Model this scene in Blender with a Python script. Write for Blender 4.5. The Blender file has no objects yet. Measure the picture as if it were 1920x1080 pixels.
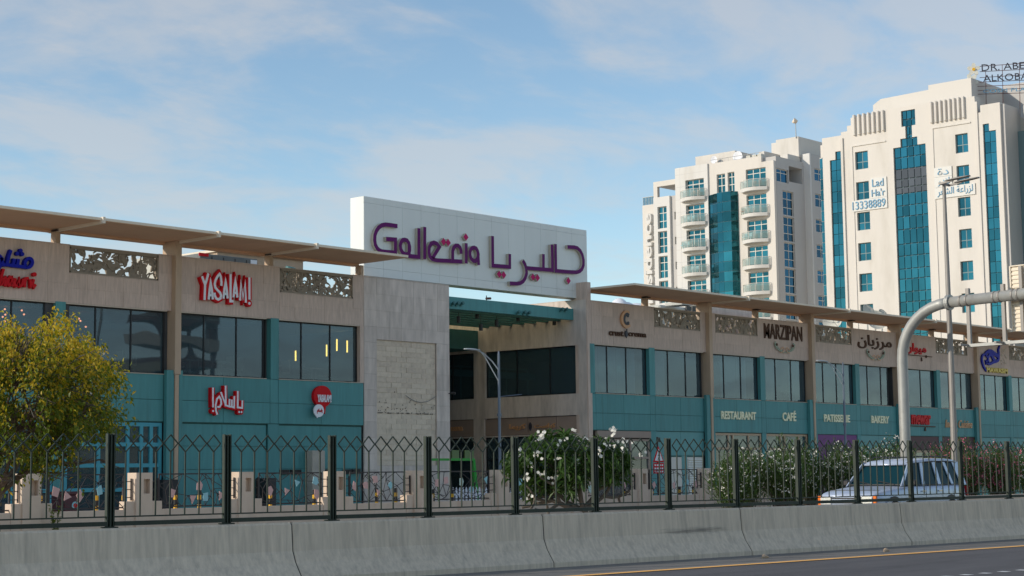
import bpy, bmesh, math, random
from mathutils import Vector, Matrix, noise
from mathutils.geometry import delaunay_2d_cdt

# ------------------------------------------------------------------ camera, sky, sun, exposure
SC = bpy.context.scene
COL = SC.collection
R = math.radians
cam = bpy.data.cameras.new('camera')
camo = bpy.data.objects.new('camera', cam)
COL.objects.link(camo)
cam.sensor_width = 36
cam.lens = 60.196
cam.clip_start = 0.1
cam.clip_end = 6000
YAW, PITCH, ROLL = 0.83977, 0.10928, -0.01191
f_ = Vector((math.sin(YAW) * math.cos(PITCH), math.cos(YAW) * math.cos(PITCH), math.sin(PITCH)))
r_ = Vector((math.cos(YAW), -math.sin(YAW), 0))
u_ = r_.cross(f_)
ax = r_ * math.cos(ROLL) + u_ * math.sin(ROLL)
ay = -r_ * math.sin(ROLL) + u_ * math.cos(ROLL)
m = Matrix((ax, ay, -f_)).transposed().to_4x4()
m.translation = Vector((0, 0, 1.55))
camo.matrix_world = m
SC.camera = camo

SUN = Vector((-0.80, 0.44, 0.40)).normalized()       # towards the sun
SUN_EL = math.asin(SUN.z)
W = bpy.data.worlds.new('World')
SC.world = W
W.use_nodes = True
nt = W.node_tree
bg = nt.nodes['Background']
bg.inputs['Strength'].default_value = 0.115
sky = nt.nodes.new('ShaderNodeTexSky')
sky.sky_type = 'NISHITA'
sky.sun_disc = False
sky.sun_elevation = SUN_EL
sky.sun_rotation = math.atan2(SUN.x, SUN.y)
sky.altitude = 900
sky.air_density = 1.0
sky.dust_density = 0.3
sky.ozone_density = 2.4
tc = nt.nodes.new('ShaderNodeTexCoord')
sx = nt.nodes.new('ShaderNodeSeparateXYZ')
nt.links.new(tc.outputs['Generated'], sx.inputs[0])
mx = nt.nodes.new('ShaderNodeMath'); mx.operation = 'MAXIMUM'; mx.inputs[1].default_value = 0.0
nt.links.new(sx.outputs['Z'], mx.inputs[0])
ad = nt.nodes.new('ShaderNodeMath'); ad.operation = 'ADD'; ad.inputs[1].default_value = 0.16
nt.links.new(mx.outputs[0], ad.inputs[0])
dv = nt.nodes.new('ShaderNodeVectorMath'); dv.operation = 'DIVIDE'
cb = nt.nodes.new('ShaderNodeCombineXYZ')
for i in range(3):
    nt.links.new(ad.outputs[0], cb.inputs[i])
nt.links.new(tc.outputs['Generated'], dv.inputs[0])
nt.links.new(cb.outputs[0], dv.inputs[1])
def cloud_layer(scale, rot, loc, lo, hi, detail, rough, dist):
    mp = nt.nodes.new('ShaderNodeMapping')
    mp.inputs['Scale'].default_value = scale
    mp.inputs['Rotation'].default_value = (0, 0, rot)
    mp.inputs['Location'].default_value = loc
    nz = nt.nodes.new('ShaderNodeTexNoise')
    nz.inputs['Scale'].default_value = 1.0
    nz.inputs['Detail'].default_value = detail
    nz.inputs['Roughness'].default_value = rough
    nz.inputs['Distortion'].default_value = dist
    nt.links.new(dv.outputs[0], mp.inputs[0])
    nt.links.new(mp.outputs[0], nz.inputs['Vector'])
    mr = nt.nodes.new('ShaderNodeMapRange')
    mr.interpolation_type = 'SMOOTHSTEP'
    mr.inputs['From Min'].default_value = lo
    mr.inputs['From Max'].default_value = hi
    nt.links.new(nz.outputs['Fac'], mr.inputs['Value'])
    return mr.outputs[0]
c1 = cloud_layer((2.1, 2.7, 1.5), R(-30), (7.9, 3.6, 0.3), 0.40, 0.66, 9, 0.58, 0.35)
c2 = cloud_layer((5.0, 9.5, 4.0), R(-38), (9.2, 4.7, 2.3), 0.45, 0.85, 6, 0.6, 0.2)
am = nt.nodes.new('ShaderNodeMath'); am.operation = 'MULTIPLY_ADD'; am.use_clamp = True
am.inputs[1].default_value = 0.5
nt.links.new(c2, am.inputs[0]); nt.links.new(c1, am.inputs[2])
sc_ = nt.nodes.new('ShaderNodeMath'); sc_.operation = 'MULTIPLY'; sc_.inputs[1].default_value = 0.50
nt.links.new(am.outputs[0], sc_.inputs[0])
tint = nt.nodes.new('ShaderNodeMixRGB'); tint.blend_type = 'MULTIPLY'; tint.inputs['Fac'].default_value = 1.0
tint.inputs['Color2'].default_value = (0.97, 0.955, 0.86, 1)
nt.links.new(sky.outputs[0], tint.inputs['Color1'])
mixc = nt.nodes.new('ShaderNodeMixRGB')
mixc.inputs['Color2'].default_value = (3.6, 3.45, 3.35, 1)
nt.links.new(sc_.outputs[0], mixc.inputs['Fac'])
nt.links.new(tint.outputs[0], mixc.inputs['Color1'])
nt.links.new(mixc.outputs[0], bg.inputs['Color'])

sl = bpy.data.lights.new('sun', 'SUN')
sl.energy = 2.1
sl.angle = R(0.6)
sl.color = (1.0, 0.89, 0.74)
so = bpy.data.objects.new('sun', sl)
COL.objects.link(so)
so.rotation_euler = (-SUN).to_track_quat('-Z', 'Y').to_euler()
SC.view_settings.view_transform = 'Standard'
SC.view_settings.look = 'None'
SC.view_settings.gamma = 1
SC.view_settings.use_curve_mapping = False
SC.view_settings.exposure = 0.7

# ------------------------------------------------------------------ materials
def mat(name, col, rough=0.7, metal=0.0, var=0.0, scale=1.5, stretch=(1, 1, 1), rnd=0.0, bump=0.0, bscale=20.0, spec=0.5,
        dark=None, dscale=0.5, dlo=0.5, dhi=0.75, emit=None, es=1.0, isl=None, hue=0.0):
    m = bpy.data.materials.new(name)
    m.use_nodes = True
    t = m.node_tree
    b = t.nodes['Principled BSDF']
    b.inputs['Roughness'].default_value = rough
    b.inputs['Metallic'].default_value = metal
    b.inputs['Specular IOR Level'].default_value = spec
    rgb = t.nodes.new('ShaderNodeRGB'); rgb.outputs[0].default_value = (*col, 1)
    cur = rgb.outputs[0]
    geo = t.nodes.new('ShaderNodeNewGeometry')
    mp = t.nodes.new('ShaderNodeMapping'); mp.inputs['Scale'].default_value = stretch
    t.links.new(geo.outputs['Position'], mp.inputs[0])
    def nz(s, d=5, v=None):
        n = t.nodes.new('ShaderNodeTexNoise'); n.inputs['Scale'].default_value = s; n.inputs['Detail'].default_value = d
        n.inputs['Roughness'].default_value = 0.6
        t.links.new(v or mp.outputs[0], n.inputs['Vector'])
        return n.outputs['Fac']
    def scaled(fac, amt):
        mr = t.nodes.new('ShaderNodeMapRange'); mr.inputs['From Min'].default_value = 0.25; mr.inputs['From Max'].default_value = 0.75
        mr.inputs['To Min'].default_value = 1 - amt; mr.inputs['To Max'].default_value = 1 + amt
        t.links.new(fac, mr.inputs['Value'])
        vm = t.nodes.new('ShaderNodeVectorMath'); vm.operation = 'SCALE'
        t.links.new(mr.outputs[0], vm.inputs['Scale'])
        return vm, mr
    if dark is not None:
        mr = t.nodes.new('ShaderNodeMapRange'); mr.interpolation_type = 'SMOOTHSTEP'
        mr.inputs['From Min'].default_value = dlo; mr.inputs['From Max'].default_value = dhi
        t.links.new(nz(dscale, 8), mr.inputs['Value'])
        mm = t.nodes.new('ShaderNodeMixRGB'); mm.inputs['Color2'].default_value = (*dark, 1)
        t.links.new(mr.outputs[0], mm.inputs['Fac']); t.links.new(cur, mm.inputs['Color1'])
        cur = mm.outputs[0]
    if isl is not None:
        ra = t.nodes.new('ShaderNodeValToRGB')
        el = ra.color_ramp.elements
        for i, c in enumerate(isl):
            p = i / (len(isl) - 1)
            e = el[0] if i == 0 else (el[1] if i == len(isl) - 1 else el.new(p))
            e.position = p
            e.color = (*c, 1)
        t.links.new(geo.outputs['Random Per Island'], ra.inputs[0])
        cur = ra.outputs[0]
    if var:
        vm, _ = scaled(nz(scale), var); t.links.new(cur, vm.inputs[0]); cur = vm.outputs[0]
    if rnd:
        oi = t.nodes.new('ShaderNodeObjectInfo')
        vm, mr = scaled(oi.outputs['Random'], rnd)
        mr.inputs['From Min'].default_value = 0; mr.inputs['From Max'].default_value = 1
        t.links.new(cur, vm.inputs[0]); cur = vm.outputs[0]
    t.links.new(cur, b.inputs['Base Color'])
    if bump:
        bp = t.nodes.new('ShaderNodeBump'); bp.inputs['Strength'].default_value = bump; bp.inputs['Distance'].default_value = 0.02
        t.links.new(nz(bscale, 4), bp.inputs['Height']); t.links.new(bp.outputs[0], b.inputs['Normal'])
    if emit:
        b.inputs['Emission Color'].default_value = (*emit, 1); b.inputs['Emission Strength'].default_value = es
    m.diffuse_color = (*col, 1)
    return m

M = {}
M['stone'] = mat('stone', (0.60, 0.475, 0.40), 0.85, var=0.17, scale=5.0, stretch=(2.6, 2.6, 0.35), rnd=0.05, bump=0.35, bscale=30, dark=(0.46, 0.36, 0.30), dscale=0.8, dlo=0.5, dhi=0.85)
M['stone_pale'] = mat('stone_pale', (0.62, 0.545, 0.495), 0.85, var=0.18, scale=3.2, stretch=(1.6, 1.6, 0.35), rnd=0.07, bump=0.35, bscale=30, dark=(0.47, 0.41, 0.37), dscale=0.9)
M['cream_stone'] = mat('cream_stone', (0.68, 0.58, 0.47), 0.9, var=0.10, scale=9, rnd=0.06, bump=0.5, bscale=40, dark=(0.54, 0.46, 0.37), dscale=1.6)
M['core'] = mat('core', (0.10, 0.09, 0.08), 0.95)
M['teal'] = mat('teal', (0.070, 0.262, 0.272), 0.6, var=0.13, scale=2.6, stretch=(2.5, 2.5, 0.25), rnd=0.07, bump=0.05, bscale=8, dark=(0.060, 0.20, 0.205), dscale=0.7)
M['teal_light'] = mat('teal_light', (0.10, 0.30, 0.31), 0.55, var=0.06, rnd=0.03)
M['teal_dark'] = mat('teal_dark', (0.04, 0.15, 0.15), 0.6, var=0.12, scale=2)
M['fin'] = mat('fin', (0.50, 0.375, 0.27), 0.75, var=0.10, scale=3, stretch=(1, 1, 0.3), bump=0.1)
M['canopy'] = mat('canopy', (0.78, 0.69, 0.56), 0.7, var=0.07, scale=1.4, bump=0.05)
M['soffit'] = mat('soffit', (0.70, 0.46, 0.30), 0.8, var=0.06, scale=1.0, stretch=(1, 8, 1), rnd=0.04)
M['mullion'] = mat('mullion', (0.02, 0.022, 0.025), 0.5, metal=0.3)
M['cream_trim'] = mat('cream_trim', (0.60, 0.52, 0.42), 0.6)
M['white_metal'] = mat('white_metal', (0.75, 0.785, 0.775), 0.5, var=0.03, rnd=0.012, stretch=(1, 1, 0.2), dark=(0.67, 0.69, 0.66), dscale=0.6, dlo=0.55, dhi=0.9)
M['letter_side'] = mat('letter_side', (0.50, 0.45, 0.38), 0.45, metal=0.3)
M['purple'] = mat('purple', (0.125, 0.005, 0.125), 0.5, var=0.1, spec=0.15)
M['pink'] = mat('pink', (0.50, 0.008, 0.13), 0.5, var=0.08, spec=0.15)
M['red'] = mat('red', (0.58, 0.005, 0.012), 0.5, var=0.08, spec=0.15)
M['blue'] = mat('blue', (0.004, 0.010, 0.34), 0.5, spec=0.15)
M['sign_white'] = mat('sign_white', (0.78, 0.80, 0.86), 0.4)
M['cream_letter'] = mat('cream_letter', (0.80, 0.78, 0.55), 0.4, var=0.04)
M['brown_letter'] = mat('brown_letter', (0.085, 0.04, 0.022), 0.6, var=0.15, spec=0.2)
M['tan_letter'] = mat('tan_letter', (0.60, 0.32, 0.16), 0.45)
M['gold'] = mat('gold', (0.50, 0.36, 0.05), 0.4, metal=0.3)
M['dark_letter'] = mat('dark_letter', (0.03, 0.03, 0.045), 0.5)
M['green_leafy'] = mat('green_leafy', (0.27, 0.36, 0.27), 0.5, var=0.3, scale=12)
M['concrete'] = mat('concrete', (0.64, 0.55, 0.44), 0.9, var=0.17, scale=3.4, stretch=(5.0, 5.0, 0.35), bump=0.5, bscale=14, dark=(0.47, 0.405, 0.33), dscale=1.3, dlo=0.45, dhi=0.8, rnd=0.05)
M['concrete_plain'] = mat('concrete_plain', (0.42, 0.39, 0.34), 0.9, var=0.15, scale=2, bump=0.3)
M['beige_wall'] = mat('beige_wall', (0.62, 0.50, 0.40), 0.85, var=0.10, scale=2.5, stretch=(1, 1, 0.4), bump=0.2, dark=(0.50, 0.33, 0.22), dscale=1.3, dlo=0.55, dhi=0.85)
M['fence'] = mat('fence', (0.018, 0.030, 0.019), 0.6, metal=0.0, var=0.3, scale=8)
M['black'] = mat('black', (0.018, 0.018, 0.02), 0.5)
M['yellow'] = mat('yellow', (0.75, 0.42, 0.02), 0.5)
M['asphalt'] = mat('asphalt', (0.090, 0.088, 0.094), 0.85, var=0.22, scale=1.1, stretch=(0.3, 1.5, 1), bump=0.7, bscale=60, dark=(0.048, 0.047, 0.052), dscale=0.5)
M['shoulder'] = mat('shoulder', (0.19, 0.18, 0.165), 0.9, var=0.14, scale=0.8, stretch=(0.4, 1.5, 1), bump=0.5, bscale=50)
M['paving'] = mat('paving', (0.50, 0.42, 0.33), 0.9, var=0.15, scale=0.8, bump=0.3)
M['terrain'] = mat('terrain', (0.55, 0.44, 0.31), 0.95, var=0.2, scale=0.02)
M['yellow_paint'] = mat('yellow_paint', (0.95, 0.50, 0.13), 0.7, var=0.12, scale=4, dark=(0.55, 0.32, 0.12), dscale=3, dlo=0.6, dhi=0.85)
M['white_paint'] = mat('white_paint', (0.72, 0.73, 0.74), 0.6, var=0.1, scale=8)
M['tower_white'] = mat('tower_white', (0.64, 0.635, 0.62), 0.8, var=0.03, scale=0.3, stretch=(1, 1, 0.3), dark=(0.54, 0.52, 0.48), dscale=0.35, dlo=0.5, dhi=0.8)
M['tower_cream'] = mat('tower_cream', (0.635, 0.605, 0.565), 0.8, var=0.03, scale=0.3, stretch=(1, 1, 0.3), dark=(0.52, 0.49, 0.44), dscale=0.35, dlo=0.5, dhi=0.8)
M['tower_grey'] = mat('tower_grey', (0.48, 0.47, 0.46), 0.8, var=0.03, scale=0.3)
M['tglass'] = mat('tglass', (0.022, 0.125, 0.165), 0.06, metal=0.88, rnd=0.34, var=0.25, scale=0.15)
M['tglass_green'] = mat('tglass_green', (0.022, 0.125, 0.155), 0.06, metal=0.9, rnd=0.38, var=0.25, scale=0.2)
M['tglass_dark'] = mat('tglass_dark', (0.075, 0.08, 0.09), 0.15, metal=0.6, rnd=0.2)
M['tmull'] = mat('tmull', (0.12, 0.20, 0.22), 0.5)
M['tframe'] = mat('tframe', (0.62, 0.60, 0.55), 0.5)
M['tspandrel'] = mat('tspandrel', (0.03, 0.03, 0.035), 0.4)
M['steel_grey'] = mat('steel_grey', (0.36, 0.365, 0.35), 0.5, metal=0.3, var=0.13, scale=2.2, dark=(0.25, 0.24, 0.22), dscale=1.6, dlo=0.55, dhi=0.8)
M['steel_dull'] = mat('steel_dull', (0.27, 0.255, 0.24), 0.55, metal=0.3, var=0.1)
M['lamp_blue'] = mat('lamp_blue', (0.13, 0.165, 0.22), 0.45, metal=0.3, var=0.1)
M['lamp_white'] = mat('lamp_white', (0.36, 0.41, 0.45), 0.4)
M['rust'] = mat('rust', (0.13, 0.05, 0.045), 0.7, var=0.2)
M['carpaint'] = mat('carpaint', (0.40, 0.47, 0.60), 0.25, metal=0.2, var=0.02)
M['carglass'] = mat('carglass', (0.006, 0.035, 0.048), 0.15, spec=0.06)
M['rubber'] = mat('rubber', (0.02, 0.02, 0.02), 0.85)
M['chrome'] = mat('chrome', (0.65, 0.65, 0.65), 0.2, metal=0.9)
M['headlight'] = mat('headlight', (0.75, 0.78, 0.78), 0.15, metal=0.4)
M['orange'] = mat('orange', (0.80, 0.17, 0.01), 0.3)
M['taillight'] = mat('taillight', (0.40, 0.01, 0.01), 0.3)
M['bark'] = mat('bark', (0.12, 0.085, 0.06), 0.95, var=0.3, scale=6, bump=0.6)
M['bark_grey'] = mat('bark_grey', (0.12, 0.10, 0.08), 0.9, var=0.2, scale=6)
M['sky_blue_frame'] = mat('sky_blue_frame', (0.055, 0.33, 0.42), 0.5, var=0.05)
M['blind'] = mat('blind', (0.50, 0.50, 0.48), 0.7, rnd=0.03)
M['curtain'] = mat('curtain', (0.22, 0.24, 0.25), 0.9, var=0.15, scale=4, stretch=(6, 1, 0.1))
M['interior'] = mat('interior', (0.07, 0.075, 0.08), 0.9, var=0.3, scale=0.8)
M['shop_dark'] = mat('shop_dark', (0.035, 0.03, 0.03), 0.5, var=0.4, scale=1)
M['brown_panel'] = mat('brown_panel', (0.33, 0.25, 0.21), 0.6, var=0.05, rnd=0.06)
M['wood_frame'] = mat('wood_frame', (0.46, 0.33, 0.22), 0.6)
M['magenta'] = mat('magenta', (0.16, 0.035, 0.19), 0.6)
M['maroon'] = mat('maroon', (0.075, 0.022, 0.03), 0.6, var=0.1)
M['green_paint'] = mat('green_paint', (0.01, 0.30, 0.02), 0.5)
M['lime'] = mat('lime', (0.11, 0.18, 0.06), 0.5)
M['shard_pink'] = mat('shard_pink', (0.62, 0.38, 0.36), 0.5)
M['shard_blue'] = mat('shard_blue', (0.28, 0.55, 0.62), 0.5)
M['shard_mint'] = mat('shard_mint', (0.48, 0.62, 0.56), 0.5)
M['iron'] = mat('iron', (0.035, 0.028, 0.03), 0.6)
M['tube'] = mat('tube', (1, 0.6, 0.1), 0.5, emit=(1.0, 0.50, 0.10), es=4.2)
M['bulb'] = mat('bulb', (1, 0.4, 0.2), 0.5, emit=(1.0, 0.28, 0.14), es=3.0)
M['ac'] = mat('ac', (0.13, 0.14, 0.14), 0.6, var=0.15, scale=4)
M['ac_light'] = mat('ac_light', (0.55, 0.54, 0.48), 0.6, var=0.1)

def glass_mat(name, tint, refl=(0.74, 0.86, 1.0)):
    m = bpy.data.materials.new(name); m.use_nodes = True
    t = m.node_tree
    t.nodes.remove(t.nodes['Principled BSDF'])
    out = t.nodes['Material Output']
    tr = t.nodes.new('ShaderNodeBsdfTransparent'); tr.inputs[0].default_value = (*tint, 1)
    gl = t.nodes.new('ShaderNodeBsdfGlossy'); gl.inputs['Color'].default_value = (*refl, 1); gl.inputs['Roughness'].default_value = 0.015
    fr = t.nodes.new('ShaderNodeFresnel'); fr.inputs['IOR'].default_value = 1.6
    df = t.nodes.new('ShaderNodeBsdfDiffuse'); df.inputs[0].default_value = (0.09, 0.15, 0.175, 1)
    m0 = t.nodes.new('ShaderNodeMixShader'); m0.inputs[0].default_value = 0.42
    t.links.new(tr.outputs[0], m0.inputs[1]); t.links.new(df.outputs[0], m0.inputs[2])
    mxs = t.nodes.new('ShaderNodeMixShader')
    t.links.new(fr.outputs[0], mxs.inputs[0]); t.links.new(m0.outputs[0], mxs.inputs[1]); t.links.new(gl.outputs[0], mxs.inputs[2])
    geo = t.nodes.new('ShaderNodeNewGeometry')
    n = t.nodes.new('ShaderNodeTexNoise'); n.inputs['Scale'].default_value = 0.55; n.inputs['Detail'].default_value = 1
    t.links.new(geo.outputs['Position'], n.inputs['Vector'])
    bp = t.nodes.new('ShaderNodeBump'); bp.inputs['Strength'].default_value = 0.12; bp.inputs['Distance'].default_value = 0.05
    t.links.new(n.outputs['Fac'], bp.inputs['Height']); t.links.new(bp.outputs[0], gl.inputs['Normal'])
    clr = t.nodes.new('ShaderNodeBsdfTransparent'); bk = t.nodes.new('ShaderNodeMixShader')
    t.links.new(geo.outputs['Backfacing'], bk.inputs[0]); t.links.new(mxs.outputs[0], bk.inputs[1]); t.links.new(clr.outputs[0], bk.inputs[2])
    t.links.new(bk.outputs[0], out.inputs['Surface'])
    return m
M['glass'] = glass_mat('shop_glass', (0.34, 0.50, 0.55))

def leaf_mat(name, cols, trans=0.35, rough=0.5):
    m = mat(name, cols[0], rough, isl=cols, var=0.15, scale=2.0)
    t = m.node_tree
    b = t.nodes['Principled BSDF']; out = t.nodes['Material Output']
    src = b.inputs['Base Color'].links[0].from_socket
    tl = t.nodes.new('ShaderNodeBsdfTranslucent'); t.links.new(src, tl.inputs[0])
    mx_ = t.nodes.new('ShaderNodeMixShader'); mx_.inputs[0].default_value = trans
    t.links.new(b.outputs[0], mx_.inputs[1]); t.links.new(tl.outputs[0], mx_.inputs[2]); t.links.new(mx_.outputs[0], out.inputs['Surface'])
    return m
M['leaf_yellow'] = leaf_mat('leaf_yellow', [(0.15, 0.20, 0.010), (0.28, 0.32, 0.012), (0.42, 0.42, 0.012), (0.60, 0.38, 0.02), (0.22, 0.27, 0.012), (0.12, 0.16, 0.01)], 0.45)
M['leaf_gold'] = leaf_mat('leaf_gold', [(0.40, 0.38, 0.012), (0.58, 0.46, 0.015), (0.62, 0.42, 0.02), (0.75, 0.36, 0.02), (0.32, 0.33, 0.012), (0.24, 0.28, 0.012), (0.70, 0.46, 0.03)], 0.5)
M['leaf_plum'] = leaf_mat('leaf_plum', [(0.035, 0.085, 0.012), (0.06, 0.13, 0.018), (0.13, 0.18, 0.025), (0.05, 0.11, 0.015)])
M['leaf_ole'] = leaf_mat('leaf_ole', [(0.05, 0.11, 0.015), (0.09, 0.17, 0.025), (0.18, 0.26, 0.05), (0.06, 0.12, 0.02)])
M['petal_white'] = leaf_mat('petal_white', [(0.85, 0.83, 0.76), (0.80, 0.78, 0.70)], 0.2)
M['petal_pink'] = leaf_mat('petal_pink', [(0.75, 0.20, 0.30), (0.80, 0.38, 0.44), (0.65, 0.12, 0.24)], 0.2)

# ------------------------------------------------------------------ building blocks
OFF = {}
MESHES = {}
def link(o, parent=None):
    COL.objects.link(o)
    if parent is not None:
        o.parent = parent
def tag(o, label=None, cat=None, group=None, kind=None):
    if label: o['label'] = label
    if cat: o['category'] = cat
    if group: o['group'] = group
    if kind: o['kind'] = kind
    return o
def thing(name, label, cat, loc=(0, 0, 0), group=None):
    o = bpy.data.objects.new(name, None); o.empty_display_size = 0.2
    link(o); o.location = loc; OFF[o.name] = Vector(loc)
    return tag(o, label, cat, group)
def off(parent):
    return OFF.get(parent.name, Vector((0, 0, 0))) if parent is not None else Vector((0, 0, 0))
def put(name, me, loc, parent=None):
    """link a mesh whose own origin is at loc (world)"""
    o = bpy.data.objects.new(name, me)
    link(o, parent)
    o.location = Vector(loc) - off(parent)
    OFF[o.name] = Vector(loc)
    return o
def raw(name, verts, faces, mats, parent=None, idx=None, smooth=False, loc=None):
    """mesh from world coordinates; its origin goes to loc or the parent's origin"""
    L = Vector(loc) if loc is not None else off(parent)
    me = bpy.data.meshes.new(name)
    me.from_pydata([tuple(Vector(v) - L) for v in verts], [], faces)
    if not isinstance(mats, (list, tuple)): mats = [mats]
    for mm in mats: me.materials.append(mm)
    if idx:
        for p, i in zip(me.polygons, idx): p.material_index = i
    if smooth:
        for p in me.polygons: p.use_smooth = True
    me.update()
    return put(name, me, L, parent)
BOXF = [(0, 3, 2, 1), (4, 5, 6, 7), (0, 1, 5, 4), (1, 2, 6, 5), (2, 3, 7, 6), (3, 0, 4, 7)]
def boxv(x0, x1, y0, y1, z0, z1):
    return [(x0, y0, z0), (x1, y0, z0), (x1, y1, z0), (x0, y1, z0), (x0, y0, z1), (x1, y0, z1), (x1, y1, z1), (x0, y1, z1)]
def box(name, x0, x1, y0, y1, z0, z1, m, parent=None, bev=0.0):
    if x1 < x0: x0, x1 = x1, x0
    if y1 < y0: y0, y1 = y1, y0
    if z1 < z0: z0, z1 = z1, z0
    a, b, c = (x1 - x0) / 2, (y1 - y0) / 2, (z1 - z0) / 2
    key = (round(a, 4), round(b, 4), round(c, 4), m.name, bev)
    me = MESHES.get(key)
    if me is None:
        me = bpy.data.meshes.new(name)
        me.from_pydata(boxv(-a, a, -b, b, -c, c), [], BOXF)
        if bev:
            bm = bmesh.new(); bm.from_mesh(me)
            bmesh.ops.bevel(bm, geom=bm.edges[:], offset=bev, segments=1, affect='EDGES', profile=0.5)
            bm.to_mesh(me); bm.free()
        me.materials.append(m)
        MESHES[key] = me
    return put(name, me, ((x0 + x1) / 2, (y0 + y1) / 2, (z0 + z1) / 2), parent)
class MB:
    """collects shapes into one mesh"""
    def __init__(s): s.v = []; s.f = []; s.i = []
    def add(s, v, f, i=0):
        n = len(s.v); s.v += [tuple(p) for p in v]; s.f += [tuple(a + n for a in q) for q in f]; s.i += [i] * len(f)
    def box(s, x0, x1, y0, y1, z0, z1, i=0): s.add(boxv(min(x0, x1), max(x0, x1), min(y0, y1), max(y0, y1), min(z0, z1), max(z0, z1)), BOXF, i)
    def tube(s, pts, rad, n=8, i=0, cap=True):
        pts = [Vector(p) for p in pts]
        if not isinstance(rad, (list, tuple)): rad = [rad] * len(pts)
        vs = []; prev = None
        for k, p in enumerate(pts):
            d = (pts[min(k + 1, len(pts) - 1)] - pts[max(k - 1, 0)]).normalized()
            if prev is None:
                a = d.orthogonal().normalized()
            else:
                a = (prev - d * prev.dot(d)); a = a.normalized() if a.length > 1e-6 else d.orthogonal().normalized()
            prev = a; b = d.cross(a)
            for j in range(n):
                t = 2 * math.pi * j / n
                vs.append(p + (a * math.cos(t) + b * math.sin(t)) * rad[k])
        fs = []
        for k in range(len(pts) - 1):
            for j in range(n):
                fs.append((k * n + j, k * n + (j + 1) % n, (k + 1) * n + (j + 1) % n, (k + 1) * n + j))
        if cap:
            fs.append(tuple(reversed(range(n)))); fs.append(tuple(range((len(pts) - 1) * n, len(pts) * n)))
        s.add(vs, fs, i)
    def bar(s, p, q, w, h=None, i=0, up=(0, 0, 1)):
        p = Vector(p); q = Vector(q); h = h or w
        d = (q - p).normalized(); a = d.cross(Vector(up))
        if a.length < 1e-4: a = d.cross(Vector((1, 0, 0)))
        a = a.normalized() * w / 2; b = a.cross(d).normalized() * h / 2
        s.add([p - a - b, p + a - b, p + a + b, p - a + b, q - a - b, q + a - b, q + a + b, q - a + b], BOXF, i)
    def build(s, name, mats, parent=None, smooth=False, loc=None):
        if not isinstance(mats, (list, tuple)): mats = [mats]
        return raw(name, s.v, s.f, mats, parent, s.i if len(mats) > 1 else None, smooth, loc)

# planes: 'Y' faces -Y with u = X;  'X' faces -X with u = Y
def to3(pl, c, u, z, d=0.0):
    if pl == 'S': return (168 + 0.4914 * u + 0.8710 * (c + d), 82.62 - 0.8710 * u + 0.4914 * (c + d), z)
    return (u, c + d, z) if pl == 'Y' else (c + d, u, z)
def prism(outline, pl, c, depth, mb, i_front=0, i_side=1):
    """flat polygon on the plane at c, extruded back by depth"""
    n = len(outline)
    area = sum(outline[k][0] * outline[(k + 1) % n][1] - outline[(k + 1) % n][0] * outline[k][1] for k in range(n))
    if (area < 0) == (pl != 'X'): outline = outline[::-1]
    v = [to3(pl, c, u, z) for u, z in outline] + [to3(pl, c, u, z, depth) for u, z in outline]
    mb.add(v, [tuple(range(n))], i_front)
    mb.add(v, [tuple(reversed(range(n, 2 * n)))] + [(k, k + n, (k + 1) % n + n, (k + 1) % n) for k in range(n)], i_side)
def stroke(pts, w, pl, c, depth, mb, i_front=0, i_side=1, closed=False, taper=None):
    """ribbon with mitred corners along pts"""
    P = [Vector((p[0], p[1])) for p in pts]
    n = len(P); Lp = []; Rp = []
    for k in range(n):
        a = P[k - 1] if (k > 0 or closed) else None
        b = P[(k + 1) % n] if (k < n - 1 or closed) else None
        d0 = (P[k] - a).normalized() if a is not None else None
        d1 = (b - P[k]).normalized() if b is not None else None
        if d0 is None: d0 = d1
        if d1 is None: d1 = d0
        t = d0 + d1
        if t.length < 1e-5: t = d0
        t.normalize(); nn = Vector((-t.y, t.x))
        cs = max(0.45, abs(nn.dot(Vector((-d0.y, d0.x)))))
        ww = w * (taper[k] if taper else 1.0)
        Lp.append(P[k] + nn * ww / 2 / cs); Rp.append(P[k] - nn * ww / 2 / cs)
    fr = [to3(pl, c, p.x, p.y) for p in Lp + Rp]; bk = [to3(pl, c, p.x, p.y, depth) for p in Lp + Rp]
    m = n if closed else n - 1
    F = []; S = []
    for k in range(m):
        k2 = (k + 1) % n
        F.append((k, k2, n + k2, n + k))
        S.append((2 * n + k, 3 * n + k, 3 * n + k2, 2 * n + k2))
        S.append((k2, k, 2 * n + k, 2 * n + k2)); S.append((n + k, n + k2, 3 * n + k2, 3 * n + k))
    if not closed:
        S.append((0, n, 3 * n, 2 * n)); S.append((n - 1, 3 * n - 1, 4 * n - 1, 2 * n - 1))
    mb.add(fr + bk, F, i_front); mb.add(fr + bk, S, i_side)
def smooth_pts(pts, sub=4, closed=False):
    P = [Vector(p) for p in pts]; n = len(P); out = []
    for k in range(n if closed else n - 1):
        p0 = P[(k - 1) % n] if (k > 0 or closed) else P[0]
        p1 = P[k]; p2 = P[(k + 1) % n]; p3 = P[(k + 2) % n] if (k < n - 2 or closed) else P[-1]
        for j in range(sub):
            t = j / sub
            out.append(0.5 * ((2 * p1) + (p2 - p0) * t + (2 * p0 - 5 * p1 + 4 * p2 - p3) * t * t + (3 * p1 - p0 - 3 * p2 + p3) * t ** 3))
    if not closed: out.append(P[-1])
    return [tuple(p) for p in out]

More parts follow.
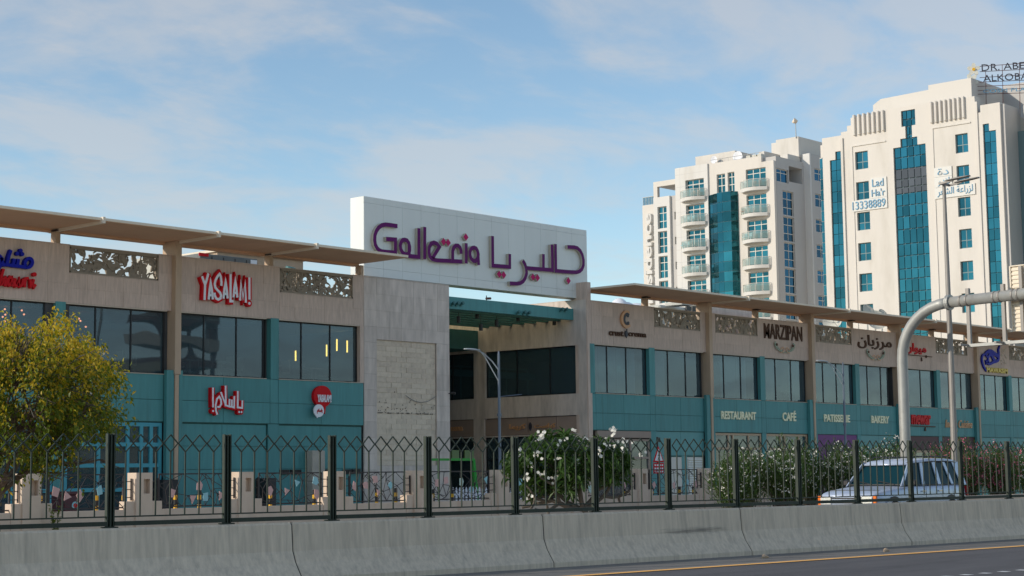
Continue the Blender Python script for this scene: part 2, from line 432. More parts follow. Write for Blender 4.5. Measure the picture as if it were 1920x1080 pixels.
# arabic letters are joined by hand: (isolated, final, initial, medial)
AR = {'ا': '\uFE8D\uFE8E', 'ب': '\uFE8F\uFE90\uFE91\uFE92', 'ة': '\uFE93\uFE94', 'ت': '\uFE95\uFE96\uFE97\uFE98', 'ر': '\uFEAD\uFEAE', 'ز': '\uFEAF\uFEB0',
      'س': '\uFEB1\uFEB2\uFEB3\uFEB4', 'ش': '\uFEB5\uFEB6\uFEB7\uFEB8', 'ع': '\uFEC9\uFECA\uFECB\uFECC', 'ك': '\uFED9\uFEDA\uFEDB\uFEDC', 'ل': '\uFEDD\uFEDE\uFEDF\uFEE0',
      'م': '\uFEE1\uFEE2\uFEE3\uFEE4', 'ن': '\uFEE5\uFEE6\uFEE7\uFEE8', 'و': '\uFEED\uFEEE', 'ي': '\uFEF1\uFEF2\uFEF3\uFEF4', 'د': '\uFEA9\uFEAA'}
def arabic(s):
    s = s.replace('لا', '\u0001'); AR2 = dict(AR); AR2['\u0001'] = '\uFEFB\uFEFC'
    out = []
    for i, ch in enumerate(s):
        if ch not in AR2: out.append(ch); continue
        fm = AR2[ch]
        pj = i > 0 and s[i - 1] in AR2 and len(AR2[s[i - 1]]) == 4
        nj = len(fm) == 4 and i < len(s) - 1 and s[i + 1] in AR2
        out.append(fm[3] if (pj and nj) else fm[2] if nj else fm[1] if pj else fm[0])
    return ''.join(reversed(out))
def text_islands(s, bold=0.0, depth=0.1, slant=0.0):
    cu = bpy.data.curves.new('text', 'FONT'); cu.body = s; cu.offset = bold; cu.extrude = depth / 2; cu.resolution_u = 3; cu.shear = slant
    o = bpy.data.objects.new('text', cu); COL.objects.link(o)
    bpy.context.view_layer.update()
    me = bpy.data.meshes.new_from_object(o.evaluated_get(bpy.context.evaluated_depsgraph_get()))
    bpy.data.objects.remove(o); bpy.data.curves.remove(cu)
    v = [tuple(x.co) for x in me.vertices]; fc = [tuple(p.vertices) for p in me.polygons]
    bpy.data.meshes.remove(me)
    # weld by position, then group by x-overlap
    par = list(range(len(v)))
    def find(a):
        while par[a] != a: par[a] = par[par[a]]; a = par[a]
        return a
    seen = {}
    for i, p in enumerate(v):
        k = (round(p[0], 4), round(p[1], 4), round(p[2], 4))
        if k in seen: par[find(i)] = find(seen[k])
        else: seen[k] = i
    for q in fc:
        for a in q[1:]: par[find(a)] = find(q[0])
    isl = {}
    for q in fc: isl.setdefault(find(q[0]), []).append(q)
    return v, list(isl.values())
def fit_text(s, pl, c, p0, p1, depth, m, parent, per=True, bold=0.02, name='letter', mside=None, slant=0.0, skew=0.0):
    """text filling the rectangle from lower left p0 to upper right p1 on the plane; its front stands depth proud of c"""
    v, isl = text_islands(s, bold, 1.0, slant)
    xs_ = [p[0] for p in v]; ys_ = [p[1] for p in v]
    ax0, ax1, ay0, ay1 = min(xs_), max(xs_), min(ys_), max(ys_)
    groups = []
    for q in isl:
        a = [v[i][0] for t in q for i in t]; groups.append([min(a), max(a), q])
    groups.sort(key=lambda g: g[0])
    if per:
        mg = []
        for g in groups:
            if mg and min(mg[-1][1], g[1]) - max(mg[-1][0], g[0]) > 0.5 * min(g[1] - g[0], mg[-1][1] - mg[-1][0]):
                mg[-1][0] = min(mg[-1][0], g[0]); mg[-1][1] = max(mg[-1][1], g[1]); mg[-1][2] = mg[-1][2] + g[2]
            else: mg.append(g)
        groups = mg
    else:
        groups = [[0, 0, sum((g[2] for g in groups), [])]]
    def tr(p):
        a = (p[0] - ax0) / (ax1 - ax0); b = (p[1] - ay0) / (ay1 - ay0)
        return to3(pl, c, p0[0] + (p1[0] - p0[0]) * a, p0[1] + (p1[1] - p0[1]) * b + skew * a, -depth * (p[2] + 0.5))
    for g in groups:
        ids = sorted({i for q in g[2] for i in q}); mp = {a: k for k, a in enumerate(ids)}
        fs = [tuple(mp[i] for i in q) for q in g[2]]
        idx = [1 if (mside and min(v[i][2] for i in q) < 0.4) else 0 for q in g[2]]
        raw(name, [tr(v[i]) for i in ids], fs, [m, mside] if mside else m, parent, idx if mside else None)
def holed(name, pl, c, u0, u1, z0, z1, holes, m, parent=None, depth=0.25, voids=(), thick=0.0):
    """a wall face with recessed openings (holes) and pieces left out (voids)"""
    us = sorted({round(t, 3) for t in [u0, u1] + [h[0] for h in holes] + [h[1] for h in holes] + [h[0] for h in voids] + [h[1] for h in voids] if u0 - 1e-6 <= t <= u1 + 1e-6})
    zs = sorted({round(t, 3) for t in [z0, z1] + [h[2] for h in holes] + [h[3] for h in holes] + [h[2] for h in voids] + [h[3] for h in voids] if z0 - 1e-6 <= t <= z1 + 1e-6})
    def st(uc, zc):
        for h in voids:
            if h[0] < uc < h[1] and h[2] < zc < h[3]: return 2
        for h in holes:
            if h[0] < uc < h[1] and h[2] < zc < h[3]: return 1
        return 0
    nu, nz_ = len(us) - 1, len(zs) - 1
    g = [[st((us[i] + us[i + 1]) / 2, (zs[j] + zs[j + 1]) / 2) for j in range(nz_)] for i in range(nu)]
    mb = MB()
    def quad(a, b, cc, d): mb.add([a, b, cc, d], [(0, 1, 2, 3)])
    dd = max(depth, thick)
    for i in range(nu):
        for j in range(nz_):
            if g[i][j] == 0:
                quad(to3(pl, c, us[i], zs[j]), to3(pl, c, us[i + 1], zs[j]), to3(pl, c, us[i + 1], zs[j + 1]), to3(pl, c, us[i], zs[j + 1]))
                for di, dj, e in ((-1, 0, 0), (1, 0, 1), (0, -1, 2), (0, 1, 3)):
                    a, b = i + di, j + dj
                    o_ = 2 if not (0 <= a < nu and 0 <= b < nz_) else g[a][b]
                    if o_ == 0: continue
                    d = depth if o_ == 1 else dd
                    if e == 0: p, q = (us[i], zs[j]), (us[i], zs[j + 1])
                    elif e == 1: p, q = (us[i + 1], zs[j]), (us[i + 1], zs[j + 1])
                    elif e == 2: p, q = (us[i], zs[j]), (us[i + 1], zs[j])
                    else: p, q = (us[i], zs[j + 1]), (us[i + 1], zs[j + 1])
                    quad(to3(pl, c, *p), to3(pl, c, *q), to3(pl, c, *q, d), to3(pl, c, *p, d))
    o = mb.build(name, m, parent)
    bm = bmesh.new(); bm.from_mesh(o.data)
    bmesh.ops.remove_doubles(bm, verts=bm.verts, dist=0.0005); bmesh.ops.recalc_face_normals(bm, faces=bm.faces)
    bm.to_mesh(o.data); bm.free()
    return o
def pbox(name, pl, c, u0, u1, z0, z1, d0, d1, m, parent=None, bev=0.0):
    if pl == 'Y': return box(name, u0, u1, c + d0, c + d1, z0, z1, m, parent, bev)
    return box(name, c + d0, c + d1, u0, u1, z0, z1, m, parent, bev)
def window(pl, c, u0, u1, z0, z1, us, zs, mg, mf, parent, fw=0.06, d=0.2, fd=0.06, name='window'):
    """a window set back d from the wall: frame mesh with its panes as children"""
    if u1 < u0: u0, u1 = u1, u0
    us = [u0] + sorted(us) + [u1]; zs = [z0] + sorted(zs) + [z1]
    mb = MB()
    h = fw / 2
    def bx(a, b, p, q):
        if pl == 'Y': mb.box(a, b, c + d - fd, c + d, p, q)
        else: mb.box(c + d - fd, c + d, a, b, p, q)
    bx(u0, u0 + fw, z0, z1); bx(u1 - fw, u1, z0, z1); bx(u0 + fw, u1 - fw, z0, z0 + fw); bx(u0 + fw, u1 - fw, z1 - fw, z1)
    for u in us[1:-1]: bx(u - h, u + h, z0 + fw, z1 - fw)
    for z in zs[1:-1]:
        for k in range(len(us) - 1):
            a = us[k] + (fw if k == 0 else h); b = us[k + 1] - (fw if k == len(us) - 2 else h)
            bx(a, b, z - h, z + h)
    f = mb.build(name, mf, parent)
    for k in range(len(us) - 1):
        for j in range(len(zs) - 1):
            pbox('pane', pl, c, us[k] + 0.004, us[k + 1] - 0.004, zs[j] + 0.004, zs[j + 1] - 0.004, d - 0.02, d + 0.0 - 0.005, mg if not callable(mg) else mg(k, j), f)
    return f

# ------------------------------------------------------------------ ground and roads
RD = Vector((0.99491, -0.1008, 0)); RN = Vector((0.1008, 0.99491, 0))
def rp(a, o, z=0.0):
    p = RD * a + RN * (21.15 + o); return (p.x, p.y, z)
def sheet(name, pts, m, kind='structure', parent=None):
    o = raw(name, pts, [tuple(range(len(pts)))], m, parent)
    if parent is None: tag(o, kind=kind)
    return o
sheet('ground', [(-1500, -1500, -0.03), (2500, -1500, -0.03), (2500, 2500, -0.03), (-1500, 2500, -0.03)], M['terrain'])
sheet('paving', [(-40, 24, -0.02), (140, 24, -0.02), (140, 49, -0.02), (-40, 49, -0.02)], M['paving'])
sheet('road', [rp(-60, -24, 0), rp(200, -24, 0), rp(200, 0.0, 0), rp(-60, 0.0, 0)], M['asphalt'])
sheet('road_shoulder', [rp(-60, -1.95, 0.004), rp(200, -1.95, 0.004), rp(200, 0.0, 0.004), rp(-60, 0.0, 0.004)], M['shoulder'])
sheet('service_road', [rp(-60, 0.8, 0), rp(200, 0.8, 0), rp(200, 9.5, 0), rp(-60, 9.5, 0)], M['asphalt'])
def mark(a0, a1, o0, o1, m, road, name):
    return sheet(name, [rp(a0, o0, 0.009), rp(a1, o0, 0.009), rp(a1, o1, 0.009), rp(a0, o1, 0.009)], m, parent=road)
road = bpy.data.objects['road']
mark(-60, 200, -2.12, -1.92, M['yellow_paint'], road, 'edge_line')
for k in range(-8, 60):
    a = 22.75 + 0.51 * k
    mark(a, a + 0.17, -6.68, -6.52, M['white_paint'], road, 'lane_marking')

# ------------------------------------------------------------------ concrete barrier, one thing per precast length
prof = [(0.0, 0.0), (0.0, 0.085), (0.16, 0.30), (0.235, 0.47), (0.265, 0.865), (0.29, 0.895), (0.41, 0.895), (0.44, 0.865), (0.47, 0.47), (0.545, 0.30), (0.70, 0.085), (0.70, 0.0)]
def barrier_mesh(L, m):
    n = len(prof); vs = []
    xs_ = [0, 0.02] + [L * k / 6 for k in range(1, 6)] + [L - 0.02, L]
    for i, x in enumerate(xs_):
        ins = 0.012 if i in (0, len(xs_) - 1) else 0.0
        for (o, z) in prof:
            oo = o + (ins if o < 0.35 else -ins); vs.append(tuple(RD * x + RN * oo + Vector((0, 0, max(0, z - (ins if z > 0.5 else 0))))))
    fs = []
    for i in range(len(xs_) - 1):
        for k in range(n - 1): fs.append((i * n + k, (i + 1) * n + k, (i + 1) * n + k + 1, i * n + k + 1))
    fs.append(tuple(range(n))); fs.append(tuple(reversed(range((len(xs_) - 1) * n, len(xs_) * n))))
    me = bpy.data.meshes.new('concrete_barrier'); me.from_pydata(vs, [], fs); me.materials.append(m); me.update()
    return me
LB = 5.17
scuff = M['concrete'].copy(); scuff.name = 'concrete_scuffed'
t = scuff.node_tree; b = t.nodes['Principled BSDF']
src = b.inputs['Base Color'].links[0].from_socket
tco = t.nodes.new('ShaderNodeTexCoord')
mp = t.nodes.new('ShaderNodeMapping'); mp.vector_type = 'POINT'
mp.inputs['Location'].default_value = (-3.9, 0, -0.50); t.links.new(tco.outputs['Object'], mp.inputs[0])
m2 = t.nodes.new('ShaderNodeMapping'); m2.inputs['Rotation'].default_value = (0, R(-2.5), 0); m2.inputs['Scale'].default_value = (0.75, 0.4, 9.5)
t.links.new(mp.outputs[0], m2.inputs[0])
gr = t.nodes.new('ShaderNodeVectorMath'); gr.operation = 'LENGTH'; t.links.new(m2.outputs[0], gr.inputs[0])
nzz = t.nodes.new('ShaderNodeTexNoise'); nzz.inputs['Scale'].default_value = 3.2; nzz.inputs['Detail'].default_value = 6
m3 = t.nodes.new('ShaderNodeMapping'); m3.inputs['Scale'].default_value = (0.6, 1, 6); t.links.new(tco.outputs['Object'], m3.inputs[0]); t.links.new(m3.outputs[0], nzz.inputs['Vector'])
aa = t.nodes.new('ShaderNodeMath'); aa.operation = 'MULTIPLY_ADD'; aa.inputs[1].default_value = 1.7; t.links.new(nzz.outputs['Fac'], aa.inputs[0]); t.links.new(gr.outputs['Value'], aa.inputs[2])
mr = t.nodes.new('ShaderNodeMapRange'); mr.interpolation_type = 'SMOOTHSTEP'; mr.inputs['From Min'].default_value = 0.85; mr.inputs['From Max'].default_value = 1.75; mr.inputs['To Min'].default_value = 0.62; mr.inputs['To Max'].default_value = 0.0
t.links.new(aa.outputs[0], mr.inputs['Value'])
mm = t.nodes.new('ShaderNodeMixRGB'); mm.inputs['Color2'].default_value = (0.06, 0.06, 0.065, 1); t.links.new(mr.outputs[0], mm.inputs['Fac']); t.links.new(src, mm.inputs['Color1']); t.links.new(mm.outputs[0], b.inputs['Base Color'])
bm_plain = barrier_mesh(LB - 0.020, M['concrete']); bm_scuff = barrier_mesh(LB - 0.020, scuff)
blabels = {-1: 'concrete road barrier length running off the left edge under the orange-leaved tree', 0: 'long stained concrete barrier length at the bottom left, below the red logo signs',
           1: 'concrete barrier length in the middle, below the cream stone tower wall', 2: 'concrete barrier length with a dark tyre scuff along its face',
           3: 'concrete barrier length in front of the hood of the silver car', 4: 'concrete barrier length in front of the rear of the silver car',
           5: 'first concrete barrier length beyond the right edge', 6: 'second concrete barrier length beyond the right edge'}
for k in range(-1, 7):
    me = bm_scuff if k == 2 else bm_plain
    o = put('concrete_barrier', me, rp(9.82 + LB * k + 0.010, 0, 0))
    o.rotation_euler = (0, 0, 0)
    tag(o, blabels.get(k, ''), 'barrier', 'precast concrete barrier lengths along the road')
    ip = [(0.02, 0.0), (0.02, 0.088), (0.178, 0.30), (0.252, 0.47), (0.282, 0.86), (0.30, 0.878), (0.40, 0.878), (0.44, 0.47), (0.53, 0.30), (0.67, 0.088), (0.67, 0.0)]; q_ = len(ip)
    e_ = [rp(9.82 + LB * (k + 1) + a_, o_, z_) for a_ in (-0.013, 0.013) for o_, z_ in ip]
    raw('joint_gap_shade', e_, [tuple(range(q_)), tuple(reversed(range(q_, 2 * q_)))] + [(n_, n_ + q_, (n_ + 1) % q_ + q_, (n_ + 1) % q_) for n_ in range(q_)], M['black'], o)  # added black filler, paints the gap dark where sunlit ground showed through
road_col = None

# ------------------------------------------------------------------ green iron fence on the barrier
fence = thing('iron_fence', 'dark green iron fence with a row of open diamonds on top of the concrete barrier', 'fence', rp(9, 0.35, 0.89))
PS = 1.905; FO = 0.35
def fbar(mb, a0, z0, a1, z1, w, dpt=None):
    mb.bar(rp(a0, FO, z0), rp(a1, FO, z1), w, dpt or w, up=RN)
# one post: an H of two flanges and a web, on a base plate
mb = MB()
O0 = Vector(rp(0, FO, 0))
def rbox(mb, a0, a1, o0, o1, z0, z1):
    v = [rp(a, FO + o, z) for z in (z0, z1) for a, o in ((a0, o0), (a1, o0), (a1, o1), (a0, o1))]
    mb.add([Vector(p) - O0 for p in v], BOXF)
rbox(mb, -0.060, -0.040, -0.032, 0.032, 0.915, 2.205); rbox(mb, 0.040, 0.060, -0.032, 0.032, 0.915, 2.205); rbox(mb, -0.040, 0.040, 0.012, 0.024, 0.915, 2.20); rbox(mb, -0.012, 0.012, -0.028, 0.012, 0.915, 2.20)
post_me = bpy.data.meshes.new('post'); post_me.from_pydata(mb.v, [], mb.f); post_me.materials.append(M['fence'])
mb = MB(); rbox(mb, -0.11, 0.11, -0.05, 0.06, 0.897, 0.915); plate_me = bpy.data.meshes.new('base_plate'); plate_me.from_pydata(mb.v, [], mb.f); plate_me.materials.append(M['fence'])
# one picket: a rod that forks into a diamond
mb = MB()
def lb(a0, z0, a1, z1, w):
    p = Vector(rp(a0, FO, z0)) - O0; q = Vector(rp(a1, FO, z1)) - O0; mb.bar(p, q, w, w, up=RN)
hw = 0.1185
lb(0, 1.06, 0, 1.955, 0.018)
lb(0.0, 1.95, hw, 2.073, 0.016); lb(0.0, 1.95, -hw, 2.073, 0.016); lb(hw, 2.07, 0, 2.195, 0.016); lb(-hw, 2.07, 0, 2.195, 0.016)
pick_me = bpy.data.meshes.new('picket'); pick_me.from_pydata(mb.v, [], mb.f); pick_me.materials.append(M['fence'])
frn = random.Random(2)
for k in range(-4, 24):
    a = 11.98 + PS * k
    o = put('post', post_me, rp(a, FO, 0), fence)
    o2 = put('base_plate', plate_me, rp(a, FO, 0), o)
    mb = MB(); 
    for z0, z1, dp in ((1.04, 1.06, 0.03), (0.925, 0.985, 0.09)):
        v = [rp(x, FO + o_, z) for z in (z0, z1) for x, o_ in ((a + 0.062, -dp / 2), (a + PS - 0.062, -dp / 2), (a + PS - 0.062, dp / 2), (a + 0.062, dp / 2))]
        mb.add(v, BOXF)
    mb.build('rail', M['fence'], fence)
    for j in range(7):
        pk = put('picket', pick_me, rp(a + PS / 2 + (j - 3) * 0.2385, FO, 0), fence); pk.rotation_euler = (frn.gauss(0, 0.004), frn.gauss(0, 0.0022), frn.gauss(0, 0.02))

rg = random.Random(9)
for k, (a, o) in enumerate(((27.9, -1.2), (31.2, -2.6), (24.6, -0.9))):
    p = rp(a, o, 0.02); mb = MB(); mb.tube([(p[0] - 0.09, p[1], 0.02), (p[0], p[1] + 0.02, 0.035), (p[0] + 0.10, p[1] - 0.01, 0.02)], [0.02, 0.045, 0.015], 6)
    tag(mb.build('litter', M['shoulder_litter'] if 'shoulder_litter' in M else M['wood_frame'], None, loc=p), ['crumpled brown scrap on the shoulder beside the yellow line', 'small brown scrap on the road side of the yellow line', 'small brown scrap on the shoulder near the tyre scuff'][k], 'litter')

# ------------------------------------------------------------------ the shopping mall
D = 48.0
ZG, ZB, ZM, ZS, ZH, ZR, ZP = 0.0, 3.53, 4.28, 5.15, 7.35, 8.35, 9.27
rnd = random.Random(5)
M['curtain_pale'] = mat('curtain_pale', (0.42, 0.46, 0.48), 0.9, var=0.2, scale=5, stretch=(6, 1, 0.1))
west = thing('shopping_mall', 'left wing of the mall, ending in the pale stone tower beside the entrance', 'building', (36, D, 0), 'wings of the shopping mall')
east = thing('shopping_mall', 'right wing of the mall with the cafe and restaurant signs', 'building', (80, D, 0), 'wings of the shopping mall')

def slabs(parent, x0, x1, z0, z1, rows, w, m, yf=D, name='stone_slab', g=0.005, th=0.05):
    n = max(1, round((x1 - x0) / w)); dw = (x1 - x0) / n
    dz = (z1 - z0) / rows
    for j in range(rows):
        for k in range(n):
            dy = rnd.choice((0, 0.002, 0.004, 0.006))
            box(name, x0 + k * dw + g / 2, x0 + (k + 1) * dw - g / 2, yf + dy, yf + th + 0.02, z0 + j * dz + g / 2, z0 + (j + 1) * dz - g / 2, m, parent)
def tealp(parent, x0, x1, z0, z1, yf=D, m='teal', g=0.016):
    box('cladding_panel', x0 + g / 2, x1 - g / 2, yf, yf + 0.06, z0 + g / 2, z1 - g / 2, M[m], parent)

def screen(parent, x0, x1, seed, z0=8.36, z1=9.20):
    """cut metal screen of curling leaves between stone slabs"""
    rg = random.Random(seed); mb = MB(); yf = D + 0.03
    for a, b, c_, d_ in ((x0, x1, z1 - 0.05, z1 + 0.05), (x0, x1, z0 - 0.01, z0 + 0.05), (x0, x0 + 0.05, z0, z1), (x1 - 0.05, x1, z0, z1)):
        mb.box(a, b, D - 0.004, D + 0.14, c_, d_)
    Wd = x1 - x0; Hh = z1 - z0
    def clip(p): return (min(max(p[0], x0 + 0.01), x1 - 0.01), min(max(p[1], z0 + 0.01), z1 - 0.01))
    k = 0
    n = int(Wd / 0.24)
    for i in range(n):
        for j in range(3):
            cx = x0 + (i + 0.5 + rg.uniform(-.4, .4)) * Wd / n; cz = z0 + (j + 0.5 + rg.uniform(-.4, .4)) * Hh / 3
            a0 = rg.uniform(0, 6.28); r0 = rg.uniform(0.20, 0.42); turn = rg.choice((-1, 1))
            # curved stem with leaflets fanning off one side
            st = [(cx + r0 * math.cos(a0 + turn * t * 0.28) * (1 - t * 0.05), cz + r0 * math.sin(a0 + turn * t * 0.28) * (1 - t * 0.05)) for t in range(11)]
            st = [clip(p) for p in st]
            k += 1; dd = 0.0006 * (k % 60)
            stroke(st, 0.05, 'Y', yf + dd, 0.05, mb, 0, 0)
            for t in range(1, 10):
                p = st[t]; L = rg.uniform(0.7, 1.0) * r0 * math.sin(math.pi * (t + 1) / 12)
                an = math.atan2(cz - p[1], cx - p[0]) + turn * 0.35
                q = (p[0] + math.cos(an) * L * 0.55, p[1] + math.sin(an) * L * 0.55)
                q2 = (p[0] + math.cos(an + turn * 0.5) * L, p[1] + math.sin(an + turn * 0.5) * L)
                k += 1
                stroke([clip(p), clip(q), clip(q2)], 0.05, 'Y', yf + 0.0010 * (k % 60), 0.03, mb, 0, 0, taper=(0.5, 1.1, 0.4))
    for c_ in range(int(Wd / 0.09)):
        px = x0 + rg.uniform(0, Wd); pz = z0 + rg.uniform(0, Hh); an = rg.uniform(0, 3.14); k += 1
        pts = [clip((px + math.cos(an + t * 0.5) * 0.10 * t, pz + math.sin(an + t * 0.5) * 0.10 * t)) for t in range(5)]
        pts = [p for i_, p in enumerate(pts) if i_ == 0 or (Vector(p) - Vector(pts[i_ - 1])).length > 0.01]
        if len(pts) > 2: stroke(pts, 0.045, 'Y', yf + 0.04 + 0.0006 * (k % 30), 0.03, mb, 0, 0)
    # backing mesh of the lower edge
    return mb.build('leaf_screen', M['screen'], parent)
M['screen'] = mat('screen_metal', (0.27, 0.22, 0.165), 0.6, metal=0.1, var=0.15, scale=3)

def parapet(parent, segs):
    """segs: (x0, x1, has_screen)"""
    for x0, x1, scr in segs:
        if scr:
            slabs(parent, x0, x1, ZH, ZR - 0.02, 2, 0.75, M['stone'])
            box('coping', x0, x1, D - 0.012, D + 0.16, 9.251, ZP, M['stone'], parent)
            box('coping', x0, x1, D - 0.015, D + 0.16, ZR - 0.02, ZR - 0.002, M['stone'], parent)
            screen(parent, x0 + 0.01, x1 - 0.01, int(x0 * 10))
        else:
            slabs(parent, x0, x1, ZH, ZP - 0.02, 3, 0.75, M['stone'])
            box('coping', x0, x1, D - 0.012, D + 0.25, ZP - 0.02, ZP + 0.012, M['stone'], parent)

def half_bay(parent, a, b, splits, blinds=None, depth=0.22):
    """upper window between a and b with its panes, trim, reveals and a room behind"""
    w = window('Y', D, a, b, ZS + 0.01, ZH - 0.03, splits, [], M['glass'], M['mullion'], parent, fw=0.045, d=depth, fd=0.05)
    box('head_trim', a, b, D + 0.01, D + 0.10, ZH - 0.035, ZH - 0.004, M['cream_trim'], parent)
    box('sill_trim', a, b, D - 0.02, D + depth, ZS - 0.01, ZS + 0.012, M['cream_trim'], parent)
    if blinds:
        n = 22; mb = MB()
        for k in range(n):
            z = ZS + 0.1 + (ZH - ZS - 0.15) * k / n
            mb.box(a + 0.05, b - 0.05, D + depth + 0.12, D + depth + 0.13, z + 0.008, z + 0.075)
        mb.box(a + 0.02, b - 0.02, D + depth + 0.15, D + depth + 0.16, ZS, ZH)
        mb.build('window_blind', M[blinds], parent)

# ---- canopies ----
def canopy(parent, x0, x1, joints):
    xs_ = [x0] + [j for j in joints if x0 < j < x1] + [x1]
    for k in range(len(xs_) - 1):
        a, b = xs_[k], xs_[k + 1]
        dz = 0.0
        mb = MB(); ga = 0.10 if k else 0.0
        v = boxv(a + ga, b, 45.70, 48.72, 9.79, 9.875)
        mb.add(v, BOXF)
        mb.build('canopy_roof', M['canopy'], parent)
        mb = MB()
        n = 5; wd = (b - a - ga - 0.04) / n
        nn = max(3, int((b - a) / 0.9)); wd = (b - a - ga - 0.04) / nn
        for i in range(nn):
            box('soffit_board', a + ga + 0.02 + i * wd + 0.004, a + ga + 0.02 + (i + 1) * wd - 0.004, 45.73, 48.40, 9.778, 9.7895, M['soffit'], parent)
        box('gutter_beam', a + ga, b, 48.41, 48.70, 9.70, 9.789, M['soffit'], parent)
        if k:
            box('canopy_rib', a + 0.0, a + 0.095, 45.60, 48.70, 9.685, 9.895, M['canopy'], parent, 0.006)
def fin(parent, x, low=True):
    box('column_fin', x - 0.13, x + 0.13, D - 0.22, D + 0.55, ZS, 9.775, M['fin'], parent, 0.01)
    if low:
        box('column_fin', x - 0.09, x + 0.07, D - 0.20, D, ZG, ZS - 0.004, M['fin'], parent, 0.01)
        box('column_casing', x - 0.42, x - 0.115, D - 0.16, D - 0.002, ZG, ZS + 0.14, M['teal'], parent)
        box('column_casing', x + 0.105, x + 0.25, D - 0.16, D - 0.002, ZG, ZS + 0.14, M['teal'], parent)
def slim_post(parent, x):
    box('canopy_post', x - 0.09, x + 0.09, D + 0.20, D + 0.50, 8.2, 9.70, M['fin'], parent, 0.01)
    box('post_bracket', x - 0.14, x + 0.14, D + 0.1, D + 0.5, 9.705, 9.745, M['iron'], parent)

# ---- left wing ----
LW = (22.0, 45.0)
wl_posts = [22.28, 31.49, 40.54]; wl_fins = [26.85, 36.05]
core_w = MB()
core_w.box(20, 49.70, D + 0.12, 66, 7.42, 8.34)          # roof slab and parapet backing
core_w.box(20, 49.70, 51.5, 66, 0, 7.42)
core_w.box(44.95, 49.64, D + 0.13, 51.5, 0, 7.42)
core_w.box(20, 44.95, D + 0.30, 51.5, 0, 5.05)
core_w.box(31.0, 31.9, D + 0.12, 51.5, 5.05, 7.42); core_w.box(40.3, 40.8, D + 0.23, 51.5, 5.05, 7.42); core_w.box(35.8, 36.15, D + 0.23, 51.5, 5.05, 7.42)
cw = core_w.build('wall_core', M['interior'], west)
def pback(parent, x0, x1): box('parapet_backing', x0, x1, D + 0.016, D + 0.24, ZH, ZP - 0.025, M['stone'], parent)
segs = [(20.0, 22.5, False), (22.5, 26.2, True), (26.2, 26.72, False), (26.98, 31.80, False), (31.80, 35.36, True), (35.36, 35.92, False), (36.18, 40.78, False), (40.78, 44.42, True), (44.42, 44.98, False)]
parapet(west, segs)
for a, b, s_ in segs:
    if not s_: pback(west, a, b)
    else: box('parapet_backing', a, b, D + 0.016, D + 0.24, ZH, ZR - 0.03, M['stone'], west)
half_bay(west, 22.5, 26.6, [23.9, 25.2]); half_bay(west, 27.1, 31.30, [28.0, 29.8])
half_bay(west, 31.70, 35.74, [32.96, 34.38]); half_bay(west, 36.2, 40.16, [37.46, 38.91]); half_bay(west, 40.74, 44.77, [41.97, 43.40])
for x in wl_posts:
    box('teal_pilaster', x - 0.19, x + 0.19, D - 0.01, D + 0.30, ZS, ZH + 0.02, M['teal'], west)
box('window_reveal', 44.78, 44.98, D + 0.0, D + 0.3, ZS, ZH, M['stone'], west)
for x in wl_fins: fin(west, x)
for x in wl_posts: slim_post(west, x)
box('canopy_post', 44.9, 45.08, D + 0.10, D + 0.40, 8.2, 9.70, M['fin'], west, 0.01)
canopy(west, 20.0, 45.12, [26.85, 31.43, 36.05, 40.45])
# teal band and ground-floor cladding
def band(parent, edges, z0=ZB, zmid=ZM, z1=ZS):
    for a, b in zip(edges[:-1], edges[1:]):
        tealp(parent, a, b, z0, zmid); tealp(parent, a, b, zmid, z1 - 0.01)
band(west, [20, 22.1, 22.47, 24.4, 26.43]); band(west, [27.12, 29.3, 31.3, 31.68, 33.7, 35.62]); band(west, [36.31, 38.2, 40.33, 40.72, 42.8, 44.95])
box('teal_wall', 20, 44.95, D + 0.065, D + 0.29, ZB - 0.02, ZS, M['teal_dark'], west)
# ground floor: two teal bays, one glazed bay
for e in ([36.31, 38.2, 40.22], [40.78, 42.8, 44.90]):
    for a, b in zip(e[:-1], e[1:]):
        for z0, z1 in ((0, 1.9), (1.9, 2.71), (2.71, ZB - 0.05)):
            tealp(west, a, b, z0, z1, yf=D + 0.07)
tealp(west, 40.24, 40.76, 0, ZB - 0.01)
box('wall_base', 36.3, 44.95, D + 0.14, D + 0.29, 0, ZB, M['teal_dark'], west)
VENTS = [[(40.83,1.698),(41.251,1.872)],[(41.343,1.705),(41.819,1.869)],[(42.921,1.705),(43.461,1.872)],[(43.924,1.698),(44.324,1.867)],[(44.377,1.706),(44.782,1.876)]]
for (a, z0), (b, z1) in VENTS:
    v = thing('wall_vent_root', None, None) if False else None
    mb = MB(); n = 6
    mb.box(a, b, D + 0.0, D + 0.065, z0, z1)
    for k in range(n): mb.box(a, b, D - 0.03, D, z0 + (z1 - z0) * (k + 0.2) / n, z0 + (z1 - z0) * (k + 0.7) / n)
    mb.build('wall_vent', M['black'], west)
def shopfront(parent, x0, x1, z1, cols, rows, mf, fw=0.09, yd=0.12, mg='glass', back='shop_dark'):
    window('Y', D, x0, x1, 0.05, z1, cols, rows, M[mg], M[mf], parent, fw=fw, d=yd, fd=0.08, name='shopfront')
    box('shop_interior', x0, x1, D + 0.23, D + 0.29, 0, z1 + 0.05, M[back], parent)
    box('window_blind', x0 + 0.05, x1 - 0.05, D + yd + 0.03, D + yd + 0.045, z1 - 0.85, z1 - 0.02, M['curtain'], parent)
core_cut = None
cols = [33.05, 34.2, 34.75, 35.15]
shopfront(west, 31.72, 35.58, ZB - 0.04, cols, [1.25, 2.05, 2.75], 'sky_blue_frame', 0.13, 0.10)
shopfront(west, 27.2, 31.3, ZB - 0.04, [28.4, 29.8], [1.25, 2.3], 'sky_blue_frame', 0.12, 0.10)
box('teal_pilaster', 31.31, 31.69, D - 0.01, D + 0.12, 0, ZB - 0.02, M['teal'], west)
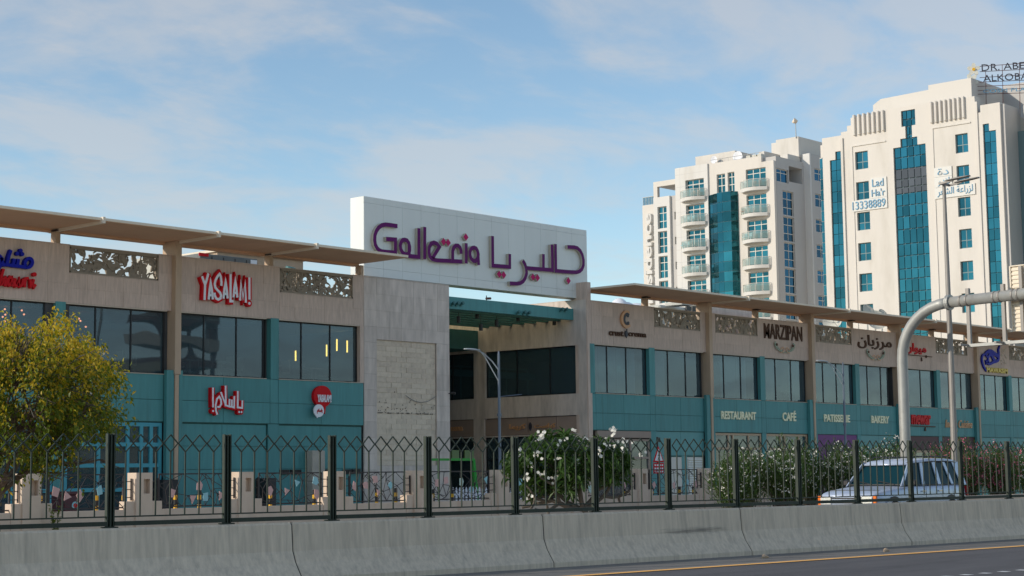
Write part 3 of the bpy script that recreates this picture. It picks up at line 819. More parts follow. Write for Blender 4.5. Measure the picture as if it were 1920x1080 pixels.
shopfront(west, 22.5, 26.4, ZB - 0.04, [23.5, 24.5, 25.4], [1.5, 2.3, 2.9], 'sky_blue_frame', 0.12, 0.10)
UTIL = [[(39.642,0.532),(40.055,1.578)],[(35.126,0.594),(35.751,1.562)]]
for (a, z0), (b, z1) in UTIL:
    box('meter_cabinet', a, b, 47.3, 47.98, 0, z1, M['black'], west, 0.02)
(da, dz0), (db, dz1) = [(42.061,0.516),(42.685,2.565)]
box('service_duct', da, db, D - 0.35, D + 0.06, 0, dz1, M['concrete_plain'], west, 0.02)

# ---- entrance tower of pale stone ----
PX0, PX1, PZ1 = 45.66, 48.96, 6.86
slabs(west, 44.99, PX0, 0, ZH, 12, 0.67, M['stone_pale']); slabs(west, PX1, 49.70, 0, PZ1, 11, 0.74, M['stone_pale'])
slabs(west, 44.99, 49.70, ZH, ZP - 0.02, 3, 0.67, M['stone_pale'])
slabs(west, PX0, 49.70, PZ1, ZH, 1, 0.67, M['stone_pale'])
slabs(west, PX0, PX1, 0, 2.0, 3, 0.66, M['stone_pale'])
box('coping', 44.99, 49.70, D - 0.012, D + 0.5, ZP - 0.02, ZP + 0.012, M['stone_pale'], west)
box('parapet_backing', 44.99, 49.70, D + 0.016, D + 0.45, ZH, ZP - 0.025, M['stone_pale'], west)
box('tower_side', 49.64, 49.70, D + 0.08, 60, 0, ZH, M['stone_pale'], west)
nrow = 24
M['cream_stone_dark'] = mat('cream_stone_dark', (0.63, 0.53, 0.43), 0.9, var=0.14, scale=9, rnd=0.06, bump=0.5, bscale=40)
M['render_crack'] = mat('render_crack', (0.14, 0.12, 0.10), 0.9)
mbk = MB()
for q in range(26):
    xq = 45.75 + 3.1 * q / 26 + rnd.uniform(-.04, .04); mbk.box(xq, xq + rnd.uniform(.03, .14), 48.045, 48.06, 4.02 + rnd.uniform(-.02, .02), 4.045 + rnd.uniform(-.005, .02))
for q in range(40):
    xq = rnd.uniform(45.75, 48.85); zq = 4.05 + abs(rnd.gauss(0, .25)); mbk.box(xq, xq + rnd.uniform(.015, .04), 48.045, 48.06, zq, zq + rnd.uniform(.015, .05))
mbk.build('wall_chips', M['render_crack'], west)['kind'] = 'stuff'
box('tile_backing', PX0, PX1, D + 0.085, D + 0.12, 2.0, PZ1, M['cream_stone'], west)
for j in range(nrow):
    z0 = 2.0 + (PZ1 - 0.03 - 2.0) * j / nrow; z1 = 2.0 + (PZ1 - 0.03 - 2.0) * (j + 1) / nrow
    sh = (0.275 if j % 2 else 0.0)
    xs_ = [PX0 + 0.02] + [PX0 + sh + 0.55 * k for k in range(1, 6) if PX0 + sh + 0.55 * k < PX1 - 0.15] + [PX1 - 0.02]
    for a, b in zip(xs_[:-1], xs_[1:]):
        dy = rnd.uniform(0, 0.02)
        tm = M['cream_stone_dark'] if (rnd.random() < (0.28 if j > 12 else 0.04)) else M['cream_stone']
        box('stone_tile', a + 0.006, b - 0.006, D + 0.055 + dy, D + 0.12, z0 + 0.007, z1 - 0.007, tm, west)
    
mb = MB(); sag = []
for (x, z) in smooth_pts([(47.232,4.735),(47.561,4.584),(47.977,4.488),(48.483,4.548),(48.927,4.75)], 4): sag.append((x, D + 0.02, z))
mb.tube(sag, 0.015, 5); cable = mb.build('loose_cable', M['steel_dull'], west)
for k, (x, z) in enumerate([(49.685,4.896)]):
    mb = MB(); mb.tube([(x - 0.05, D - 0.15, z), (x + 0.02, D - 0.3, z - 0.03)], 0.05, 8); mb.tube([(x - 0.05, D, z - 0.02), (x - 0.05, D - 0.15, z)], 0.02, 6)
    tag(mb.build('security_camera', M['black'], None, loc=(x, D, z)), 'small black camera on the right corner of the entrance tower', 'security camera')

# ---- the big sign box over the entrance ----
sb = thing('sign_box', 'long white panelled box carrying the big purple mall name above the entrance', 'sign', (52, 48.6, 9.4))
SB0, SB1, SY, SYB, SZ0, SZ1 = 45.55, 59.28, 48.60, 49.37, 9.40, 12.53
box('sign_core', SB0 + 0.03, SB1 - 0.02, SY + 0.03, SYB, SZ0 + 0.01, SZ1 - 0.01, M['white_metal'], sb)
n = 13; dw = (SB1 - SB0) / n
for k in range(n):
    a, b = SB0 + k * dw + 0.004, SB0 + (k + 1) * dw - 0.004
    box('panel', a, b, SY, SY + 0.026, SZ0 + 0.33, SZ1 - 0.25, M['white_metal'], sb)
    box('panel', a, b, SY + 0.002, SY + 0.026, SZ1 - 0.243, SZ1, M['white_metal'], sb)
    box('panel', a, b, SY + 0.002, SY + 0.026, SZ0, SZ0 + 0.323, M['white_metal'], sb)
box('end_panel', SB0, SB0 + 0.028, SY + 0.03, SYB, SZ0 + 0.0, SZ1, M['white_metal'], sb)
LETP = [[(47.242,11.492),(46.8,11.496),(46.581,11.489),(46.377,11.437),(46.217,11.336),(46.086,11.185),(46.006,11.003),(45.991,10.816),(46.026,10.635),(46.126,10.501),(46.249,10.428),(46.393,10.399),(46.684,10.403),(47.124,10.416),(47.127,10.94),(46.614,10.918)],[(47.647,10.984),(47.773,10.964),(47.863,10.875),(47.914,10.729),(47.913,10.578),(47.859,10.455),(47.739,10.39),(47.62,10.407),(47.494,10.476),(47.413,10.587),(47.392,10.735),(47.438,10.873),(47.535,10.963)],[(47.885,10.823),(47.889,10.35),(48.431,10.354),(48.441,11.526)],[(48.777,11.615),(48.757,10.296)],[(49.226,10.385),(49.625,10.875),(49.479,10.993),(49.309,11.027),(49.139,10.962),(49.037,10.805),(49.013,10.612),(49.057,10.441),(49.195,10.344),(49.441,10.311),(50.968,10.386)],[(50.396,10.371),(50.401,10.78),(50.466,10.93),(50.593,11.02),(50.729,11.027),(50.839,10.959),(50.894,10.836),(50.9,10.709)],[(51.211,11.177),(51.2,10.328)],[(51.694,11.037),(51.815,11.009),(51.896,10.915),(51.942,10.762),(51.891,10.6),(51.767,10.477),(51.629,10.476),(51.501,10.555),(51.43,10.689),(51.424,10.828),(51.482,10.945),(51.588,11.016)],[(51.927,10.817),(51.947,10.537),(51.961,10.325)],[(52.837,11.636),(52.834,10.376),(53.901,10.407),(53.911,10.964)],[(54.747,10.755),(54.883,10.605),(54.966,10.421),(54.979,10.219),(54.889,10.009),(54.748,9.854),(54.556,9.759),(54.341,9.72),(53.889,9.703)],[(54.958,10.449),(56.698,10.498),(56.687,11.624)],[(56.113,11.154),(56.1,10.514)],[(56.931,11.676),(56.931,10.488),(57.769,10.508),(58.341,10.536),(58.556,10.59),(58.737,10.712),(58.845,10.902),(58.85,11.131),(58.772,11.365),(58.627,11.533),(58.443,11.631),(58.211,11.651),(57.75,11.621)]]
closed = {1, 7}
for k, pts in enumerate(LETP):
    mb = MB(); stroke(pts, 0.17, 'Y', 48.45 - 0.002 * (k % 4), 0.145, mb, 0, 1, closed=(k in closed))
    mb.build('letter', [M['purple'], M['letter_side']], sb)
for (x, z) in [(49.877,11.113),(50.144,11.105),(51.206,11.434),(53.238,10.04),(53.523,10.034),(55.404,10.09),(55.702,10.085),(57.787,10.117)]:
    mb = MB(); prism([(x - 0.155, z), (x, z - 0.16), (x + 0.155, z), (x, z + 0.16)], 'Y', 48.455, 0.14, mb)
    mb.build('diamond_dot', [M['pink'], M['letter_side']], sb)

# ---- entrance passage ----
XR = 58.47
M['light_diffuser'] = mat('light_diffuser', (0.85, 0.80, 0.66), 0.6)
t = M['light_diffuser'].node_tree; tl = t.nodes.new('ShaderNodeBsdfTranslucent'); tl.inputs[0].default_value = (0.95, 0.86, 0.66, 1); t.links.new(tl.outputs[0], t.nodes['Material Output'].inputs['Surface'])
passage = thing('entrance_passage', 'shaded entrance passage between the stone tower and the right wing, below the sign box', 'building', (54, 50, 0))
WPASS = (M['stone'])
hl = [(48.52, 54.2, 5.15, 7.30), (54.91, 59.2, 5.15, 7.30), (48.52, 54.27, 3.39, 4.20), (54.95, 59.2, 3.39, 4.20), (48.9, 54.27, 0, 3.33), (54.95, 59.2, 0, 3.33)]
holed('passage_wall', 'X', XR, 48.06, 60, 0, 9.30, hl, M['passage_stone'] if 'passage_stone' in M else M['stone_pale'], passage, depth=0.2)
box('wall_core', XR + 0.25, XR + 0.45, 48.3, 60, 0, 9.28, M['shop_dark'], passage)
box('wall_cap', XR, XR + 0.45, 48.3, 60, 9.302, 9.33, M['stone'], passage)
window('X', XR, 48.52, 54.2, 5.15, 7.30, [50.3, 52.3], [], M['glass'], M['mullion'], passage, fw=0.05, d=0.18)
window('X', XR, 54.91, 59.2, 5.15, 7.30, [56.4, 57.8], [], M['glass'], M['mullion'], passage, fw=0.05, d=0.18)
for a, b in ((48.54, 49.9), (49.93, 51.6), (51.63, 54.25), (54.97, 57.0), (57.03, 59.1)):
    box('sign_panel', XR + 0.06, XR + 0.10, a, b, 3.41, 4.17, M['brown_panel'], passage)
window('X', XR, 48.9, 54.27, 0.0, 3.32, [50.5, 52.4], [2.3], M['glass'], M['mullion'], passage, fw=0.06, d=0.18, name='shopfront')
window('X', XR, 54.95, 59.2, 0.0, 3.32, [56.9], [2.3], M['glass'], M['mullion'], passage, fw=0.06, d=0.18, name='shopfront')
# back wall, with glazing and a pale blue fascia
box('back_wall', 49.7, XR, 59.6, 59.9, 0, 8.3, M['shop_dark'], passage)
window('Y', 59.3, 49.8, XR - 0.02, 4.8, 7.1, [51.5, 53.2, 54.9, 56.6], [], M['glass'], M['teal_light'], passage, fw=0.08, d=0.2)
box('blue_fascia', 49.8, XR - 0.05, 58.9, 59.25, 6.55, 6.85, M['sky_blue_frame'], passage)
box('floor_band', 49.8, XR - 0.02, 58.95, 59.55, 3.3, 4.75, M['stone'], passage)
mb = MB(); mb.box(49.7, XR - 0.01, 54.6, 59.5, 7.42, 8.32); mb.build('bulkhead', M['teal_dark'], passage)
box('pergola_beam', 49.72, XR - 0.005, 48.77, 49.02, 8.43, 8.93, M['teal'], passage)
for k in range(7):
    y = 49.62 + 0.73 * k
    box('pergola_beam', 49.72, XR - 0.005, y - 0.11, y + 0.11, 8.42, 8.86, M['teal_dark'], passage)
box('diffuser_sheet', 49.72, XR - 0.005, 49.03, 59.5, 8.94, 8.955, M['light_diffuser'], passage)  # added translucent sheet, spreads the sun softly over the passage wall
LITS = [(50.616,8.644),(50.881,8.662),(51.159,8.68),(54.645,8.529),(55.042,8.554),(55.338,8.552),(57.534,8.843),(57.839,8.863)]
for k, (x, z) in enumerate(LITS):
    mb = MB(); mb.tube([(x, 48.72, z - 0.02), (x, 48.58, z + 0.02)], [0.05, 0.075], 8); mb.box(x - 0.04, x + 0.04, 48.7, 48.77, z - 0.12, z - 0.05)
    mb.build('spotlight', M['teal_dark'], passage)
HANG = [[(52.025,8.244),(52.022,7.992)],[(53.174,8.525),(53.17,8.25)],[(54.4,8.239),(54.396,7.981)],[(53.395,7.988),(53.391,7.734)],[(58.231,8.511),(58.225,8.244)],[(55.783,8.56),(55.778,8.277)]]
for (x, z1), (x2, z0) in HANG:
    mb = MB(); mb.tube([(x, 49.70, z0 + 0.0), (x, 49.70, z1 + 0.02)], 0.085, 10)
    mb.tube([(x, 49.70, z1), (x, 49.70, 8.6)], 0.012, 5)
    mb.build('ceiling_spotlight', M['black'], passage)
cam_o = MB()
(cx_, cz_), = [(52.902,9.006)]
cam_o.tube([(cx_, 48.9, cz_ - 0.12), (cx_, 48.9, cz_ + 0.14)], 0.02, 6); cam_o.tube([(cx_ - 0.08, 48.85, cz_), (cx_ + 0.16, 48.8, cz_ + 0.02)], 0.05, 8)
tag(cam_o.build('security_camera', M['rust'], None, loc=(cx_, 48.9, cz_)), 'small rusty brown camera standing on top of the teal pergola beam', 'security camera')

# sign on the passage wall
ps = thing('wall_sign', 'brown arabic cafe sign on the panels under the big dark passage window', 'sign', (XR, 51, 3.8), 'shop signs on the mall front')
(a0, a1), (b0, b1) = [(51.204,3.627),(49.941,3.889)]
fit_text(arabic('كراست'), 'X', XR + 0.06, (a0, a1), (b0, b1), 0.05, M['tan_letter'], ps, per=False, bold=0.03, name='arabic_lettering')
(a0, a1), (b0, b1) = [(52.745,3.605),(51.736,3.91)]
fit_text(arabic('كريما'), 'X', XR + 0.06, (a0, a1), (b0, b1), 0.05, M['tan_letter'], ps, per=False, bold=0.03, name='arabic_lettering')
(u_0, z_0), (u_1, z_1) = [(51.454,3.964),(51.461,3.576)]
mb = MB(); uc = u_0; zc = (z_0 + z_1) / 2
prism([(uc + 0.075 * math.cos(t * math.pi / 6), zc + 0.16 * math.sin(t * math.pi / 6)) for t in range(12)], 'X', XR + 0.01, 0.05, mb, 0, 0)
stroke([(uc, z_1), (uc, z_0)], 0.025, 'X', XR + 0.012, 0.04, mb, 0, 0); mb.build('bean_emblem', M['dark_letter'], ps)
ps2 = thing('wall_sign', 'orange-brown lettering "ema" beside the left edge of the passage, left of the tan pillar', 'sign', (XR, 56, 3.8), 'shop signs on the mall front')
(a0, a1), (b0, b1) = [(56.47,3.684),(55.68,3.886)]
fit_text('ema', 'X', XR + 0.06, (a0, a1), (b0, b1), 0.05, M['tan_letter'], ps2, bold=0.03)

# ---- right wing ----
box('pier', 58.48, 58.76, D - 0.004, D + 0.70, 0, 10.08, M['stone'], east)
p_posts = [63.15, 72.28, 81.44, 90.50, 99.70, 108.8]; p_fins = [67.60, 76.75, 85.92, 95.15, 104.3]
segs = [(58.78, 63.40, False), (63.40, 67.03, True), (67.03, 67.47, False), (67.73, 68.30, False), (68.30, 71.92, True), (71.92, 76.62, False), (76.88, 77.36, False), (77.36, 80.98, True), (80.98, 85.79, False),
        (86.05, 90.35, False), (90.35, 94.22, True), (94.22, 95.02, False), (95.28, 99.75, False), (99.75, 103.6, True), (103.6, 104.17, False), (104.43, 113.0, False)]
parapet(east, [s_ for s_ in segs])
for a, b, s_ in segs:
    if not s_: pback(east, a, b)
    else: box('parapet_backing', a, b, D + 0.016, D + 0.24, ZH, ZR - 0.03, M['stone'], east)
hb = [(58.98, 62.93, [60.06, 61.45], None), (63.37, 67.22, [64.61, 66.0], None), (68.05, 72.06, [69.15, 70.6], None), (72.49, 76.46, [73.7, 75.14], None), (77.15, 81.22, [78.23, 79.57], 'curtain'),
      (81.66, 85.0, [82.79, 84.23], None), (86.2, 90.27, [87.27, 88.7], 'blind'), (90.72, 94.84, [92.1, 93.6], 'blind'), (95.6, 99.5, [96.64, 98.06], None), (99.94, 103.9, [101.3, 102.6], None), (104.6, 108.6, [106, 107.3], None), (109, 112.9, [110.3, 111.6], None)]
for a, b, sp, bl in hb: half_bay(east, a, b, sp, bl)
for x in p_posts: box('teal_pilaster', x - 0.21, x + 0.21, D - 0.01, D + 0.30, ZS, ZH + 0.02, M['teal'], east)
box('teal_pilaster', 58.64, 58.96, D - 0.01, D + 0.3, ZS, ZH + 0.0, M['teal'], east)
for x in p_fins: fin(east, x)
for x in p_posts: slim_post(east, x)
canopy(east, 59.0, 113.0, [67.70, 76.84, 86.0, 95.2, 104.4])
ed = [58.64, 59.0, 61.0, 62.95, 63.36, 65.3, 67.17, 67.86, 69.9, 72.08, 72.48, 74.5, 76.33, 77.0, 79.1, 81.24, 81.64, 83.5, 85.5, 86.17, 88.2, 90.3, 90.7, 92.7, 94.73, 95.4, 97.4, 99.5, 99.9, 101.9, 103.9, 104.6, 106.6, 108.6, 109, 111, 113]
for a, b in zip(ed[:-1], ed[1:]):
    if any(abs((a + b) / 2 - f) < 0.4 for f in p_fins) and b - a < 0.75: continue
    tealp(east, a, b, ZB, ZM); tealp(east, a, b, ZM, ZS - 0.01)
box('teal_wall', 58.64, 113, D + 0.065, D + 0.29, ZB - 0.02, ZS, M['teal_dark'], east)
cm = MB()
cm.box(58.95, 113, D + 0.25, 62, 7.42, 8.34); cm.box(58.95, 113, 51.5, 62, 0, 7.42); cm.box(58.95, 113, D + 0.30, 51.5, 0, 5.05)
for x in p_posts + p_fins: cm.box(x - 0.2, x + 0.2, D + 0.31, 51.5, 5.05, 7.42)
cm.box(58.95, 59.05, D + 0.31, 51.5, 5.05, 7.42); cm.box(112.9, 113, D + 0.31, 51.5, 5.05, 7.42)
cm.build('wall_core', M['interior'], east)
# ground floor of the right wing
def gbay(a, b, z1=ZB - 0.04): return a, b
shopfront(east, 59.0, 62.9, 3.15, [60.2, 61.5], [2.3], 'brown_panel', 0.10)
box('shop_lintel', 59.0, 62.9, D - 0.06, D + 0.10, 3.20, ZB - 0.03, M['brown_panel'], east)
tealp(east, 63.36, 65.3, 2.4, ZB - 0.02, D + 0.04, 'teal_light'); tealp(east, 65.3, 67.17, 2.4, ZB - 0.02, D + 0.04, 'teal_light')
for a, b in ((63.36, 64.15), (65.35, 65.78)): tealp(east, a, b, 0, 2.4, D + 0.04, 'teal_light')
box('teal_wall', 63.36, 67.17, D + 0.11, D + 0.29, 0, ZB - 0.02, M['teal_dark'], east)
box('door', 64.17, 65.33, D + 0.03, D + 0.11, 0.02, 2.33, M['tframe'], east)
dl = box('louvre_door', 65.80, 67.12, D + 0.06, D + 0.11, 0.02, 2.33, M['tframe'], east)
for k in range(20):
    if k == 0: pass
    box('louvre', 65.86, 67.06, D + 0.01, D + 0.058, 0.15 + k * 0.108, 0.20 + k * 0.108, M['white_metal'], dl)
for a, b in ((67.86, 72.05), (72.5, 76.3)):
    shopfront(east, a, b, ZB - 0.04, [a + 1.35, a + 1.75, a + 3.1] if b - a > 4 else [a + 1.3, a + 1.7, a + 3.0], [2.75], 'wood_frame', 0.10)
box('shop_wall', 77.0, 81.2, D + 0.03, D + 0.29, 0, ZB - 0.03, M['magenta'], east)
box('shop_door', 78.1, 79.6, D + 0.0, D + 0.03, 0, 3.0, M['shop_dark'], east)
for a, b in ((81.66, 83.5), (83.5, 85.5)): tealp(east, a, b, 0, ZB - 0.02, D + 0.04, 'teal_light')
box('teal_wall', 81.66, 85.5, D + 0.11, D + 0.29, 0, ZB - 0.02, M['teal_dark'], east)
for a, b in ((86.17, 90.3), (90.75, 94.7)):
    box('shop_lintel', a, b, D + 0.02, D + 0.2, 2.75, ZB - 0.03, M['maroon'], east)
    shopfront(east, a, b, 2.72, [a + 1.3, a + 2.6], [2.2], 'wood_frame', 0.12)
for e in ((95.4, 97.4), (97.4, 99.5), (99.9, 101.9), (101.9, 103.9), (104.6, 108.6), (109, 113)): tealp(east, e[0], e[1], 0, ZB - 0.02, D + 0.04, 'teal_light')
box('teal_wall', 95.4, 113, D + 0.11, D + 0.29, 0, ZB - 0.02, M['teal_dark'], east)
for x in p_posts: tealp(east, x - 0.2, x + 0.2, 0, ZB)

rgf = random.Random(21)
for a, b, par_ in ((27.2, 31.2, west), (31.9, 35.7, west), (36.3, 40.1, west), (40.9, 44.8, west), (59.1, 62.8, east), (63.5, 67.1, east), (68.2, 72, east), (72.6, 76.4, east), (77.3, 81.1, east), (81.8, 84.9, east), (86.3, 90.2, east), (90.8, 94.7, east), (95.7, 99.4, east), (100, 103.8, east)):
    mb = MB()
    for k in range(3):
        x = rgf.uniform(a + 0.3, b - 0.6); y = rgf.uniform(48.8, 50.4); mb.box(x, x + 0.7, y, y + 0.7, 5.74, 5.79); mb.box(x + 0.3, x + 0.4, y + 0.3, y + 0.4, 5.05, 5.74)
        for q in (-0.45, 0.8): mb.box(x + q, x + q + 0.4, y + 0.1, y + 0.5, 5.48, 5.54); mb.box(x + q + (0 if q < 0 else 0.35), x + q + (0.05 if q < 0 else 0.4), y + 0.1, y + 0.5, 5.54, 6.0)
    mb.build('tables_and_chairs', M['brown_panel'], par_)['kind'] = 'stuff'
    if par_ is east and rgf.random() < 0.55:
        q0 = a + 0.1
        while q0 < b - 0.2:
            q1 = min(b - 0.05, q0 + rgf.choice((0.5, 0.9, 1.3)));
            if rgf.random() < 0.8: box('window_curtain', q0, q1 - 0.03, 48.40, 48.44, 5.1, 7.3, M['curtain_pale'], par_)
            q0 = q1
    elif par_ is east:
        w_ = rgf.uniform(0.5, 1.5); x = rgf.choice((a, b - w_)); box('window_curtain', x, x + w_, 48.36, 48.42, 5.1, 7.3, M['curtain_pale'], par_)
    box('ceiling_band', a, b, 48.5, 51.3, 7.18, 7.3, M['blind'], par_)
(a0, c0), (a1, c1) = [(60.833,6.107),(61.477,6.46)]
fit_text('SALE', 'Y', 48.30, (a0, c0), (a1, c0 + 0.25), 0.01, M['shard_mint'], east, name='window_sticker') if False else None
box('window_sticker', a0, a0 + 0.28, 48.235, 48.24, c1 - 0.3, c1, M['shard_mint'], east); box('window_sticker', a0 + 0.3, a1, 48.235, 48.24, c0, c0 + 0.2, M['shard_mint'], east)
# pendant tubes and string lights seen through the glass
for k, ((x, z0), (x2, z1)) in enumerate([[(42.319,5.938),(42.318,6.316)],[(43.875,6.176),(43.875,6.618)],[(44.399,6.406),(44.399,6.858)],[(44.937,6.373),(44.938,6.827)]]):
    mb = MB(); mb.tube([(x, 48.9, z0), (x, 48.9, z1)], 0.028, 8)
    names = ['leftmost and lowest of the four glowing tube lamps behind the upper window', 'second glowing tube lamp from the left behind the upper window beside the stone tower', 'third glowing tube lamp from the left, hanging highest behind the upper window', 'rightmost glowing tube lamp behind the upper window beside the stone tower']
    tl = mb.build('tube_lamp', M['tube'] , None, loc=(x, 48.9, z1)); tag(tl, names[k], 'lamp', 'glowing tube lamps behind the window')
    mb2 = MB(); mb2.tube([(x, 48.9, z1), (x, 48.9, 7.4)], 0.006, 4); mb2.build('wire', M['black'], tl)
sl_ = thing('string_lights', 'scattered tiny orange bulbs glowing behind the dark window above the leafy tree', 'string lights', (30.5, 48.9, 7.3))
for (x, z) in [(30.004,7.092),(30.025,6.915),(29.93,6.837),(30.013,6.698),(30.247,6.683),(30.623,7.091),(30.708,6.966),(31.251,6.865),(29.933,6.406),(32.244,6.957),(32.8,6.952),(32.86,6.881),(33.073,6.693),(31.414,6.59)]:
    mb = MB(); mb.tube([(x - 0.001, 48.9, z - 0.03), (x, 48.9, z), (x, 48.9, z + 0.03)], [0.015, 0.04, 0.015], 6)
    mb.build('bulb', M['bulb'], sl_)

# ------------------------------------------------------------------ shop signs on the facade
SG = 'shop signs on the mall front'
def sign(label, x, z): return thing('shop_sign', label, 'sign', (x, D, z), SG)
# white brush letters on a red body (over the upper window)
s = sign('red and white brush-lettered "YASALAM!" sign on the stone parapet', 38.2, 8.4)
YS = [[(37.102,8.63),(37.162,8.486),(37.235,8.342),(37.217,7.8)],[(37.374,8.754),(37.308,8.528),(37.235,8.342)],[(37.402,7.829),(37.438,8.177),(37.478,8.526),(37.536,8.184),(37.582,7.849)],[(37.443,7.989),(37.541,7.996)],[(37.958,8.357),(37.962,8.5),(37.925,8.687),(37.875,8.77),(37.806,8.709),(37.699,8.543),(37.661,8.398),(37.692,8.274),(37.791,8.187),(37.91,8.101),(37.951,8.009),(37.922,7.912),(37.823,7.861),(37.725,7.898),(37.665,8.004),(37.658,8.09)],[(38.054,7.905),(38.097,8.256),(38.144,8.601),(38.197,8.264),(38.245,7.931)],[(38.093,8.082),(38.208,8.09)],[(38.372,8.81),(38.373,7.84),(38.506,7.844)],[(38.509,7.981),(38.546,8.337),(38.588,8.656),(38.637,8.328),(38.685,7.993)],[(38.537,8.145),(38.648,8.153)],[(38.801,7.893),(38.837,8.567),(38.932,7.99),(39.029,8.565),(39.065,7.831)],[(39.222,8.757),(39.227,7.957)]]
def outlined(s, S, dot, c_front, w_in, w_out, dep):
    for k, pts in enumerate(S):
        mb = MB(); stroke(pts, w_out, 'Y', c_front + 0.02 + 0.0015 * (k % 9), dep, mb, 0, 0); mb.build('red_backing', M['red'], s)
        mb = MB(); stroke(pts, w_in, 'Y', c_front + 0.0012 * (k % 9), 0.03, mb, 0, 0); mb.build('letter_stroke', M['sign_white'], s)
    for (x, z) in dot:
        for nm, r, cc, dd, mm_ in (('red_backing', w_out * 0.55, c_front + 0.018, dep, M['red']), ('letter_dot', w_in * 0.6, c_front - 0.002, 0.03, M['sign_white'])):
            mb = MB(); prism([(x + r * math.cos(t * math.pi / 5), z + r * math.sin(t * math.pi / 5)) for t in range(10)], 'Y', cc, dd, mb, 0, 0); mb.build(nm, mm_, s)
outlined(s, YS, [(39.224,7.817)], 47.84, 0.088, 0.235, 0.14)
s = sign('red and white arabic brush-lettered sign on the teal band below the upper window', 39.0, 4.1)
YA = [[(37.617,4.749),(37.614,4.401),(37.626,4.053)],[(37.816,3.805),(37.751,3.95),(37.739,4.151),(37.795,4.355),(37.896,4.439),(37.97,4.334),(37.988,4.182),(37.909,4.074),(37.813,4.072)],[(37.968,4.6),(38.05,4.412),(38.164,4.199),(38.187,4.111)],[(38.174,4.835),(38.187,4.136),(38.348,4.102),(38.358,4.369)],[(38.348,4.102),(38.454,4.096),(38.462,4.346)],[(38.454,4.096),(38.561,4.068),(38.571,4.477)],[(38.726,4.66),(38.723,4.077),(38.932,4.063),(38.934,4.332)]]
outlined(s, YA, [(37.627,3.927),(38.786,3.914),(38.891,3.917)], 47.84, 0.062, 0.175, 0.14)
# round balloon sign
s = sign('round red balloon sign with a small white balloon on the teal band', 43.0, 4.1)
def loop(cx, cz, rx, rz, tail, n=26):
    out = []
    for t in range(n):
        a = 2 * math.pi * t / n; out.append((cx + rx * math.cos(a), cz + rz * math.sin(a)))
    if tail:
        k = min(range(n), key=lambda i: (out[i][0] - tail[0]) ** 2 + (out[i][1] - tail[1]) ** 2); out[k] = tail
        out[k - 1] = ((out[k - 1][0] + tail[0]) / 2, (out[k - 1][1] + tail[1]) / 2)
    return out
(cx, cz), (ex, ez), (tx, tz) = [(42.749,4.574),(43.195,4.54),(42.864,3.925)]
mb = MB(); prism(loop(cx, cz, abs(ex - cx), 0.40, (tx, tz)), 'Y', 47.86, 0.13, mb, 0, 0); mb.build('red_disc', M['red'], s)
(cx, cz), (ex, ez), (tx, tz) = [(42.503,4.036),(42.753,4.028),(42.425,3.762)]
mb = MB(); prism(loop(cx, cz, abs(ex - cx), 0.235, (tx, tz)), 'Y', 47.79, 0.05, mb, 0, 0); mb.build('white_disc', M['sign_white'], s)
a, b = [(42.478,4.361),(43.159,4.639)]
fit_text('YASALAM!', 'Y', 47.858, a, b, 0.03, M['sign_white'], s, per=True, bold=0.03)
a, b = [(42.4,3.922),(42.667,4.114)]
fit_text(arabic('ياسلام'), 'Y', 47.788, a, b, 0.015, M['red'], s, per=False, bold=0.03, name='arabic_lettering')
# blue arabic over red script, cut by the left edge
s = sign('blue arabic lettering above red script "hawi" at the left end of the parapet', 29.5, 8.2)
AB = [[(29.549,8.876),(29.464,8.646),(29.413,8.4),(29.63,8.381),(29.673,8.607)],[(29.63,8.381),(29.79,8.383),(29.823,8.615)],[(29.79,8.383),(29.983,8.377),(30.113,8.37)],[(30.113,8.37),(30.062,8.469),(30.108,8.602),(30.22,8.669),(30.319,8.62),(30.331,8.506),(30.242,8.392),(30.113,8.364)],[(29.413,8.4),(29.28,8.389),(29.212,8.596),(29.084,8.669),(28.96,8.574),(28.995,8.436),(29.151,8.477),(29.243,8.598)],[(29.244,8.593),(29.216,8.398),(29.125,8.249),(28.939,8.149)],[(28.8,8.729),(28.748,8.302),(28.532,8.228)]]
for k, p in enumerate(AB):
    mb = MB(); stroke(smooth_pts(p, 3) if len(p) > 5 else p, 0.105, 'Y', 47.852 + 0.0015 * k, 0.14, mb, 0, 0); mb.build('letter_stroke', M['blue'], s)
for (x, z) in [(29.781,8.782),(29.895,8.89),(29.955,8.781)]:
    mb = MB(); prism([(x + 0.07 * math.cos(t * math.pi / 4), z + 0.07 * math.sin(t * math.pi / 4)) for t in range(8)], 'Y', 47.85, 0.12, mb, 0, 0); mb.build('letter_dot', M['blue'], s)
RB = [[(29.299,8.249),(29.24,8.06),(29.2,7.746),(29.247,7.764),(29.306,7.924),(29.369,7.98),(29.392,7.931),(29.358,7.758),(29.416,7.729)],[(29.607,7.976),(29.536,8.013),(29.474,7.937),(29.458,7.808),(29.51,7.747),(29.579,7.817),(29.623,7.977),(29.611,7.791),(29.67,7.739)],[(29.728,7.985),(29.691,7.812),(29.741,7.73),(29.82,7.764),(29.87,7.968),(29.842,7.795),(29.901,7.736),(29.98,7.805),(30.018,7.993)],[(30.088,8.036),(30.069,7.726)],[(30.077,7.927),(30.12,8.016),(30.211,8.029)],[(30.267,7.999),(30.294,7.771),(30.256,7.734)],[(30.397,8.009),(30.358,7.833),(30.412,7.757),(30.475,7.842)],[(29.101,7.936),(28.98,7.73),(28.85,7.945),(28.7,7.709)]]
for k, p in enumerate(RB):
    mb = MB(); stroke(p, 0.085, 'Y', 47.852 + 0.0015 * k, 0.12, mb, 0, 0); mb.build('letter_stroke', M['red'], s)
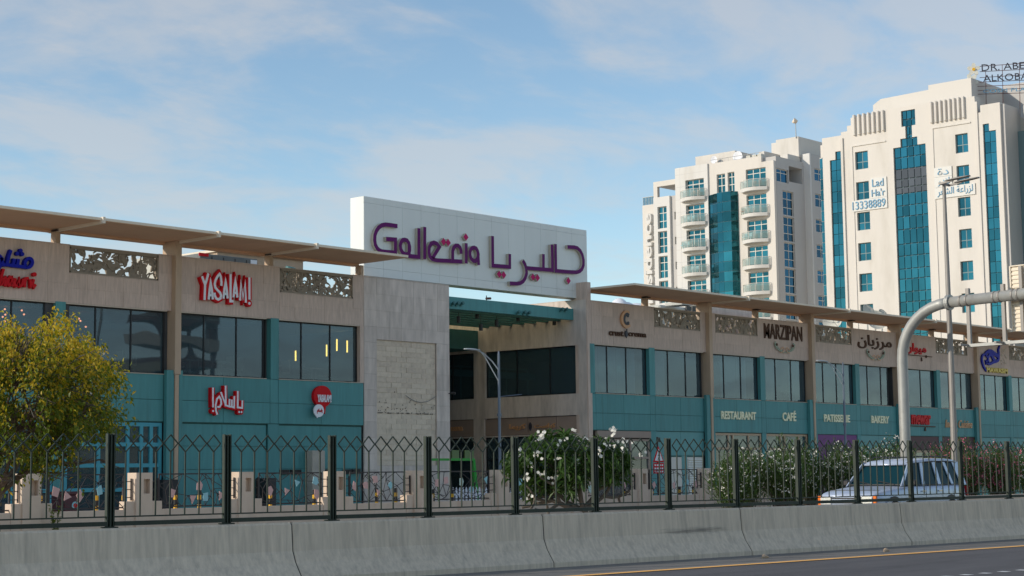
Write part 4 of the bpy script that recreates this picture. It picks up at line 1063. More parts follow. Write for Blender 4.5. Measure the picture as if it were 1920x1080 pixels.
for (x, z) in [(30.416,8.165)]:
    mb = MB(); prism([(x + 0.08 * math.cos(t * math.pi / 4), z + 0.07 * math.sin(t * math.pi / 4)) for t in range(8)], 'Y', 47.85, 0.12, mb, 0, 0); mb.build('letter_dot', M['red'], s)
# crust & crema
s = sign('brown letter C emblem over small cafe lettering on the right wing parapet', 61.5, 8.3)
CP = [(61.411,8.862),(61.272,8.912),(61.132,8.887),(60.99,8.792),(60.897,8.66),(60.881,8.533),(60.927,8.394),(61.05,8.275),(61.2,8.229),(61.354,8.261),(61.458,8.323)]
mb = MB(); stroke(smooth_pts(CP, 3), 0.13, 'Y', 47.9, 0.09, mb, 0, 0); mb.build('letter', M['tan_letter'], s)
CP = [(61.356,8.75),(61.282,8.808),(61.18,8.802),(61.076,8.717),(61.034,8.588),(61.043,8.463),(61.129,8.373),(61.255,8.357),(61.353,8.386)]
mb = MB(); stroke(smooth_pts(CP, 3), 0.11, 'Y', 47.88, 0.02, mb, 0, 0); mb.build('letter_inlay', M['dark_letter'], s)
for (x, z) in [(61.261,8.72),(61.282,8.406)]:
    mb = MB(); prism([(x + 0.085 * math.cos(t * math.pi / 4), z + 0.07 * math.sin(t * math.pi / 4)) for t in range(8)], 'Y', 47.87, 0.02, mb, 0, 0); mb.build('letter_inlay', M['dark_letter'], s)
a, b = [(59.971,7.77),(61.006,8.068)]
fit_text('crust', 'Y', 47.98, a, (b[0], a[1] + 0.24), 0.05, M['brown_letter'], s, bold=0.02)
a, b = [(61.377,7.781),(62.701,8.082)]
fit_text('crema', 'Y', 47.98, (a[0], a[1] + 0.03), (b[0], a[1] + 0.21), 0.05, M['brown_letter'], s, bold=0.02)
(x, z0), (x2, z1) = [(61.197,7.717),(61.235,8.128)]
mb = MB(); prism([(x + 0.09 * math.cos(t * math.pi / 6), (z0 + z1) / 2 - 0.02 + 0.15 * math.sin(t * math.pi / 6)) for t in range(12)], 'Y', 47.91, 0.06, mb, 0, 0)
stroke([(x, z0), (x2, z1)], 0.035, 'Y', 47.905, 0.05, mb, 0, 0); mb.build('bean_emblem', M['dark_letter'], s)
# marzipan: brown capitals over a wreath
def wreath(s, pts, c=47.93):
    (x0, z0), (x1, z1) = pts; cx = (x0 + x1) / 2; zt, zb = max(z0, z1), min(z0, z1); hw_ = (x1 - x0) / 2; k = 0
    for sgn in (-1, 1):
        arc = [(cx + sgn * hw_ * math.sin(t / 8 * 1.5), zb + (zt - zb) * (1 - math.cos(t / 8 * 1.5)) * 0.9 + 0.03) for t in range(9)]
        mb = MB(); stroke(arc, 0.022, 'Y', c, 0.03, mb, 0, 0); mb.build('wreath_branch', M['green_leafy'], s)
        mb = MB(); x_ = cx + sgn * 0.09; stroke(smooth_pts([(cx + sgn * hw_ * 0.45, zb + 0.16), (cx + sgn * hw_ * 0.25, zb + 0.30), (x_, zb + 0.20), (cx + sgn * hw_ * 0.2, zb + 0.08), (cx + sgn * hw_ * 0.5, zb + 0.02)], 3), 0.035, 'Y', c - 0.015, 0.02, mb, 0, 0); mb.build('wreath_curl', M['tan_letter'], s)
        mb = MB()
        for t in range(1, 9):
            p = arc[t]
            for q in (-1, 1):
                a = 0.8 * q + t * 0.25
                e = (p[0] + sgn * 0.12 * math.cos(a), p[1] + 0.12 * math.sin(a) * q * 0.9); k += 1
                stroke([p, ((p[0] + e[0]) / 2, (p[1] + e[1]) / 2 + 0.01), e], 0.06, 'Y', c - 0.004 - 0.001 * (k % 12), 0.02, mb, 0, 0, taper=(0.4, 1.1, 0.3))
        mb.build('wreath_leaves', M['green_leafy'], s)
        mb = MB(); x = cx + sgn * hw_ * 0.86; z = zb + (zt - zb) * 0.72
        prism([(x + 0.09 * math.cos(t * math.pi / 4), z + 0.07 * math.sin(t * math.pi / 4)) for t in range(8)], 'Y', c - 0.02, 0.02, mb, 0, 0); mb.build('wreath_flower', M['brown_letter'], s)
wcol = 1
s = sign('tall brown capitals "MARZIPAN" over a small green wreath', 74.3, 8.2)
a, b = [(72.475,8.297),(76.009,9.147)]
fit_text('MARZIPAN', 'Y', 48.0, (a[0], a[1]), (b[0], a[1] + 0.76), 0.05, M['brown_letter'], s, bold=0.012, skew=0.0)
wreath(s, [(73.397,7.61),(75.159,8.181)])
s = sign('brown arabic lettering over a small green wreath, left of the grey gantry pole', 83.5, 8.2)
a, b = [(81.554,8.221),(85.186,9.14)]
fit_text(arabic('مـرزبـان').replace('\u0640\u0640', '\u0640') if False else arabic('مرزبان'), 'Y', 48.0, (a[0], a[1]), (b[0], a[1] + 0.78), 0.06, M['brown_letter'], s, per=False, bold=0.012, name='arabic_lettering')
wreath(s, [(82.454,7.619),(84.314,8.23)])
s = sign('red arabic lettering over a thin brown line, right of the grey gantry pole', 88.3, 8.2)
a, b = [(87.071,8.156),(89.127,8.887)]
fit_text(arabic('ميوار'), 'Y', 48.0, (a[0], a[1]), (b[0], a[1] + 0.64), 0.06, M['red'], s, per=False, bold=0.03, name='arabic_lettering')
p = [(86.785,8.1),(89.806,8.099),(88.537,8.024),(88.547,7.803),(89.121,8.163),(89.11,8.015)]
mb = MB(); stroke(p[0:2], 0.04, 'Y', 47.95, 0.04, mb, 0, 0); stroke(p[2:4], 0.11, 'Y', 47.94, 0.04, mb, 0, 0, taper=(0.6, 1.3)); stroke(p[4:6], 0.12, 'Y', 47.945, 0.04, mb, 0, 0); mb.build('sword_emblem', M['brown_letter'], s)
s = sign('blue brush swirl above gold capitals "MAWASIM"', 97.6, 8.2)
SW = [[(96.432,7.518),(96.091,7.818),(95.938,8.153),(96.025,8.44),(96.343,8.568)],[(96.409,7.945),(96.749,8.301),(96.461,8.517),(96.791,8.76),(97.226,8.78),(97.71,8.63),(98.138,8.505),(98.05,8.241),(97.412,8.1),(96.903,7.965),(96.599,8.009),(96.368,8.171)],[(96.849,8.048),(96.754,8.358),(97.083,8.573),(97.371,8.328),(97.474,8.102)],[(97.267,8.553),(97.553,8.278),(97.79,8.144)],[(98.11,8.215),(98.214,8.652),(98.173,8.882),(98.387,9.152)],[(96.343,8.568),(96.724,8.7),(97.705,8.572),(98.187,8.363)]]
for k, p in enumerate(SW):
    n_ = len(smooth_pts(p, 3)); mb = MB(); stroke(smooth_pts(p, 3), 0.17, 'Y', 47.9 + 0.0015 * k, 0.08, mb, 0, 0, taper=[0.5 + 0.6 * math.sin(math.pi * t / (n_ - 1)) for t in range(n_)]); mb.build('swirl_stroke', M['blue'], s)
(x0, z0), (x1, z1) = [(98.384,8.027),(99.365,8.998)]
mb = MB()
rg = random.Random(3)
for k in range(34):
    x = rg.uniform(x0, x1); z = rg.uniform(min(z0, z1), max(z0, z1)); prism([(x - .05, z), (x, z - .05), (x + .05, z), (x, z + .05)], 'Y', 47.95 + 0.001 * k, 0.02, mb, 0, 0)
mb.build('gold_dots', M['cream_trim'], s)
a, b = [(96.513,7.465),(99.309,7.887)]
fit_text('MAWASIM', 'Y', 47.98, a, (b[0], a[1] + 0.31), 0.06, M['gold'], s, bold=0.04)
# cream words on the teal band
for word, lab, pts in (('RESTAURANT', 'cream capitals "RESTAURANT" on the teal band', [(68.548,4.159),(71.528,4.577)]),
                       ('CAF\u00c9', 'cream capitals "CAF\u00c9" on the teal band', [(73.93,4.158),(75.175,4.649)]),
                       ('PATISSERIE', 'cream capitals "PATISSERIE" on the teal band, crossed by a lamp pole', [(77.877,4.177),(80.458,4.577)]),
                       ('BAKERY', 'cream capitals "BAKERY" on the teal band left of the gantry pole', [(82.707,4.185),(84.61,4.572)])):
    a, b = pts
    s = sign(lab, a[0], a[1])
    h = 0.40 if 'CAF' not in word else 0.54
    fit_text(word, 'Y', 48.0, a, (b[0], a[1] + h), 0.05, M['cream_letter'], s, bold=0.03)
s = sign('red stylised lettering "mewar" over a thin brown line on the teal band', 88.5, 4.2)
a, b = [(87.102,4.065),(89.351,4.74)]
fit_text('mewar', 'Y', 48.0, (a[0], a[1] + 0.10), (b[0], a[1] + 0.66), 0.06, M['red'], s, bold=0.03)
p = [(86.681,4.087),(89.871,4.074),(88.672,4.031),(88.656,3.822),(87.531,4.638),(87.604,4.861)]
mb = MB(); stroke(p[0:2], 0.05, 'Y', 47.95, 0.04, mb, 0, 0); stroke(p[2:4], 0.14, 'Y', 47.94, 0.04, mb, 0, 0, taper=(0.5, 1.2)); mb.build('sword_emblem', M['brown_letter'], s)
s = sign('brown slanted lettering "Indian Cuisine" on the teal band behind the tall lamp pole', 92.6, 4.1)
a, b = [(91.077,4.047),(94.382,4.577)]
fit_text('Indian Cuisine', 'Y', 48.0, a, (b[0], a[1] + 0.46), 0.06, M['tan_letter'], s, bold=0.01, slant=0.3)

# ------------------------------------------------------------------ things on the mall roof
box_ = [(40.224,9.689),(43.017,10.408)]
t = thing('air_conditioner', 'long dark grey rooftop air conditioner behind the left parapet', 'air conditioner', (40, 51, 8.34))
(xa, za), (xb, zb) = [(39.446,9.983),(42.208,10.001)]
box('casing', xa, xb, 51, 52.6, 8.35, za - 0.02, M['ac'], t, 0.02)
for k in range(1, 5): box('panel_joint', xa + (xb - xa) * k / 5 - 0.02, xa + (xb - xa) * k / 5 + 0.02, 50.985, 51, 8.4, za - 0.1, M['black'], t)
box('end_casing', xa - 1.6, xa - 0.02, 51.3, 52.9, 8.35, za - 0.22, M['ac_light'], t, 0.02)
(xc, zc), = [(39.602,9.903)]
box('badge', xc - 0.22, xc + 0.22, 50.97, 50.999, zc - 0.05, zc + 0.07, M['red'], t)
(xc, zc), = [(42,9.831)]
box('badge', xc - 0.15, xc + 0.15, 50.97, 50.999, zc - 0.08, zc + 0.08, M['sign_white'], t)
t = thing('roof_hut', 'cream stair hut on the roof behind the dark air conditioner', 'hut', (45, 56, 8.34))
(xa, za), (xb, zb) = [(43.41,10.8),(48.007,10.847)]
holed('hut_wall', 'Y', 55, xa, xb, 8.35, za - 0.05, [(xb - 1.9, xb - 1.0, 8.35, 10.0)], M['fin'], t, depth=0.1, thick=0.1)
box('hut_body', xa, xb, 55.11, 58, 8.35, za - 0.05, M['fin'], t); box('hut_roof', xa - 0.1, xb + 0.1, 54.9, 58.1, za - 0.05, za + 0.05, M['canopy'], t)
mb = MB()
(xc, zc), = [(44.646,9.948)]
for k in range(10): pass
mb.tube([(xc, 52, zc - 0.3), (xc + 0.02, 51.9, zc)], [0.26, 0.2], 12); tag(mb.build('roof_vent', M['teal_dark'], None, loc=(xc, 52, 8.34)), 'small round green vent behind the leaf screen left of the sign box', 'vent')
def dish(x, y, z, r, lab, azim=0.6, m='ac_light', zb=8.34):
    t = thing('satellite_dish', lab, 'satellite dish', (x, y, zb), 'satellite dishes on the mall roof')
    mb = MB(); n, kk = 16, 5; dx = Vector((math.cos(azim) * -1, -math.sin(azim), 0.45)).normalized(); a = dx.orthogonal().normalized(); b_ = dx.cross(a)
    C_ = Vector((x, y, z)); vs = []
    for k in range(kk + 1):
        rr = r * k / kk
        for j in range(n): vs.append(C_ + (a * math.cos(2 * math.pi * j / n) + b_ * math.sin(2 * math.pi * j / n)) * rr + dx * (rr * rr / r * 0.35))
    mb.add(vs, [(k * n + j, k * n + (j + 1) % n, (k + 1) * n + (j + 1) % n, (k + 1) * n + j) for k in range(kk) for j in range(n)])
    mb.build('reflector', M[m], t, smooth=True)
    mb = MB(); mb.tube([(x, y, zb), C_], 0.05, 6); mb.build('mast', M['steel_grey'], t)
    mb = MB(); tip = C_ + dx * r * 0.95
    for j in (0, 5, 10): mb.tube([C_ + (a * math.cos(j * 0.4) + b_ * math.sin(j * 0.4)) * r * 0.9 + dx * r * 0.3, tip], 0.015, 4)
    mb.tube([tip, tip - dx * 0.15], 0.06, 6); mb.build('feed_arm', M['steel_grey'], t)
for (px, lab, r, az, yy) in (([(89.02,10.487)], 'pale satellite dish left of the canopy post, over the second leaf screen', 0.6, 0.3, 54), ([(97.462,11.155)], 'satellite dish under the canopy above the brown arabic sign', 0.7, 0.9, 56),
                          ([(103.384,12.331)], 'large pale satellite dish rising above the canopy in front of the blue-glass tower', 0.62, 1.4, 60), ([(105.325,12.303)], 'smaller pale satellite dish above the canopy, right of the large one', 0.45, 1.4, 60)):
    dish(px[0][0], yy, px[0][1], r, lab, az)
# white domes and ducts behind the first canopy bay of the right wing
t = thing('roof_tent', 'white domed roof covers behind the canopy near the sign box', 'tent', (64, 60, 8.34))
for (x, z), r in zip([(75.989,11.509),(76.517,11.331),(77.52,11.326)], (0.7, 1.0, 1.1)):
    mb = MB(); n = 18; vs = []
    for k in range(7):
        a = k / 6 * math.pi / 2
        for j in range(n): vs.append((x + r * math.cos(a) * math.cos(2 * math.pi * j / n) + 0.001 * j, 60 + r * math.cos(a) * math.sin(2 * math.pi * j / n), z - 1.2 + 1.2 * math.sin(a)))
    mb.add(vs, [(k * n + j, k * n + (j + 1) % n, (k + 1) * n + (j + 1) % n, (k + 1) * n + j) for k in range(6) for j in range(n)])
    mb.tube([(x, 60, 8.34), (x, 60, z - 1.15)], r * 0.98, 18)
    mb.build('dome', M['sign_white'], t, smooth=True)
t = thing('roof_duct', 'white ribbed duct and fan housing behind the leaf screen over the cafe', 'duct', (66, 54, 8.34))
p = [[(71.838,10.51),(73.741,10.258)],[(72.309,10.453),(72.966,10.363)],[(74.087,10.482),(74.451,10.169)],[(74.616,10.503),(75.29,10.221)]]
box('duct_body', p[0][0][0], p[0][1][0] + 0.6, 54, 55.5, 8.35, p[0][0][1] - 0.1, M['ac_light'], t, 0.1)
mb = MB(); a, b = p[1]; mb.box(a[0], b[0] + 0.3, 52.9, 54, b[1], a[1] + 0.05); mb.build('steel_beam', M['steel_grey'], t)
for q in p[2:]: box('fan_louvre', q[0][0], q[1][0], 53.9, 53.999, 8.36, q[0][1], M['black'], t)
t = thing('roof_units', 'low rooftop condensers and pipework behind the third leaf screen', 'air conditioner', (86, 53, 8.34))
for k in range(5):
    x = 80.6 + k * 1.6; box('condenser', x, x + 1.1, 53, 54, 8.35, 9.62 + 0.1 * (k % 3), M['ac_light'], t, 0.03)
    box('fan_louvre', x + 0.2, x + 0.9, 52.97, 52.999, 8.6, 9.4, M['ac'], t)
mb = MB(); mb.tube([(79, 53.4, 8.4), (79, 53.4, 9.9), (89, 53.4, 9.9), (89, 53.4, 8.4)], 0.05, 6); mb.build('pipe', M['steel_grey'], t)
t = thing('roof_units', 'white boxed rooftop units behind the red arabic sign', 'air conditioner', (97, 54, 8.34))
for k in range(7):
    x = 91 + k * 2.3; box('condenser', x, x + 1.6, 54, 55.2, 8.35, 9.55 + 0.12 * (k % 2), M['white_metal'], t, 0.04)
t = thing('rooftop_wall', 'pale grey rooftop wall behind the second leaf screen of the right wing', 'wall', (72, 50, 8.34))
(xa, za), (xb, zb) = [(70.857,10.053),(74.826,9.683)]
box('wall_panel', xa, xb, 50, 50.2, 8.35, 10.0, M['stone_pale'], t)

# ------------------------------------------------------------------ tower with blue-green glass strips (right)
TX = 165.0
tb = thing('office_tower', 'cream tower with stepped blue glass strips behind the right wing of the mall', 'building', (TX + 10, 90, 0), 'white towers behind the mall')
def tglass_strip(u0, u1, z0, z1, cols, dz, parent=tb, pl='X', c=TX, m='tglass', d=0.25, zref=None, gap=0.05):
    """curtain glass: one pane object per cell on a dark backing"""
    us = [u0 + (u1 - u0) * k / cols for k in range(cols + 1)]
    zs = [z1]
    z = zref if zref is not None else z1 - dz
    while z > z0 + 0.2:
        if z < z1 - 0.15: zs.append(z)
        z -= dz
    zs.append(z0); n = 0
    for k in range(cols):
        for j in range(len(zs) - 1):
            pbox('glass_pane', pl, c, us[k] + gap / 2, us[k + 1] - gap / 2, zs[j + 1] + gap / 2, zs[j] - gap / 2, d - 0.04, d, M[m], parent)
    return us
ZT = 12.0
wl = []
for k in range(9):
    z = 36.8 - 3.4 * k
    if z - 2 > 3: wl.append((95.0, 96.6, z - 2.0, z)); wl.append((83.0, 84.45, z - 2.05 + 0.25, z + 0.25))
cen = [(89.05, 90.75, 38.8, 40.55), (89.5, 90.3, 37.5, 38.81), (88.9, 90.95, 36.6, 37.5), (87.95, 91.85, 3, 36.6)]
# stepped strips
hs = wl + cen + [(79.8, 81.25, 3, 36.9), (80.55, 81.25, 36.9, 37.7)]
voids = [(97.5, 98.3, 39.3, 45), (98.3, 101, 39.0, 45), (78, 82.05, 39.75, 45), (81.45, 82.05, 39.0, 39.76), (97.0, 97.5, 39.9, 45), (92.7, 97.5, 40.75, 45), (82.05, 87.1, 40.85, 45)]
hs2 = [(98.42, 99.25, 3, 37.25), (99.25, 99.98, 3, 36.35), ]
holed('wall', 'X', TX, 79.25, 98.3, 0, 41.0, hs + [], M['tower_cream'], tb, depth=0.35, voids=voids, thick=1.2)
holed('wall', 'X', TX + 0.22, 98.3, 100.9, 0, 39.0, hs2, M['tower_cream'], tb, depth=0.3, thick=1.0)
for (a, b, z0, z1) in cen[:3]: tglass_strip(a, b, z0, z1, 3 if b - a > 1.2 else 2, 0.95, gap=0.08)
u_, w_ = 87.95, 91.85
def crow(z0, z1, m): 
    for k in range(5):
        a = u_ + (w_ - u_) * k / 5; b = u_ + (w_ - u_) * (k + 1) / 5
        pbox('glass_pane', 'X', TX, a + 0.04, b - 0.04, z0 + 0.04, z1 - 0.04, 0.21, 0.25, M[m], tb)
rows = [36.6, 35.5, 34.2, 33.1, 32.2, 31.5, 30.2, 29.0, 27.6, 26.0, 24.7, 23.3, 22.2, 20.8, 19.7, 18.6, 17.4, 16.2, 15, 13.8, 12.6, 11.4, 10, 8, 6, 3]
for j in range(len(rows) - 1):
    crow(rows[j + 1], rows[j], 'tglass_dark' if 31.4 < rows[j + 1] < 34.1 and rows[j] <= 34.3 else 'tglass')
for (a, b, z0, z1) in wl:
    window('X', TX, a, b, z0, z1, [(a + b) / 2], [z0 + 0.42 * (z1 - z0)], M['tglass'], M['tmull'], tb, fw=0.09, d=0.30, fd=0.05)
tglass_strip(79.8, 80.55, 3, 36.9, 1, 1.15); tglass_strip(80.55, 81.25, 3, 37.7, 1, 1.15, zref=36.9)
tglass_strip(98.42, 99.25, 3, 37.25, 1, 1.2, c=TX + 0.2, zref=36.35); tglass_strip(99.25, 99.98, 3, 36.35, 1, 1.2, c=TX + 0.2)
pbox('glass_backing', 'X', TX, 79.5, 98.25, 0.5, 38.9, 0.36, 0.5, M['tmull'], tb); pbox('glass_backing', 'X', TX, 88.5, 91.5, 38.9, 40.8, 0.36, 0.5, M['tmull'], tb)
pbox('glass_backing', 'X', TX + 0.2, 98.35, 100.8, 0.5, 38.4, 0.36, 0.5, M['tmull'], tb)
# relief: pilasters and string courses
for (a, b) in ((98.18, 98.42), ):
    pbox('pilaster', 'X', TX, a - 0.15, a + 0.12, 0, 38.6, -0.18, -0.002, M['tower_cream'], tb)
for (a, b, z) in ((92.7, 96.9, 37.45), (82.6, 87.0, 38.05)):
    pbox('string_course', 'X', TX, a, b, z, z + 0.14, -0.10, -0.002, M['tower_cream'], tb)
    pbox('string_course', 'X', TX, b - 0.02, b + 0.12, 15, z, -0.08, -0.003, M['tower_cream'], tb)
pbox('pilaster', 'X', TX, 81.75, 82.05, 0, 40.2, -0.14, -0.002, M['tower_cream'], tb)
pbox('pilaster', 'X', TX, 87.0, 92.8, 37.0, 41.15, -0.12, -0.002, M['tower_cream'], tb) if False else None
for (a, b, n) in ((92.9, 96.5, 7), (83.3, 87.05, 8)):
    for k in range(n):
        u = a + (b - a) * k / (n - 1)
        pbox('crown_fin', 'X', TX, u - 0.13, u + 0.13, 38.65, 40.98, -0.30, 0.30, M['tower_cream'], tb, 0.05)
# cheek walls, roofs, penthouse
mb = MB(); mb.box(TX + 1.2, TX + 22, 79.25, 98.3, 0, 38.9); mb.box(TX + 0.9, TX + 22, 98.3, 101.05, 0, 38.35); mb.build('tower_body', M['tower_cream'], tb)
mb = MB()
prism([(95.0, 38.9), (95.0, 42.1), (94.0, 42.65), (88.15, 42.75), (88.15, 43.25), (83.1, 43.25), (83.1, 38.9)], 'X', TX + 1.5, 9, mb, 0, 0); mb.build('penthouse', M['tower_cream'], tb)
box('roof_block', TX + 9, TX + 20, 72.5, 83.1, 38.9, 43.6, M['tower_grey'], tb)
mb = MB(); mb.add([(TX - 0.0, 101.05, 0), (TX + 0.9, 101.3, 0), (TX + 0.9, 101.3, 38.3), (TX, 101.05, 38.3), (TX + 3, 101.3, 0), (TX + 3, 101.3, 38.3)], [(0, 3, 2, 1), (1, 2, 5, 4)])
tglass_strip(100.92, 101.5, 3, 36.8, 1, 1.2, c=TX + 0.35)
mb = MB(); mb.box(TX + 0.5, TX + 2, 100.9, 101.3, 36.85, 38.3); mb.box(TX + 0.62, TX + 3, 100.95, 101.52, 0, 36.9, 0); mb.build('wall', M['tower_cream'], tb)
# right bay: set back, curved glass under a rounded cornice
box('side_wall', TX + 0.35, TX + 4, 78.9, 79.24, 0, 39.6, M['tower_grey'], tb)  # greyer than the front: shade of this side put into the colour
R0 = Vector((TX + 7.0, 74.8))
def arc(r, a0, a1, n): return [(R0.x + r * math.cos(a0 + (a1 - a0) * k / n), R0.y + r * math.sin(a0 + (a1 - a0) * k / n)) for k in range(n + 1)]
ar = arc(4.6, R(150), R(215), 6)
for k in range(6):
    p, q = ar[k], ar[k + 1]
    for j in range(20):
        z1 = 37.0 - 1.7 * j; z0 = z1 - 1.64
        if z0 < 3: break
        raw('glass_pane', [(p[0], p[1] - 0.03, z0), (q[0], q[1] + 0.03, z0), (q[0], q[1] + 0.03, z1), (p[0], p[1] - 0.03, z1)], [(0, 3, 2, 1)], M['tglass'], tb)
ar2 = arc(5.1, R(140), R(240), 12); mb = MB()
n = len(ar2); vs = [(x, y, 37.1) for x, y in ar2] + [(x, y, 39.7) for x, y in ar2] + [(R0.x + 8, R0.y, 37.1), (R0.x + 8, R0.y, 39.7)]
mb.add(vs, [(k, k + n, k + 1 + n, k + 1) for k in range(n - 1)] + [tuple([2 * n] + list(range(n))), tuple([2 * n + 1] + list(reversed(range(n, 2 * n))))])
mb.build('rounded_cornice', M['tower_cream'], tb)
mb = MB(); mb.box(TX + 3.2, TX + 14, 64, 78.9, 0, 37.05); mb.build('tower_body', M['tmull'], tb)
mb = MB(); mb.box(TX + 2.0, TX + 2.9, 66, 70.8, 0, 39.6); mb.build('wall', M['tower_cream'], tb)
mb = MB(); mb.tube([(TX + 3, 98.5, 38.9), (TX + 3, 98.5, 39.9), (TX + 3, 97, 39.9)], 0.2, 8); mb.box(TX + 2, TX + 4, 97.6, 98.2, 38.9, 39.9); mb.build('roof_tank', M['tower_cream'], tb)

# wall-mounted clinic sign boards
M['sign_blue'] = mat('sign_blue', (0.10, 0.28, 0.44), 0.5)
M['board_white'] = mat('board_white', (0.60, 0.60, 0.58), 0.5)
cs = thing('wall_sign', 'white boards with blue "Lad Hair" and a phone number on the tower wall', 'sign', (TX, 94, 30), 'blue lettered signs on the cream tower')
box('board', TX - 0.12, TX - 0.03, 92.75, 97.1, 30.15, 31.35, M['board_white'], cs); box('board', TX - 0.12, TX - 0.03, 92.75, 94.75, 31.37, 33.6, M['board_white'], cs)
fit_text('13338889', 'X', TX - 0.12, (97.05, 30.32), (92.95, 31.22), 0.08, M['sign_blue'], cs, bold=0.0)
fit_text('Lad', 'X', TX - 0.12, (94.5, 32.62), (93.1, 33.45), 0.08, M['sign_blue'], cs, bold=0.0)
fit_text("Ha'r", 'X', TX - 0.12, (94.6, 31.55), (92.95, 32.35), 0.08, M['sign_blue'], cs, bold=0.0)
cs = thing('wall_sign', 'white boards with blue arabic lettering on the tower wall behind the tall street lamp', 'sign', (TX, 84, 30), 'blue lettered signs on the cream tower')
box('board', TX - 0.12, TX - 0.03, 82.35, 87.0, 30.4, 31.58, M['board_white'], cs); box('board', TX - 0.12, TX - 0.03, 84.95, 87.0, 31.6, 32.72, M['board_white'], cs); box('board', TX - 0.12, TX - 0.03, 84.95, 87.0, 32.74, 33.75, M['board_white'], cs)
fit_text(arabic('لزراعة الشعر'), 'X', TX - 0.12, (86.7, 30.55), (82.6, 31.5), 0.06, M['sign_blue'], cs, per=False, name='arabic_lettering', bold=0.0)
fit_text(arabic('لادر'), 'X', TX - 0.12, (86.6, 31.7), (85.2, 32.6), 0.06, M['sign_blue'], cs, per=False, name='arabic_lettering', bold=0.0)
fit_text(arabic('دة'), 'X', TX - 0.12, (86.6, 32.9), (85.3, 33.6), 0.06, M['sign_blue'], cs, per=False, name='arabic_lettering', bold=0.0)
# roof sign
M['flower_white'] = mat('flower_white', (0.62, 0.62, 0.56), 0.6, var=0.15, scale=2)
rs = thing('roof_sign', 'open steel roof sign with dark "DR. ABE ALKOBA" letters and two white flowers', 'sign', (TX + 3, 80, 39.6))
fit_text('DR. ABE', 'S', 0, *[(0.043,44.117),(4.477,44.848)], 0.12, M['dark_letter'], rs, bold=0.0)
fit_text('ALKOBA', 'S', 0, *[(0.149,42.944),(4.812,43.675)], 0.12, M['dark_letter'], rs, bold=0.0)
fit_text('COSM PLA', 'S', 0, *[(0.099,41.706),(4.49,42.083)], 0.10, M['sign_blue'], rs, bold=0.0)
def sp(u, z, d): return Vector(to3('S', 0, u, z, d))
G = [[(-0.138,44.713),(5.061,44.767)],[(-0.162,44.13),(5.032,44.091)],[(-0.188,43.483),(5.007,43.501)],[(-0.208,42.987),(4.981,42.912)],[(-1.456,42.556),(4.961,42.43)],[(-1.269,42.08),(4.944,42.055)],[(-1.284,41.714),(4.921,41.52)],[(0.452,44.113),(0.357,40.505)],[(2.196,44.779),(2.122,40.561)],[(3.95,44.882),(3.864,40.458)],[(-0.826,42.896),(-0.261,40.38)]]
for k, (a, b) in enumerate(G):
    mb = MB(); mb.bar(sp(a[0], a[1], 0.2), sp(b[0], b[1], 0.2), 0.055, 0.055, up=(0.871, 0.491, 0)); mb.build('frame_bar', M['rust'], rs)
for a, b in G[7:10]:
    mb = MB(); mb.bar(sp(a[0], a[1] - 0.6, 0.2), sp(a[0], 39.2, 2.2), 0.05); mb.build('frame_bar', M['rust'], rs)
for (fx, fz), r_f in zip([(-0.789,44.354),(-1.071,43.182)], (0.66, 0.70)):
    mb = MB()
    for k in range(5):
        a = 2 * math.pi * k / 5 + 0.3 + (0.5 if r_f > 0.68 else 0); cx, cz = fx + math.cos(a) * r_f * 0.58, fz + math.sin(a) * r_f * 0.62
        pts = [(cx + math.cos(a) * r_f * 0.48 * math.cos(t) - math.sin(a) * r_f * 0.33 * math.sin(t), cz + math.sin(a) * r_f * 0.48 * math.cos(t) + math.cos(a) * r_f * 0.33 * math.sin(t)) for t in [j * math.pi / 7 for j in range(14)]]
        prism(pts, 'S', -0.1 - 0.012 * k, 0.15, mb, 0, 0)
    fl = mb.build('flower', M['flower_white'], rs)
    mb = MB(); prism([(fx + 0.17 * math.cos(t * math.pi / 5), fz + 0.17 * math.sin(t * math.pi / 5)) for t in range(10)], 'S', -0.24, 0.1, mb, 0, 0); mb.build('flower_centre', M['yellow'], fl)

# ------------------------------------------------------------------ residential tower with round balconies
AX = 180.0
M['tglass_shade'] = mat('tglass_shade', (0.006, 0.055, 0.10), 0.05, metal=0.9, rnd=0.25)  # darker copy of the tower glass, shade of the road side put into its colour
ta = thing('apartment_tower', 'white apartment tower with round balconies and a green glass bay', 'building', (AX + 10, 125, 0), 'white towers behind the mall')
hs = []
FL = 3.3
for k in range(9):
    dz = FL * k
    hs.append((118.25, 121.25, 37.5 - dz - 0.15, 39.9 - dz)); hs.append((127.6, 130.55, 37.3 - dz - 0.1, 39.65 - dz))
sm = [(132.25, 132.8, 34.8 - FL * k, 35.8 - FL * k) for k in range(8)]
w1 = [(133.8, 135.3, 33.75 - FL * k, 36.7 - FL * k) for k in range(9)]
md = [(124.45, 125.75, 37.4, 39.85), (123.0, 124.05, 37.35, 39.9)]
hs = [h for h in hs if h[2] > 2]; sm = [h for h in sm if h[2] > 2]; w1 = [h for h in w1 if h[2] > 2]
holed('wall', 'X', AX, 117.05, 127.0, 0, 41.4, [h for h in hs if h[1] < 127] + md, M['tower_cream'], ta, depth=0.3, voids=[(117.05, 118.85, 40.6, 42)], thick=0.5)
holed('wall', 'X', AX - 0.25, 127.0, 132.2, 0, 41.45, [h for h in hs if h[0] > 127], M['tower_white'], ta, depth=0.5, thick=0.8)
holed('wall', 'X', AX + 0.25, 132.2, 133.3, 0, 38.0, sm, M['tower_grey'], ta, depth=0.3, thick=0.5)
holed('wall', 'X', AX - 0.1, 133.3, 135.95, 0, 38.0, w1, M['tower_white'], ta, depth=0.4, thick=0.6)
